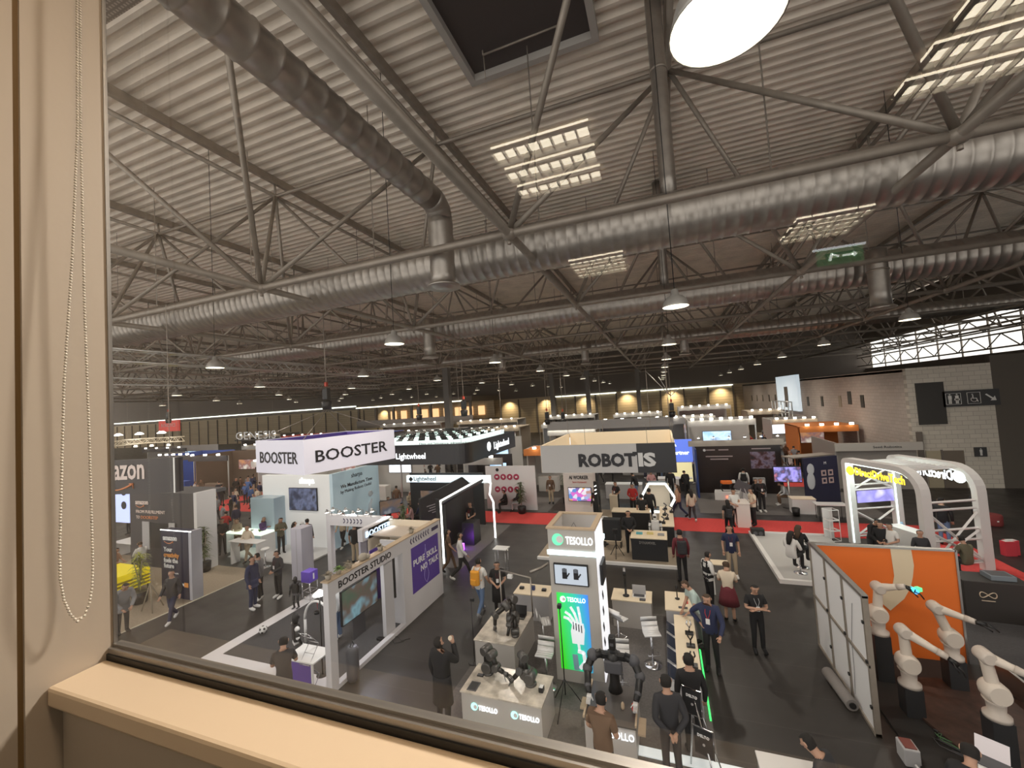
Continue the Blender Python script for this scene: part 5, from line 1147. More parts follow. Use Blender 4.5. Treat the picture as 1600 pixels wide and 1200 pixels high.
t = thing('camera_tripod', 'short black tripod at the front left of the platform', 'tripod', (-2.1, 16.5, .09)); [MB().path([(0, 0, .5), (.3*math.cos(a_), .3*math.sin(a_), 0)], .014, 5).build('leg', black, t) for a_ in (.5, 2.6, 4.7)]; MB().path([(0, 0, .3), (0, 0, .95)], .03, 6).build('column', black, t); MB().box((0, 0, 1.0), (.2, .14, .16)).build('camera', black, t, .02)
humanoid(-.62, 17.9, 180, 1.35, 'white and black humanoid robot behind the nearest black counter', white, black, .09)
for k, (x, y) in enumerate(((-.35, 18.2), (-.2, 18.8), (-.3, 19.4), (0, 19.9), (-.25, 20.4))):
    t = thing('motor_sample', ['nearest dark motor sample on the right black counter', 'second dark motor sample on the right black counter', 'third dark motor sample on the right black counter', 'fourth dark motor sample on the right black counter', 'farthest dark motor sample on the right black counter'][k], 'motor sample', (x+.05, y, .941)); bx('foot', black, t, -.08, .08, -.08, .08, 0, .08, .01); MB().path([(0, 0, .08), (.05, 0, .2), (-.06, .05, .28)], .03, 6).build('motor_link', dgrey, t)
for k, (x, y, c_) in enumerate(((-1.2, 16.75, 'teal'), (-.8, 16.8, 'yellow'), (-.4, 16.7, 'grey'))):
    m_ = mat('sample_'+c_, dict(teal=(.1, .35, .4), yellow=(.6, .5, .2), grey=(.3, .3, .3))[c_], .5); small('sample_tray', c_+' sample tray on the nearest black counter', x, y, .94, .24, .18, .05, m_, 'tray', 0, m_)
# hexagon light frame
t = thing('hexagon_frame', 'big glowing white hexagon frame on the red carpet behind the counters', 'light frame', (-.55, 22.9, .09))
hx_ = [(.85*math.cos(PI/3*k), .85*math.sin(PI/3*k)) for k in range(6)]
for k in range(6):
    a_, c_ = hx_[k], hx_[(k+1) % 6]; MB().path([(a_[0], 0, a_[1]+.78), (c_[0], 0, c_[1]+.78)], .06, 6).build('light_bar', ledwhite, t)
    MB().add([(a_[0], 0, a_[1]+.78), (c_[0], 0, c_[1]+.78), (c_[0]*1.02, .8, c_[1]+.78), (a_[0]*1.02, .8, a_[1]+.78)], [(0, 1, 2, 3)]).build('frame_panel', mat('teal_grey_panel', (.12, .17, .2), .4), t)
bx('inner_panel', cream, t, -.6, .6, .7, .74, .15, 1.4)
def counter_box(name, label, x, y, sx, sy, h, m, top=None, rz=0, cat='counter'):
    t = thing(name, label, cat, (x, y, 0), rz); bx('body', m, t, -sx/2, sx/2, -sy/2, sy/2, 0, h-.03, .006); bx('top', top or m, t, -sx/2-.02, sx/2+.02, -sy/2-.02, sy/2+.02, h-.03, h, .004); BLOCK.append((x-sx/2, x+sx/2, y-sy/2, y+sy/2)); return t
g = at(1030, 765); counter_box('counter', 'white box counter behind the hexagon light', .05, 27.2, 1.2, .8, 1.1, white)
g = at(1166, 818); counter_box('counter', 'white counter between the two talking people', 3.15, 21.6, .55, .9, 1.1, mat('warm_white', (.72, .66, .62), .6))
g = at(948, 800); counter_box('counter', 'slim cream counter with a blue chair beside the black post', -2.85, 22.9, .4, .5, 1.0, cream)
screen('wall_screen', None, (-2.7, 27.4, 2.3), 1.9, .7, 0, ramp_screen('cyan_screen', [(.4, .75, .9), (.1, .55, .75), (.7, .85, .9)], 2, 1.4)); tag(col.objects[-2], 'cyan lit screen hanging behind the left end of the counters', 'screen'); 
counter_box('table', 'grey table under the cyan screen', -2.6, 26.4, 2.2, .7, .9, greywall, white, 0, 'table')

# ------------------------------------------------------------------ walls of the middle distance
t = thing('icon_wall', 'white wall with rows of round red icons', 'wall panel', (-10.5, 22.95, 0)); BLOCK.append((-10.7, -7.2, 22.8, 24)); bx('wall_body', whitewall, t, 0, 3.2, 0, .1, 0, 2.6); icr = mat('icon_crimson', (.42, .04, .10), .5)
for k in range(4):
    disc((.75+k*.42, -.01, 1.95), .18, .015, (0, -1, 0), icr, 'icon', t)
    disc((.75+k*.42, -.01, 1.2), .18, .015, (0, -1, 0), icr, 'icon', t)
    MB().box((.75+k*.42, -.03, 1.95), (.14, .012, .1), ry=k).box((.75+k*.42, -.03, 1.2), (.14, .012, .08), ry=k*.7).build('icon_symbol', whitetext, t)
text('24 - 26', (.7, -.01, 2.35), X1, Z1, None, darktext, t, width=.4) if False else disc((.8, -.01, 2.38), .1, .012, (0, -1, 0), darktext, 'logo_mark', t)
for x_, y_, s_, l_ in ((-8.0, 22.2, 1.9, 'big leafy potted tree in front of the wall of red icons'), (-12.8, 17.6, 1.6, 'dark leafy plant at the back of the black LED-edged booth'), (-5.9, 24.6, 1.9, 'potted tree at the walkway corner behind the wall of red icons')): potted(x_, y_, s_, int(x_*-7), l_, dkl, 1.1)
t = thing('photo_wall', 'long dark photo wall with pale lettering behind the right aisle', 'wall panel', (0, 0, 0)); BLOCK.append((1.5, 6.7, 27.4, 29.8))
dkb = ramp_screen('dark_photo_print', [(.012, .013, .035), (.02, .014, .014), (.035, .02, .016), (.012, .012, .03)], .35, 0)
bx('wall_body', dkb, t, 1.75, 6.4, 28.0, 28.1, 0, 2.9); bx('side_wall', mat('blue_side', (.02, .05, .2), .5), t, 1.65, 1.75, 26.6, 28.1, 0, 2.9); bx('top_band', mat('band_tan', (.42, .38, .33), .6), t, 1.4, 6.6, 27.9, 28.0, 2.9, 3.25)
text('Seeed Studio  Robotics', (2.3, 27.99, 2.55), X1, Z1, None, whitetext, t, width=1.6, height=.13) if False else None
m_ = MB()
for k, (x_, z_, w_) in enumerate(((2.4, 2.62, .5), (3.1, 2.62, .55), (2.35, 2.22, 1.5), (2.6, 2.05, 1.0), (4.9, 2.65, 1.0))): m_.bb(x_, x_+w_, 27.985, 28.0, z_, z_+.07)
m_.build('small_text_line', mat('print_pink_grey', (.45, .36, .36), .5), t); disc((2.3, 27.99, 2.65), .08, .01, (0, -1, 0), whitetext, 'logo_mark', t)
bx('printed_picture', ramp_screen('astronaut_print', [(.04, .03, .1), (.3, .25, .35), (.1, .03, .03), (.02, .02, .03)], 3, 0), t, 4.8, 6.1, 27.98, 27.99, 1.5, 2.5)
for k in range(6):
    s = copy_tree(sp0); s.location = (2.0+k*.85, 27.95, 3.25); s['label'] = 'lit arm spotlight on top of the long dark photo wall'; s['group'] = 'spotlights on the dark photo wall'
t = thing('blue_wall', 'bright blue lit wall panel with white lettering beside the dark photo wall', 'wall panel', (.3, 29.5, 0)); bx('wall_body', emi('blue_print', (.12, .2, .75), .9), t, 0, 1.4, 0, .1, 1.7, 3.2); bx('shelf_wall', emi('warm_shelf', (.9, .8, .45), .6), t, 0, 1.3, 0, .1, .4, 1.65)
text('Partner', (.1, -.01, 2.2), X1, Z1, None, glowtext, t, width=1.1, bold=.03); text('A', (.1, -.01, 2.75), X1, Z1, .45, glowtext, t, bold=.03); bx('counter', white, t, 0, 1.2, -1.2, -.7, .8, .85); bx('counter_base', blackpanel, t, .3, 1.0, -1.15, -.75, 0, .8)
t = thing('robot_dog', 'white and orange quadruped robot on a low pale podium before the photo wall', 'robot', (3.2, 26.6, 0)); MB().prism([(-.7, -.4), (.6, -.45), (.85, 0), (.5, .4), (-.6, .35)], 0, .45).build('podium', white, t); bx('red_light', emi('red_dot', (1, .1, .05), 5), t, -.1, 0, -.47, -.42, .15, .25)
MB().box((0, 0, .95), (.6, .28, .2)).build('dog_body', orange, t, .05); MB().box((.38, 0, 1.0), (.18, .2, .18)).build('dog_head', white, t, .04); [MB().path([(a_, b_, .9), (a_-.08, b_, .7), (a_+.02, b_, .47)], .035, 6).build('leg', black, t) for a_ in (-.25, .25) for b_ in (-.15, .15)]
t = thing('easel', 'grey easel frame with dark board left of the black backpack', 'easel', (3.6, 23.9, 0)); MB().path([(-.4, -.2, 0), (0, 0, 1.5)], .03, 5).path([(.4, -.2, 0), (0, 0, 1.5)], .03, 5).path([(0, .4, 0), (0, 0, 1.5)], .03, 5).build('legs', greywall, t); MB().box((.0, -.05, 1.3), (.7, .03, .5), ry=.5).build('board', dgrey, t)
counter_box('table', 'small white table in front of the dark photo wall', 4.2, 25.4, .8, .5, .75, white, None, 0, 'table')
t = thing('white_display', 'white rectangular display box standing before the photo wall', 'display', (5.0, 27.2, 0)); bx('body', greywall, t, -.3, .3, -.1, .1, 0, 1.1); bx('face', white, t, -.25, .25, -.11, -.1, .2, 1.0)
t = thing('standing_screen', 'curved purple blue screen on a stand right of the dark photo wall', 'screen', (5.9, 24.9, 0)); MB().path([(0, 0, 0), (0, 0, 1.5)], .05, 6).build('pole', alu, t); MB().lathe([(.35, 0), (.35, .03)], (0, 0, 0), 14).build('foot_plate', black, t)
o = bx('display', ramp_screen('purple_screen', [(.15, .12, .45), (.35, .32, .8), (.05, .05, .12), (.6, .2, .25)], 2.5, 1.0), t, -.6, .6, -.03, .03, 1.35, 2.1); bx('casing', black, t, -.64, .64, .03, .07, 1.3, 2.15)
t = thing('banner_wall', 'dark navy banner wall with four white squares and a printed robot', 'wall panel', (6.75, 25.2, 0), .47); BLOCK.append((6.6, 8.6, 25, 26.6)); bx('wall_body', mat('banner_navy', (.03, .032, .07), .5), t, 0, 1.95, 0, .12, 0, 2.5); bx('top_rim', steelpaint, t, -.5, 1.95, .1, .9, 2.5, 2.56)
for x_, z_ in ((.95, 1.5), (1.35, 1.5), (.95, 1.1), (1.35, 1.1)): bx('square_symbol', mat('square_pink', (.6, .45, .42), .5), t, x_, x_+.28, -.012, 0, z_, z_+.3); bx('symbol_inner', mat('banner_navy', (.03, .032, .07), .5), t, x_+.07, x_+.21, -.016, -.012, z_+.08, z_+.22)
MB().ell((.35, -.005, 1.9), (.22, .012, .3), 12).ell((.32, -.005, 1.3), (.25, .012, .45), 12).build('printed_robot_picture', mat('print_grey', (.5, .5, .55), .5), t); text('M', (1.15, -.01, 2.1), X1, Z1, .2, whitetext, t)
counter_box('table', 'white work table with brown items beside the seated grey shirt', 6.2, 24.0, 1.0, .6, .75, white, woodtop, 0, 'table')
t = thing('table', 'white folding table with thin legs in front of the navy banner wall', 'table', (7.0, 22.9, 0)); bx('table_top', white, t, -.6, .6, -.3, .3, .72, .75); [MB().path([(x_, y_, 0), (x_, y_, .72)], .014, 5).build('leg', black, t) for x_ in (-.5, .5) for y_ in (-.25, .25)]
t = thing('waste_bin', 'small black waste bin by the work table', 'bin', (5.75, 23.4, 0)); MB().lathe([(.14, 0), (.18, .38), (.16, .38), (.13, .05)], (0, 0, 0), 14).build('bin_body', black, t); bx('liner', dgrey, t, -.1, .1, -.1, .1, .2, .3)
t = thing('stall_row', 'row of plain grey stalls with white fascia along the right block wall', 'exhibition stand', (0, 0, 0)); BLOCK.append((9.3, 13.4, 27.5, 31)); gs = mat('stall_grey', (.34, .31, .28), .6)
bx('back_wall', gs, t, 9.5, 13.4, 29.6, 29.7, 0, 2.6); bx('fascia', mat('fascia_grey', (.50, .47, .43), .6), t, 9.4, 13.45, 29.0, 29.1, 2.3, 2.75); bx('side_wall', gs, t, 9.4, 9.5, 29.1, 33, 0, 2.8); bx('roof_frame', gs, t, 9.6, 13.4, 29.1, 29.6, 2.65, 2.7)
text('Seed Robotics', (11.2, 28.99, 2.45), X1, Z1, None, darktext, t, width=1.3, height=.13)

# ------------------------------------------------------------------ pale platform
t = thing('platform', 'pale grey low platform with white rim in the right aisle', 'platform', (0, 0, 0)); BLOCK.append((3.1, 6.1, 15.3, 20.4)); bx('deck', mat('pale_platform', (.48, .47, .46), .8), t, 3.3, 6.0, 15.5, 20.25, 0, .07)
m_ = MB().bb(3.15, 3.3, 15.4, 20.35, 0, .13).bb(3.3, 5.9, 15.4, 15.52, 0, .13).bb(3.3, 6.0, 20.25, 20.35, 0, .13); m_.build('white_rim', white, t)
t = thing('speaker_box', 'small black speaker box on the floor at the platform corner', 'speaker', (at(1184, 838).x, at(1184, 838).y, 0)); bx('casing', black, t, -.25, .25, -.15, .15, 0, .35, .02); disc((-.1, -.155, .17), .08, .01, (0, -1, 0), dgrey, 'driver', t); disc((.1, -.155, .17), .08, .01, (0, -1, 0), dgrey, 'driver', t)
t = thing('high_table', 'dark high table with bar stools at the edge of the pale platform', 'table', (4.4, 15.9, .07)); bx('table_top', black, t, -.25, .25, -.3, .3, 1.0, 1.03); MB().path([(0, 0, 0), (0, 0, 1.0)], .03, 6).build('pole', chrome, t)
for k, (x_, y_) in enumerate(((3.95, 16.2), (4.15, 16.7))):
    t = thing('bar_stool', ['chrome bar stool under the white top sitter', 'chrome bar stool under the black top sitter'][k], 'stool', (x_, y_, .07)); MB().lathe([(.17, 0), (.18, .04)], (0, 0, .7), 14).build('seat', black, t); MB().lathe([(.2, 0), (.2, .015), (.02, .03)], (0, 0, 0), 14).path([(0, 0, 0), (0, 0, .7)], .02, 6).build('pedestal', chrome, t)

# ------------------------------------------------------------------ arched stand (rotated)
t = thing('arched_stand', 'white arched frame stand with yellow DirectDriveTech lettering', 'exhibition stand', (6.75, 19.8, 0), math.atan2(-2.75, 1.05)); BLOCK.append((6.3, 10, 16.5, 21.2))
# local x runs along the arches (left leg to right leg), local y to the right rear
am = mat('arch_white', (.66, .64, .63), .5); LX, LY = 2.9, 1.85
am_l = emi('arch_led', (.85, 1, .97), 2.0)
for k, y in enumerate((0, LY)):
    prof = [(0, 0), (0, 3.15)]+[(.12*(1-math.cos(a_)), 3.15+.12*math.sin(a_)) for a_ in (.5, 1.0, PI/2)]+[(LX-.75, 3.27)]+[(LX-.75+.75*math.sin(a_), 2.52+.75*math.cos(a_)) for a_ in [PI/2*i/7 for i in range(1, 8)]]+[(LX, 0)]
    n = len(prof); vs_ = []
    for i, (x, z) in enumerate(prof):
        a_ = Vector(prof[max(i-1, 0)]); c_ = Vector(prof[min(i+1, n-1)]); d_ = (c_-a_).normalized(); nn = Vector((-d_.y, d_.x))*.09
        for q, yy in ((-1, -.16), (1, -.16), (1, .16), (-1, .16)): vs_.append((x+nn.x*q, y+yy, z+nn.y*q))
    fs_ = [tuple(i*4+[q, (q+1) % 4, (q+1) % 4+4, q+4][w_] for w_ in range(4)) for i in range(n-1) for q in range(4)]+[(3, 2, 1, 0), (n*4-4, n*4-3, n*4-2, n*4-1)]
    MB().add(vs_, fs_).build('arch', am, t)
    ledp = [(x, z) for x, z in prof if z > 0]; 
    MB().path([(.11, y-.10, .05), (.11, y-.10, 3.12), (.2, y-.1, 3.15), (LX-.75, y-.1, 3.16)]+[(LX-.75+.64*math.sin(a_), y-.1, 2.52+.64*math.cos(a_)) for a_ in (.4, .8, 1.2, PI/2)]+[(LX-.11, y-.1, .05)], .022, 5).build('led_edge', am_l, t)
def braces(x, zs, parent, sgn=1):
    m_ = MB()
    for z0_, z1_, cross in zs:
        if cross: m_.path([(x, .1, z0_), (x, LY-.1, z1_)], .045, 4).path([(x, .1, z1_), (x, LY-.1, z0_)], .045, 4)
        m_.path([(x, .1, z0_), (x, LY-.1, z0_)], .04, 4)
    return m_.build('cross_brace', am, parent)
braces(0, [(.35, .95, False), (.25, 1.25, True), (1.3, 1.5, False), (2.05, 2.9, True), (2.25, 2.5, False)], t); braces(LX, [(.3, 1.3, True), (.25, .3, False), (1.35, 1.9, False), (1.0, 2.0, False), (.3, 1.9, True), (2.0, 2.3, False), (2.25, 2.4, False)], t)
for k in range(14): MB().path([(.25+k*.17, .1, 3.22), (.25+k*.17, LY-.1, 3.22)], .02, 4).build('roof_slat', am, t)
yt = emi('lit_yellow_lettering', (1, .72, .05), 1.3)
text('DirectDriveTech', (.55, -.17, 2.78), X1, Z1, None, yt, t, width=1.95, height=.30, bold=.03); disc((.35, -.17, 2.9), .17, .03, (0, -1, 0), yt, 'logo_mark', t)
text('DirectDriveTech', (2.3, LY-.17, 2.78), -X1, Z1, None, glowtext, t, width=1.9, height=.34, bold=.02); disc((2.5, LY-.16, 2.92), .2, .03, (0, 1, 0), glowtext, 'logo_mark', t)
for k in range(4): MB().box((.5+k*.5, .35, 3.12), (.32, .16, .05)).build('ceiling_lamp', emi('booth_lamp', (.8, 1, .95), 7), t)
text('QIDDQ', (LX+.10, -.14, .9), Y1, Z1, None, darktext, t, width=.2) if False else None
bx('wall_screen', ramp_screen('lilac_screen', [(.4, .38, .75), (.2, .18, .5), (.65, .62, .85)], 1.5, 1.0), t, .02, .06, .25, LY-.15, 1.55, 2.0)
bx('counter', white, t, .9, 2.3, .5, 1.0, 0, .95)
ld_ = bpy.data.lights.new('arch_light', 'POINT'); ld_.energy = 60; ld_.color = (.85, 1, .95); ld_.shadow_soft_size = .15; o = bpy.data.objects.new('arch_light', ld_); col.objects.link(o); o.location = (7.6, 18.9, 2.8)
t = thing('water_bottles', 'stack of blue water bottles inside the arched stand', 'bottles', (8.2, 19.6, 0)); [MB().lathe([(.1, 0), (.1, .35), (.04, .42), (.04, .46)], (dx, 0, dz), 10).build('bottle', mat('bottle_blue', (.3, .5, .7), .2), t) for dx, dz in ((-.12, .0), (.12, .0), (0, .46))]
for k in range(3):
    t = thing('wire_cube', ['lowest', 'middle', 'topmost'][k]+' of three stacked white wire cubes beside the arched stand', 'wire cube', (6.1, 20.0, k*.42), .3, 'stacked white wire cubes'); s_ = .19; m_ = MB()
    for z_ in (.01, .40): m_.path([(-s_, -s_, z_), (s_, -s_, z_), (s_, s_, z_), (-s_, s_, z_), (-s_, -s_, z_)], .014, 4)
    for a_ in (-s_, s_):
        for c_ in (-s_, s_): m_.path([(a_, c_, .01), (a_, c_, .40)], .014, 4)
    m_.build('cube_frame', white, t); bx('cube_panel', white, t, -s_, s_, s_-.01, s_, .02, .38)

# ------------------------------------------------------------------ orange wall, partition and robot cell
t = thing('orange_wall', 'bright orange wall with a cream curved band', 'wall panel', (0, 0, 0)); BLOCK.append((3.1, 6, 11.8, 12.1))
bx('wall_body', orange, t, 3.22, 5.86, 11.92, 12.0, 0, 2.45); bx('top_rim', alu, t, 3.2, 5.88, 11.9, 12.02, 2.45, 2.49); bx('side_rim', alu, t, 5.86, 5.9, 11.9, 12.02, 0, 2.49)
oc = [(4.72, 2.45), (5.1, 2.45), (5.12, 2.1), (5.08, 1.85), (5.02, 1.6), (4.88, 1.33), (4.6, 1.03), (4.39, 1.25), (4.6, 1.49), (4.7, 1.65), (4.74, 1.83)]
MB().prism(oc, .0, .012, M=Matrix.Translation((0, 11.918, 0)) @ Matrix.Rotation(PI/2, 4, 'X')).build('curved_band', mat('band_cream', (.72, .60, .42), .5), t)
t = thing('partition_wall', 'white panel partition wall seen from behind with metal profiles', 'partition', (3.19, 9.2, 0)); BLOCK.append((3.0, 3.4, 9, 12)); n = 3
for k in range(n):
    y0_ = k*.925; bx('panel', whitewall, t, -.02, .02, y0_+.03, y0_+.90, .05, 2.42); bx('profile', steelpaint, t, -.045, .045, y0_-.03, y0_+.03, 0, 2.48)
bx('profile', steelpaint, t, -.045, .045, 2.745, 2.8, 0, 2.48); bx('top_rail', alu, t, -.05, .05, -.03, 2.8, 2.44, 2.5); bx('mid_rail', steelpaint, t, -.05, -.02, -.03, 2.8, 1.2, 1.25); bx('bottom_rail', steelpaint, t, -.05, .05, -.03, 2.8, 0, .06)
m_ = MB()
for k in range(3):
    for z_ in (.5, 1.3, 2.0): m_.box((-.06, k*.925+.0, z_), (.03, .05, .05))
m_.build('clamp', black, t); MB().path([(-.03, .5, 2.1), (-.03, .7, 1.3), (-.03, .72, .7), (-.03, .8, .2)], .004, 4).build('cable', dgrey, t)
t = thing('carpet_roll', 'rolled grey board leaning at the foot of the partition wall', 'roll', (3.02, 9.75, .12)); MB().path([(0, 0, 0), (-.1, .95, .02)], .11, 12).build('roll_body', mat('roll_grey', (.22, .2, .19), .8), t); MB().path([(0, -.02, 0), (0, .0, 0)], .06, 10).build('roll_core', black, t)
t = thing('socket_box', 'white socket box with brown lid leaning at the partition foot', 'box', (3.42, 8.75, 0)); bx('casing', greywall, t, -.11, .11, -.14, .14, 0, .28, .02); bx('lid', mat('lid_brown', (.2, .06, .05), .5), t, -.08, .08, -.11, .11, .28, .295); MB().path([(0, -.2, .1), (.1, -.6, .02), (.45, -.7, .02), (.5, -.45, .02), (.3, -.3, .02)], .018, 6).build('cable', white, t)
cl = mat('cell_floor_dark', (.045, .022, .016), .6, noise=.4, nscale=6)
t = thing('cell_platform', 'dark low platform of the robot cell with brown textured top', 'platform', (0, 0, 0)); bx('deck', mat('cell_black', (.012, .011, .011), .7), t, 3.5, 7.2, 8.2, 11.85, 0, .06); MB().prism([(4.3, 9.0), (6.0, 8.8), (6.3, 10.2), (5.6, 11.2), (4.4, 11.0), (4.0, 10.0)], .06, .10).build('textured_top', cl, t); BLOCK.append((3.4, 7.3, 6, 11.9))
bx('edge_light', alu, t, 6.0, 6.05, 9.5, 11.8, .06, .5); bx('edge_light', alu, t, 6.4, 6.45, 6.8, 9.2, .4, .45)
rw = mat('robot_white', (.66, .58, .50), .35); rwj = mat('robot_white_cover', (.56, .49, .43), .4)
def white_arm(label, px, py, joints, pedestal=True, Yb=None, objhand=black):
    """joints: list of pixel points of shoulder, elbow, wrist at distance Yb"""
    pass
def warm(label, bx_, by_, sh_, el_, wr_, hd=(1, 0, -.3)):
    """base on the floor, shoulder, elbow and wrist in metres"""
    t = thing('industrial_robot_arm', label, 'robot arm', (bx_, by_, 0), 0, 'white robot arms of the dark cell'); B = Vector((bx_, by_, 0))
    sh = Vector(sh_)-B; el = Vector(el_)-B; wr = Vector(wr_)-B
    bx('pedestal', blackpanel, t, -.14, .14, -.14, .14, .06, sh.z-.42); 
    MB().lathe([(.17, 0), (.17, .06), (.11, .10), (.12, .24), (.16, .30)], (0, 0, sh.z-.42), 20).build('base_flange', rwj, t)
    MB().lathe([(.14, -.15), (.17, -.08), (.17, .08), (.14, .15)], (0, 0, 0), 20, M=Matrix.Translation(sh) @ Matrix.Rotation(PI/2, 4, 'X')).ell(sh+V(0, 0, -.06), (.15, .14, .15), 14).build('shoulder', rw, t)
    MB().path([sh+V(0, 0, .02), sh.lerp(el, .25), sh.lerp(el, .8), el], [.12, .085, .08, .10], 16).build('upper_arm', rw, t)
    MB().lathe([(.08, -.14), (.11, -.1), (.11, .1), (.08, .14)], (0, 0, 0), 18, M=Matrix.Translation(el) @ Matrix.Rotation(PI/2, 4, 'X')).build('elbow_joint', rwj, t)
    MB().path([el, el.lerp(wr, .15), el.lerp(wr, .85), wr], [.09, .085, .06, .06], 16).build('forearm', rw, t); w2 = wr+(wr-el).normalized()*.14
    MB().path([wr, w2], [.065, .05], 12).build('wrist_joint', rwj, t)
    d_ = Vector(hd).normalized(); a_ = d_.cross(Z1).normalized(); n_ = a_.cross(d_)
    MB().path([w2, w2+d_*.14], [.035, .06], 8).build('robot_palm', black, t)
    for q in range(4): o_ = a_*.03*(q-1.5); MB().path([w2+d_*.13+o_, w2+d_*.22+o_*1.4, w2+d_*.30+o_*1.6-n_*.05], .012, 5).build('robot_finger', black, t)
    MB().path([w2+d_*.06+a_*.05, w2+d_*.13+a_*.10-n_*.03, w2+d_*.2+a_*.1-n_*.06], .012, 5).build('robot_thumb', black, t)
    return B+w2+d_*.16
Q = lambda px, py, Y_: tuple(atY(px, py, Y_))
h1 = warm('white robot arm in the corner of the orange wall holding a bright cube', atY(1371, 962, 10.9).x, 10.9, Q(1371, 958, 10.9), Q(1372, 918, 10.9), Q(1402, 917, 10.7), (1, -.2, -.5))
warm('white robot arm in the middle of the cell pointing down right', atY(1418, 1035, 9.9).x, 9.9, Q(1418, 1035, 9.9), Q(1411, 986, 9.9), Q(1465, 1018, 9.6), (.7, -.2, -.7))
warm('white robot arm in front of the right end of the orange wall', atY(1485, 995, 10.9).x, 10.9, Q(1485, 995, 10.9), Q(1461, 949, 10.9), Q(1508, 966, 10.6), (1, -.1, -.2))
warm('white robot arm at the right edge of the view', atY(1554, 1082, 9.0).x, 9.0, Q(1554, 1080, 9.0), Q(1538, 1024, 9.0), Q(1586, 1046, 8.8), (1, 0, -.3))
t = thing('puzzle_cube', 'small bright blue and green cube held by the white robot arm', 'cube', h1); 
for k, (c_, dx, dz) in enumerate((('cube_blue', 0, 0), ('cube_green', .05, .05), ('cube_cyan', -.05, .04))): MB().box((dx, 0, dz), (.07, .09, .07), rz=.5).build('cube_part', emi(c_, [(.1, .5, 1), (.1, .9, .3), (.1, .8, .9)][k], 1.2), t)
t = thing('cable_bundle', 'tangle of grey cables on the floor of the robot cell', 'cables', (4.15, 9.3, .06)); t.scale = (.5, .5, .5); rr = random.Random(3)
for k in range(6):
    MB().path([(.35*math.cos(a_*1.3+k)+rr.uniform(-.05, .05)+.1*k, .35*math.sin(a_*1.1+k)+.12*k-.3, .02+.05*rr.random()) for a_ in range(12)], .014, 5).build('cable', [dgrey, black, mat('cable_green', (.1, .25, .1), .6)][k % 3], t)
t = thing('work_desk', 'white desk with open laptops and keyboard in the bottom right corner', 'desk', (4.0, 7.55, 0), -.5); bx('desk_top', white, t, -.28, .75, -.5, .5, .72, .76, .01); bx('side_board', white, t, -.28, -.24, -.5, .5, 0, .72); bx('side_board', dgrey, t, .7, .75, -.5, .5, 0, .72)
def laptop(x, y, z, rz, label, face):
    t = thing('laptop', label, 'laptop', (x, y, z), rz); bx('keyboard_base', dgrey, t, -.17, .17, -.12, .12, 0, .02, .004); o = MB().box((0, 0, .12), (.34, .012, .24)).build('lid_screen', face, t); o.location = (0, .12, .01); o.rotation_euler = (-.45, 0, 0); return t
scr = emi('laptop_display', (.5, .45, .45), .5); laptop(4.05, 7.95, .761, -.6, 'white edged laptop at the far end of the corner desk', scr); laptop(4.45, 7.75, .761, -1.0, 'open laptop with lit display beside the white edged one', scr); laptop(4.6, 7.3, .761, -1.2, 'laptop nearest the bottom right corner', scr)
small('keyboard', 'dark keyboard lying along the edge of the corner desk', 3.92, 7.5, .76, .14, .42, .025, dgrey, 'keyboard', -.5)
t = thing('flight_case', 'black flight case on the floor left of the corner desk', 'case', (3.6, 7.35, 0), .3); bx('casing', black, t, -.22, .22, -.25, .25, 0, .4, .02); bx('recess', dgrey, t, -.12, .12, -.14, .14, .4, .41); MB().path([(-.1, -.26, .3), (0, -.3, .32), (.1, -.26, .3)], .012, 5).build('handle', alu, t)
t = thing('pallet_board', 'brown board lying on the floor at the bottom edge right of the seated reader', 'board', (2.75, 6.9, 0), .2); bx('board_top', mat('board_brown', (.11, .085, .065), .7), t, -.35, .35, -.45, .45, .0, .05, .01); bx('board_edge', tanwood, t, -.35, .35, -.46, -.45, 0, .05)
t = thing('reading_table', 'white table with papers at the bottom edge under the seated reader', 'table', (1.25, 7.05, 0)); bx('table_top', white, t, -.3, .5, -.35, .3, .72, .75, .01); [bx('leg', alu, t, x_-.02, x_+.02, y_-.02, y_+.02, 0, .72) for x_ in (-.26, .46) for y_ in (-.3, .26)]
t = thing('black_counter', 'black box counter with pale infinity sign at the right of the orange wall', 'counter', (7.7, 14.4, 0), -.06); bx('body', mat('counter_brownblack', (.03, .026, .024), .5), t, -.65, .65, -.35, .35, 0, 1.0, .01)
m_ = MB().path([(.16*math.sin(a_)-.2, -.36, .68+.07*math.sin(2*a_)) for a_ in [2*PI*i/28 for i in range(29)]], .012, 5); m_.build('infinity_mark', mat('mark_cream', (.6, .48, .36), .5), t); bx('small_text_line', mat('mark_cream', (.6, .48, .36), .5), t, -.33, -.07, -.356, -.35, .52, .54)
small('grey_cushion', 'grey folded cloth on top of the black box counter', 7.9, 14.4, 1.0, .5, .4, .12, mat('cloth_bluegrey', (.18, .21, .24), .8), 'cloth')
small('low_box', 'dark low box beside the black box counter at the right', 8.35, 12.9, 0, .9, .9, .35, blackpanel, 'box')
for k in range(2): small('red_bag', ['red patterned bag on the right floor, left one', 'red patterned bag on the right floor, right one'][k], at(1577+k*8, 868).x, at(1577, 868).y+k*.12, 0, .34, .2, .5, mat('bag_red', (.55, .04, .06), .6), 'bag', .2, white)
t = thing('round_stool', 'low red round seat under the person sitting alone on the right', 'seat', (12.6, 22.9, 0)); MB().lathe([(.28, 0), (.3, .05), (.3, .4), (.26, .45)], (0, 0, 0), 16).build('seat_body', mat('seat_red', (.2, .03, .03), .8), t); bx('seat_tag', white, t, -.03, .03, -.31, -.3, .2, .25)
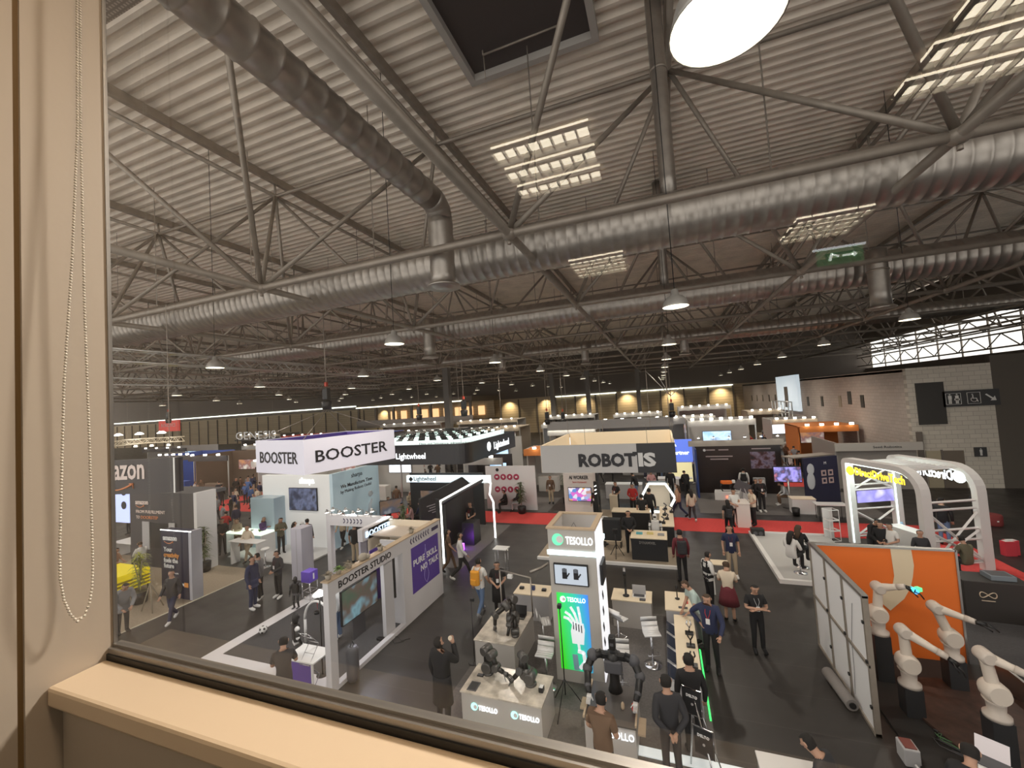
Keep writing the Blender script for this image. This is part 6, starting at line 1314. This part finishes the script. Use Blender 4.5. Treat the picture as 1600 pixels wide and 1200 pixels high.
# ------------------------------------------------------------------ booths in the distance
WALLS = dict(white=(.62, .60, .57), cream=(.62, .52, .40), grey=(.36, .35, .34), dark=(.05, .045, .05), teal=(.08, .32, .38), blue=(.06, .12, .45), red=(.45, .05, .04), orange=(.75, .25, .06), brown=(.2, .14, .1))
scrm = [ramp_screen('far_screen_a', [(.1, .3, .6), (.5, .7, .9), (.1, .1, .2)], 1.3, 1.3), ramp_screen('far_screen_b', [(.6, .3, .1), (.2, .1, .1), (.7, .7, .6)], 1.3, 1.0), emi('far_screen_c', (.85, .92, 1), 1.4)]
farlamp = emi('far_spot', (1, .93, .8), 9)
def booth(x0, x1, y0, y1, h, wall, fascia, label, lamps=4, scr=0, roof=False, cx=None):
    t = thing('exhibition_booth', label, 'exhibition stand', ((x0+x1)/2, (y0+y1)/2, 0)); hx, hy = (x1-x0)/2, (y1-y0)/2; BLOCK.append((x0, x1, y0+.4, y1))
    wm = mat('far_wall_'+wall, WALLS[wall], .6); fm = mat('far_wall_'+fascia, WALLS[fascia], .6)
    bx('back_wall', wm, t, -hx, hx, hy-.1, hy, 0, h); bx('side_wall', wm, t, -hx, -hx+.1, -hy+.6, hy-.1, 0, h); bx('fascia', fm, t, -hx, hx, -hy, -hy+.1, h-.45, h)
    bx('post', alu, t, hx-.08, hx, -hy+.1, -hy+.18, 0, h); bx('counter', wm if wall != 'dark' else white, t, -hx*.5, hx*.3, -hy+.3, -hy+.9, 0, 1.0)
    if scr is not None: screen('wall_screen', t, (rnd.uniform(-.3, .3)*hx, hy-.16, h*.62), min(2.2, hx*.9), .9, 0, scrm[scr])
    for k in range(lamps):
        x = -hx+(k+.5)*2*hx/lamps; MB().box((x, -hy-.15, h+.12), (.22, .16, .14)).build('spot_lamp', farlamp, t)
    if roof: bx('roof', fm, t, -hx, hx, -hy+.1, hy-.1, h-.08, h-.02)
    return t
B = [
 (-5.0, 1.6, 33.5, 36.5, 4.4, 'grey', 'grey', 'wide grey-fascia booth directly behind the ROBOTIS sign', 5, 2, True), (-9.5, -6, 27.5, 30, 3.0, 'white', 'orange', 'booth with orange-red roof behind the wall of red icons', 2, 1, True), (-13, -10.2, 25, 27, 2.8, 'dark', 'grey', 'dark booth with display left of the orange-red roof', 2, 0, False),
 (1.8, 6.4, 34, 37, 4.1, 'white', 'white', 'white booth with teal screens right of the ROBOTIS sign', 7, 0, False), (-4.5, -.5, 40, 43, 3.8, 'cream', 'cream', 'cream roofed booth in the centre distance', 5, 2, True), (0, 5, 45, 48, 3.8, 'cream', 'white', 'white-fascia cream booth farther in the centre', 6, 1, True),
 (-10, -5.6, 36, 39, 3.6, 'cream', 'white', 'booth with bright lamp row left of centre distance', 9, 2, True), (-16, -11.5, 30, 33, 3.5, 'white', 'dark', 'dark-fascia booth behind the round-cornered black sign', 3, 0, False), (-22, -17.5, 24, 27, 3.2, 'white', 'white', 'white booth with curved furniture behind the demo booth', 3, 2, False),
 (-27.5, -23, 24.5, 27.5, 3.0, 'white', 'cream', 'cream-pink lit booth left of the square BOOSTER sign', 4, 1, False), (-33.5, -29, 25, 28, 2.8, 'white', 'white', 'white frame booth with screens far left', 3, 0, False), (-40, -35, 24, 28, 3.5, 'brown', 'dark', 'brown booth far left', 3, 1, False),
 (-46, -41, 25, 29, 3.5, 'blue', 'dark', 'booth with blue lamps farthest left behind the brown one', 5, 0, False), (-30, -25, 33, 36, 3.4, 'grey', 'white', 'grey white booth in the second row on the left', 4, 2, False), (-38, -32.5, 33, 36, 3.4, 'brown', 'dark', 'brown booth in the second row far left', 4, 1, False),
 (-23.5, -18.5, 34, 37, 3.6, 'dark', 'grey', 'dark booth in the second row behind the square sign', 4, 0, False), (-47, -40.5, 34, 38, 3.4, 'cream', 'grey', 'cream booth in the second row at the far left end', 4, 1, False), (-31, -24, 44, 48, 3.6, 'white', 'white', 'white booth in the third row on the left', 6, 2, True),
 (-42, -34, 44, 48, 3.6, 'grey', 'blue', 'blue-fascia booth in the third row far left', 5, 0, True), (-22, -15.5, 44, 48, 3.6, 'cream', 'cream', 'cream booth in the third row before the dark columns', 6, 1, True), (-13.5, -7.5, 46, 50, 3.6, 'white', 'white', 'white booth in the third row right of the dark columns', 6, 2, True),
 (-55, -46, 46, 50, 3.6, 'brown', 'red', 'red-fascia booth in the third row at the far left end', 5, 1, True), (9.6, 13.2, 36, 40, 3.2, 'orange', 'orange', 'orange glowing booth along the right block wall', 4, 1, True), (9.6, 13.2, 44, 48, 3.2, 'white', 'cream', 'warm lit booth farther along the right block wall', 5, 2, False),
 (-6, 0, 54, 58, 4, 'cream', 'white', 'far cream booth near the centre of the far wall', 6, None, True), (2, 8, 56, 60, 4.4, 'white', 'white', 'far white booth left of the long block wall', 6, None, True), (-16, -9, 58, 62, 4, 'grey', 'white', 'far grey booth left of centre', 6, None, True), (-30, -20, 56, 60, 4, 'white', 'cream', 'far white booth below the gallery', 6, None, True),
 (-46, -34, 58, 62, 4, 'cream', 'grey', 'far cream booth below the left end of the gallery', 6, None, True), (9.4, 13, 54, 58, 3.6, 'cream', 'cream', 'farthest booth along the right block wall', 4, None, True), (-66, -57, 34, 38, 3.4, 'white', 'dark', 'booth in the second row beyond the cream one at the left end', 4, 0, False), (-70, -60, 50, 54, 3.8, 'grey', 'cream', 'farthest grey booth on the left', 5, None, True)]
for b_ in B: booth(*b_)
# hanging grey band sign behind ROBOTIS
t = thing('hanging_sign', 'long plain grey hanging band above the booths behind the ROBOTIS sign', 'hanging sign', (0, 0, 0)); bx('front_panel', mat('band_grey', (.38, .37, .36), .6), t, -7.2, .6, 26.0, 26.1, 4.4, 4.95); [MB().path([(x, 26.05, 4.95), (x, 26.05, 10.5)], .012, 4).build('wire', steelpaint, t) for x in (-7, .4)]
hoist(.55, 25.5, 5.3, 'large black chain hoist above the right end of the ROBOTIS sign')
t = thing('signpost', 'bare white branching truss rods above the right end of the ROBOTIS sign', 'wire rig', (.55, 25.5, 6.2)); m_ = MB()
for dx, dz in ((-1.3, 1.6), (-.6, 1.2), (.6, .5)): m_.path([(0, 0, 0), (dx, 0, dz)], .02, 5)
m_.build('rods', alu, t)
# lit white square truss with lamps at far left
t = thing('lamp_truss', 'white lit truss ring with hanging lamps at the far left', 'truss', (0, 0, 0)); tm = mat('cream_truss', (.75, .66, .52), .5, 0, (.8, .68, .45), .25)
def truss(mb, a, b_, s=.3, r=.025, n=None):
    a, b_ = Vector(a), Vector(b_); d_ = (b_-a).normalized(); sd_ = d_.cross(Z1).normalized()*s/2; up_ = Vector((0, 0, s/2)); L = (b_-a).length; n = n or max(2, int(L/s/1.2))
    for u in (-1, 1):
        for v_ in (-1, 1): mb.path([a+sd_*u+up_*v_, b_+sd_*u+up_*v_], r, 5)
    for u in (-1, 1):
        for i in range(n):
            p0_, p1_ = a.lerp(b_, i/n), a.lerp(b_, (i+1)/n); w_ = 1 if i % 2 else -1
            mb.path([p0_+sd_*u+up_*w_, p1_+sd_*u-up_*w_], r*.6, 4); mb.path([p0_+sd_*w_+up_*u, p1_-sd_*w_+up_*u], r*.6, 4)
    return mb
c0 = at(284, 686, 5.0); c1 = Vector((c0.x-1.5, c0.y-6.5, 5.0)); m_ = MB(); truss(m_, (c0.x-9, c0.y, 5.0), (c0.x, c0.y, 5.0), .45, .04); truss(m_, (c0.x-9, c0.y-5, 5.0), (c0.x-1, c0.y-5, 5.0), .45, .04); truss(m_, (c0.x-5, c0.y-5, 5.0), (c0.x-5, c0.y, 5.0), .45, .04)
m_.build('truss_frame', tm, t)
for k in range(7): MB().lathe([(.1, 0), (.16, -.14), (.13, -.2)], (c0.x-8.5+k*1.3, c0.y-5+(k % 2)*5, 4.6), 10).build('hanging_lamp', emi('warm_far_lamp', (1, .9, .7), 5), t)
for k in range(3): MB().lathe([(.12, 0), (.35, -.18), (.3, -.22)], (c0.x-8+k*3.4, c0.y-1, 5.9), 12).build('hanging_lamp', emi('white_far_lamp', (1, 1, .95), 12), t)
for x in (-8.5, -.5): MB().path([(c0.x+x, c0.y, 5.2), (c0.x+x, c0.y, 10.5)], .01, 4).build('wire', steelpaint, t)
# silver lighting truss under the roof, upper left
t = thing('lighting_truss', 'long silver lattice truss hanging under the roof at the upper left', 'truss', (0, 0, 0)); m_ = MB(); truss(m_, (-20.5, 8.0, 9.35), (-20.5, 26.5, 9.35), .5, .045); m_.build('truss_frame', alu, t); [MB().path([(-20.5, y, 9.6), (-20.5, y, 17)], .012, 4).build('wire', steelpaint, t) for y in (9, 17, 25)]
t = thing('lighting_truss', 'thin silver lattice truss lower left behind the long silver one', 'truss', (0, 0, 0)); m_ = MB(); truss(m_, (-27, 12, 8.9), (-27, 34, 8.9), .35, .03); m_.build('truss_frame', alu, t); [MB().path([(-27, y, 9.1), (-27, y, 17)], .012, 4).build('wire', steelpaint, t) for y in (13, 30)]
p = atY(263, 650, 20); hoist(p.x, p.y, p.z-.2, 'dark chain hoist hanging over the lit truss ring at the left')
t = thing('hanging_sign', 'red hanging banner above the lit truss ring at the far left', 'hanging sign', (0, 0, 0)); p = atY(268, 672, 34); bx('front_panel', emi('red_banner', (.75, .08, .06), .35), t, p.x-2.6, p.x+1.6, 34, 34.1, 5.6, 7.0); text('ROBOTICS', (p.x-2.0, 33.98, 6.2), X1, Z1, None, whitetext, t, width=2.8); [MB().path([(p.x+x, 34.05, 7), (p.x+x, 34.05, 10.5)], .012, 4).build('wire', steelpaint, t) for x in (-2.4, 1.4)]
t = thing('hanging_sign', 'hanging ring sign lettered genesis in outline letters left of the square sign', 'hanging sign', (0, 0, 0)); p = atY(412, 680, 34); text('GENESIS', (p.x-4.6, 34, p.z-.4), X1, Z1, None, mat('outline_letter', (.6, .6, .6), .3, .5), t, width=6.5, height=.9); bx('letter_rail', black, t, p.x-4.8, p.x+2, 34, 34.08, p.z-.55, p.z-.45); [MB().path([(p.x+x, 34.05, p.z-.5), (p.x+x, 34.05, 10.5)], .012, 4).build('wire', steelpaint, t) for x in (-4, 1.5)]
# ------------------------------------------------------------------ the visitors
def pp(px, py, *a, **k):
    g = at(px, py); return person(g.x, g.y, *a, **k)
# left aisle
pp(436, 934, 175, 'front', 'dark', 'black', 'person in dark jacket and white badge looking down, right of the navy suit', shoes='white', badge='maroon', h=1.7)
pp(396, 952, 285, 'stand', 'navy', 'navy', 'person in navy suit and white shoes standing sideways in the left aisle', coat=.2, shoes='white', h=1.78)
pp(407, 938, 120, 'phone', 'grey', 'black', 'person in grey top and long black skirt beside the navy suit', sleeves='short', h=1.7, shoes='white')
pp(270, 972, 200, 'walk', 'dark', 'navy', 'person in dark open jacket walking past the dark pillar sign', shoes='white', h=1.68)
pp(192, 990, 260, 'lean', 'grey', 'dark', 'person in grey coat bending over the curved reception desk', coat=.25, h=1.7)
g = at(464, 1040); humanoid(g.x, g.y, 330, 1.35, 'tall black humanoid robot with pale arm by the small white table', black, white)
person(-8.0, 6.55, 40, 'phone', 'dark', 'dark', 'person in dark tee seen from behind at the white stripe corner', sleeves='short', h=1.72)
pp(348, 866, 240, 'front', 'black', 'black', 'person in black jacket beside the tall plant at the dark booth', h=1.75)
pp(372, 862, 200, 'phone', 'beige', 'brown', 'person in beige jacket on the walkway left of the white demo booth', h=1.65, hair='hairbrown')
pp(388, 878, 190, 'walk', 'cream', 'beige', 'person in pale jacket and beige trousers behind the standing pair', h=1.65, hair='hairbrown')
pp(400, 852, 300, 'front', 'black', 'black', 'person in black tee leaning towards the glowing white table', sleeves='short', h=1.75)
pp(412, 861, 290, 'phone', 'purple', 'dark', 'grey haired person in purple jacket holding a phone', hair='hairgrey', h=1.68)
pp(440, 866, 250, 'phone', 'olive', 'black', 'person in olive brown jacket facing the white table', h=1.75)
pp(462, 872, 330, 'stand', 'ltgrey', 'cream', 'person with long dark hair, grey top and cream trousers', long_hair=True, h=1.66)
pp(482, 868, 20, 'stand', 'black', 'black', 'person in black behind the white pillar, only head and shoulders showing', h=1.7)
# inside and behind the studio stand
pp(537, 856, 190, 'walk', 'beige', 'black', 'person in beige top striding inside the open studio frame', shoes='white', h=1.7)
pp(556, 880, 20, 'stand', 'black', 'beige', 'person in loose black tee seen through the studio frame', sleeves='short', h=1.72)
pp(566, 862, 10, 'stand', 'dark', 'jeans', 'person in dark top and jeans behind the studio header', h=1.7)
pp(578, 868, 350, 'stand', 'cream', 'cream', 'person in long cream dress inside the studio frame', long_hair=True, coat=.5, h=1.68)
person(-9.1, 9.2, 100, 'stand', 'white', 'jeans', 'person in jeans and white sneakers standing inside the studio opening', shoes='white', h=1.7)
# centre
pp(695, 1138, 350, 'drink', 'black', 'black', 'tall person in long black coat drinking from a cup near the centre', coat=.45, h=1.83)
g = at(695, 1138); q = Vector((g.x, g.y, 0)) + Matrix.Rotation(math.radians(350), 3, 'Z') @ Vector((.05, .29, 1.62)); t = thing('paper_cup', 'small pale cup at the mouth of the person in the long black coat', 'cup', q)
MB().lathe([(.03, -.06), (.042, .06)], (0, 0, 0), 12, M=Matrix.Rotation(1.1, 4, 'X')).build('cup_body', white, t); MB().lathe([(.044, .05), (.044, .062)], (0, 0, 0), 12, M=Matrix.Rotation(1.1, 4, 'X')).build('cup_rim', cream, t)
pp(752, 962, 352, 'walk', 'white', 'jeans', 'person in white tee and jeans walking away with an orange backpack', sleeves='short', shoes='grey', h=1.75)
g = at(752, 962); backpack(g.x, g.y, 352, 'yellowbag', 'orange backpack on the person in white tee', h=1.75)
pp(781, 960, 200, 'front', 'black', 'black', 'person in black dress with white badge beside the metal post', coat=.5, badge='maroon', sleeves='short', h=1.62)
pp(722, 905, 300, 'stride', 'white', 'black', 'person in white shirt and black trousers striding across the aisle', shoes='white', h=1.72)
pp(703, 894, 300, 'walk', 'brown', 'brown', 'person in brown outfit walking behind the white shirt', sleeves='short', h=1.66, long_hair=True)
pp(731, 838, 100, 'front', 'navy', 'navy', 'person in navy jacket inside the black LED-edged booth', h=1.74)
pp(738, 841, 170, 'front', 'black', 'brown', 'person in black with red lanyard inside the black LED-edged booth', badge='red', sleeves='short', h=1.76, hair='hairbrown')
pp(630, 822, 200, 'sit', 'ltgrey', 'dark', 'seated person in pale blue shirt left of the group by the dark booth', sleeves='short')
pp(645, 826, 120, 'sit', 'pink', 'dark', 'seated person in pink top in the group by the dark booth', hair='hairbrown')
pp(660, 822, 80, 'sit', 'navy', 'dark', 'seated person in navy in the group by the dark booth')
pp(608, 822, 250, 'front', 'ltgrey', 'maroon', 'person in light grey vest behind the studio spotlights', h=1.65)
pp(862, 787, 180, 'stand', 'brown', 'beige', 'person in brown shirt and beige trousers walking up between two booths', badge='dark', h=1.75)
pp(792, 800, 120, 'sit', 'black', 'black', 'seated person in black in front of the wall of round red icons')
pp(812, 799, 100, 'sit', 'dark', 'ltgrey', 'seated person with pale bag in front of the wall of round red icons', long_hair=True)
# robotis stand
pp(933, 815, 150, 'stand', 'black', 'black', 'person in black suit with red lanyard beside the black post', badge='red', h=1.75)
pp(965, 800, 150, 'front', 'black', 'black', 'person in black polo sorting parts on the left black counter', sleeves='short', badge='red', h=1.7)
pp(991, 806, 180, 'front', 'red', 'black', 'person in bright red jacket behind the black counter', h=1.72)
pp(1018, 822, 355, 'stand', 'black', 'black', 'tall person in black sweatshirt seen from behind at the hexagon light', h=1.85)
pp(1006, 828, 10, 'stand', 'black', 'black', 'person in black tee leaning beside the red jacket', sleeves='short', h=1.7)
pp(986, 866, 190, 'front', 'black', 'black', 'person in long black jacket holding a cup in front of the black counter', h=1.78)
pp(1050, 780, 5, 'stand', 'black', 'black', 'person in black standing at the end of the hanging black sign', h=1.85)
pp(1075, 778, 20, 'lean', 'black', 'black', 'person in black bending over the white counter by the blue sign', h=1.7)
pp(997, 780, 60, 'lean', 'black', 'jeans', 'person in black bending over a table under the cyan screen', h=1.7)
pp(1020, 778, 190, 'front', 'pink', 'dark', 'person in pink pattern shirt behind the hexagon light', h=1.7)
pp(1062, 808, 60, 'stride', 'tan', 'navy', 'person in tan top walking at the right corner of the hexagon light', long_hair=True, hair='hairbrown', h=1.68)
pp(1083, 815, 10, 'walk', 'cream', 'dark', 'person with long black hair, cream top and dark skirt crossing the open floor', long_hair=True, shoes='white', h=1.62)
pp(1150, 822, 200, 'front', 'white', 'black', 'person in white shirt talking at the left side of the white counter', sleeves='short', h=1.74)
pp(1179, 821, 110, 'front', 'cream', 'black', 'person in cream shirt talking at the right side of the white counter', sleeves='short', badge='dark', h=1.74)
pp(1192, 800, 190, 'front', 'black', 'black', 'person in black pair holding a tray behind the cream shirt', badge='maroon', h=1.74, shoes='white')
pp(1185, 798, 200, 'stand', 'black', 'black', 'person with long black hair in the black pair', long_hair=True, h=1.66)
pp(1141, 838, 5, 'walk', 'black', 'black', 'person with long dark hair and dark backpack on the red carpet', long_hair=True, sleeves='short', h=1.6)
g = at(1141, 838); backpack(g.x, g.y, 5, 'dark', 'dark backpack on the person on the red carpet', h=1.5)
pp(1165, 778, 350, 'stand', 'white', 'navy', 'person in white tee with black backpack facing the dark photo wall', h=1.76)
g = at(1165, 778); backpack(g.x, g.y, 350, 'black', 'black backpack on the person facing the dark photo wall', h=1.76)
pp(1232, 790, 90, 'sitlean', 'ltgrey', 'brown', 'seated person in grey shirt bending over papers at a white table', shoes='white')
person(-4.68, 5.3, 0, 'stand', 'dark', 'dark', 'person at the bottom edge left of centre, only dark hair showing', h=1.72)
# right aisle
pp(1146, 903, 180, 'stand', 'navy', 'beige', 'person in navy tee and beige trousers with white badge walking up the right aisle', sleeves='short', badge='maroon', shoes='white', h=1.78, hair='hairbrown')
pp(1068, 910, 10, 'stand', 'maroon', 'black', 'person in dusty red shirt with big dark backpack at the black counter', h=1.78)
g = at(1068, 910); backpack(g.x, g.y, 10, 'dark', 'big dark backpack on the person in dusty red shirt', h=1.78)
pp(1111, 950, 300, 'front', 'white', 'black', 'person in white shirt and black vest at the wooden high table', vest='black', h=1.66)
pp(1142, 972, 350, 'phone', 'cream', None, 'person in cream top and maroon skirt in the right aisle', sleeves='short', skirt='maroon', hair='hairbrown', h=1.66)
pp(1098, 1010, 110, 'lean', 'mint', 'grey', 'person in mint grey tee bending over the long counter', sleeves='short', hair='hairbrown', h=1.75)
pp(1115, 1048, 165, 'hip', 'navy', 'black', 'person in navy shirt with red lanyard and hand on hip at the long counter', badge='red', hair='hairbrown', h=1.78)
pp(1187, 1019, 190, 'crossed', 'black', 'black', 'person in black tee with folded arms alone in the right aisle', sleeves='short', badge='ltgrey', h=1.66)
person(-.28, 7.25, 15, 'back', 'dark', 'dark', 'person in dark sweater with hands behind the back at the bottom edge', h=1.75)
person(.10, 7.95, 10, 'stand', 'black', 'black', 'person in black jacket standing behind the three small black signs', h=1.75)
person(-1.28, 6.62, 345, 'front', 'brown', 'dark', 'person in brown tee with red lanyard in front of the small robot table', sleeves='short', badge='maroon', h=1.72)
person(1.85, 6.75, 60, 'sitlean', 'dark', 'dark', 'person in dark shirt reading at the white table at the bottom edge', sleeves='short', h=1.8, z=.15)
person(3.25, 6.8, 330, 'lean', 'black', 'dark', 'person in black bending over the laptops in the bottom right corner', h=1.7)
pp(1240, 905, 320, 'sit', 'white', 'black', 'person with long dark hair in white top on a bar stool on the pale platform', long_hair=True, z=.25)
pp(1252, 893, 330, 'sit', 'black', 'black', 'person with long brown hair in black top on a bar stool on the pale platform', long_hair=True, hair='hairbrown', z=.25)
pp(1366, 880, 200, 'lean', 'black', 'dark', 'person in black leaning between the white arches, left of the pair', h=1.72)
pp(1382, 888, 150, 'front', 'black', 'dark', 'person in black crouching beside another under the yellow sign', h=1.6)
pp(1398, 892, 120, 'front', 'white', 'dark', 'person in white tee under the yellow sign', sleeves='short', h=1.6)
pp(1452, 836, 30, 'stand', 'white', 'dark', 'person in white tee with black backpack seen through the right arch', sleeves='short', h=1.78)
g = at(1452, 836); backpack(g.x, g.y, 30, 'black', 'black backpack seen through the right arch', h=1.78)
pp(1478, 852, 330, 'stand', 'black', 'jeans', 'person in black top and jeans seen through the right arch', h=1.8)
pp(1515, 905, 20, 'sit', 'olive', 'dark', 'person in olive jacket sitting behind the right edge of the orange wall')
pp(1533, 808, 140, 'sit', 'dark', 'black', 'person in dark jacket sitting alone on a red seat on the right floor', h=1.75)
pp(1445, 905, 180, 'stand', 'dark', 'dark', 'person behind the orange wall with only the dark hair showing', h=1.55)
person(-15.95, 9.3, 60, 'sit', 'tan', 'dark', 'person with bare arms seated at the yellow bin on the left', sleeves='short') if False else None
pp(178, 905, 300, 'sit', 'tan', 'dark', 'seated person in tan top at the left edge behind the yellow bin', sleeves='short')
pp(222, 893, 90, 'sit', 'white', 'dark', 'seated person in white shirt beside the yellow bin', hair='hairbrown')
# crowd farther back
crowd_cols = [['skin', 'black', 'black', 'black', 'hairblack'], ['skin', 'dark', 'navy', 'white', 'hairblack'], ['skin', 'white', 'dark', 'black', 'hairbrown'], ['skin', 'grey', 'black', 'black', 'hairblack'],
              ['skin', 'navy', 'beige', 'white', 'hairbrown'], ['skin', 'red', 'dark', 'black', 'hairblack'], ['skin', 'cream', 'jeans', 'white', 'hairbrown'], ['skin', 'blue', 'dark', 'black', 'hairblack'], ['skin2', 'brown', 'black', 'black', 'hairblack'], ['skin', 'beige', 'dark', 'white', 'hairgrey']]
cnames = ['all black', 'dark top and navy trousers', 'white top', 'grey top', 'navy top and beige trousers', 'red top', 'cream top and jeans', 'blue top', 'brown top', 'beige top']
zones = [ # x0,x1,y0,y1,count, phrase
 (-38, -21, 20.5, 23.5, 32, 'on the red carpet far left'), (-33, -18, 15, 20, 30, 'in the crowd left of the white demo booth'), (-36, -18, 24, 33, 50, 'among the booths behind the left red carpet'),
 (-19, -9, 20.5, 22.3, 7, 'on the red carpet behind the round-cornered black sign'), (-6, 8, 30.5, 33, 8, 'in the aisle behind the dark photo wall'),
 (6.5, 12.6, 31, 42, 26, 'in the packed aisle along the right block wall'), (0, 8, 36, 40, 10, 'around the teal screens in the distance'), (-40, -14, 37.5, 43, 30, 'in the distant cross aisle on the left'), (8, 12.5, 44, 60, 12, 'far along the right block wall')]
seen = {}
for zi, (x0, x1, y0, y1, n, ph) in enumerate(zones):
    for q in range(n):
        for _ in range(30):
            x, y = rnd.uniform(x0, x1), rnd.uniform(y0, y1)
            if all((x-a)**2+(y-b)**2 > .5 for a, b in PEOPLE) and not any(a-.3 < x < b+.3 and c-.3 < y < d_+.3 for a, b, c, d_ in BLOCK): break
        else: continue
        k = rnd.choice([0, 0, 1, 1, 2, 3, 3, 4, 5, 6, 7, 8, 9])
        far_person(x, y, rnd.uniform(0, 2*PI), rnd.choice(['stand', 'walk', 'front', 'phone', 'crossed']), crowd_cols[k], 'visitor in %s %s' % (cnames[k], ph), 'visitors in %s %s' % (cnames[k], ph), rnd.uniform(1.58, 1.82))
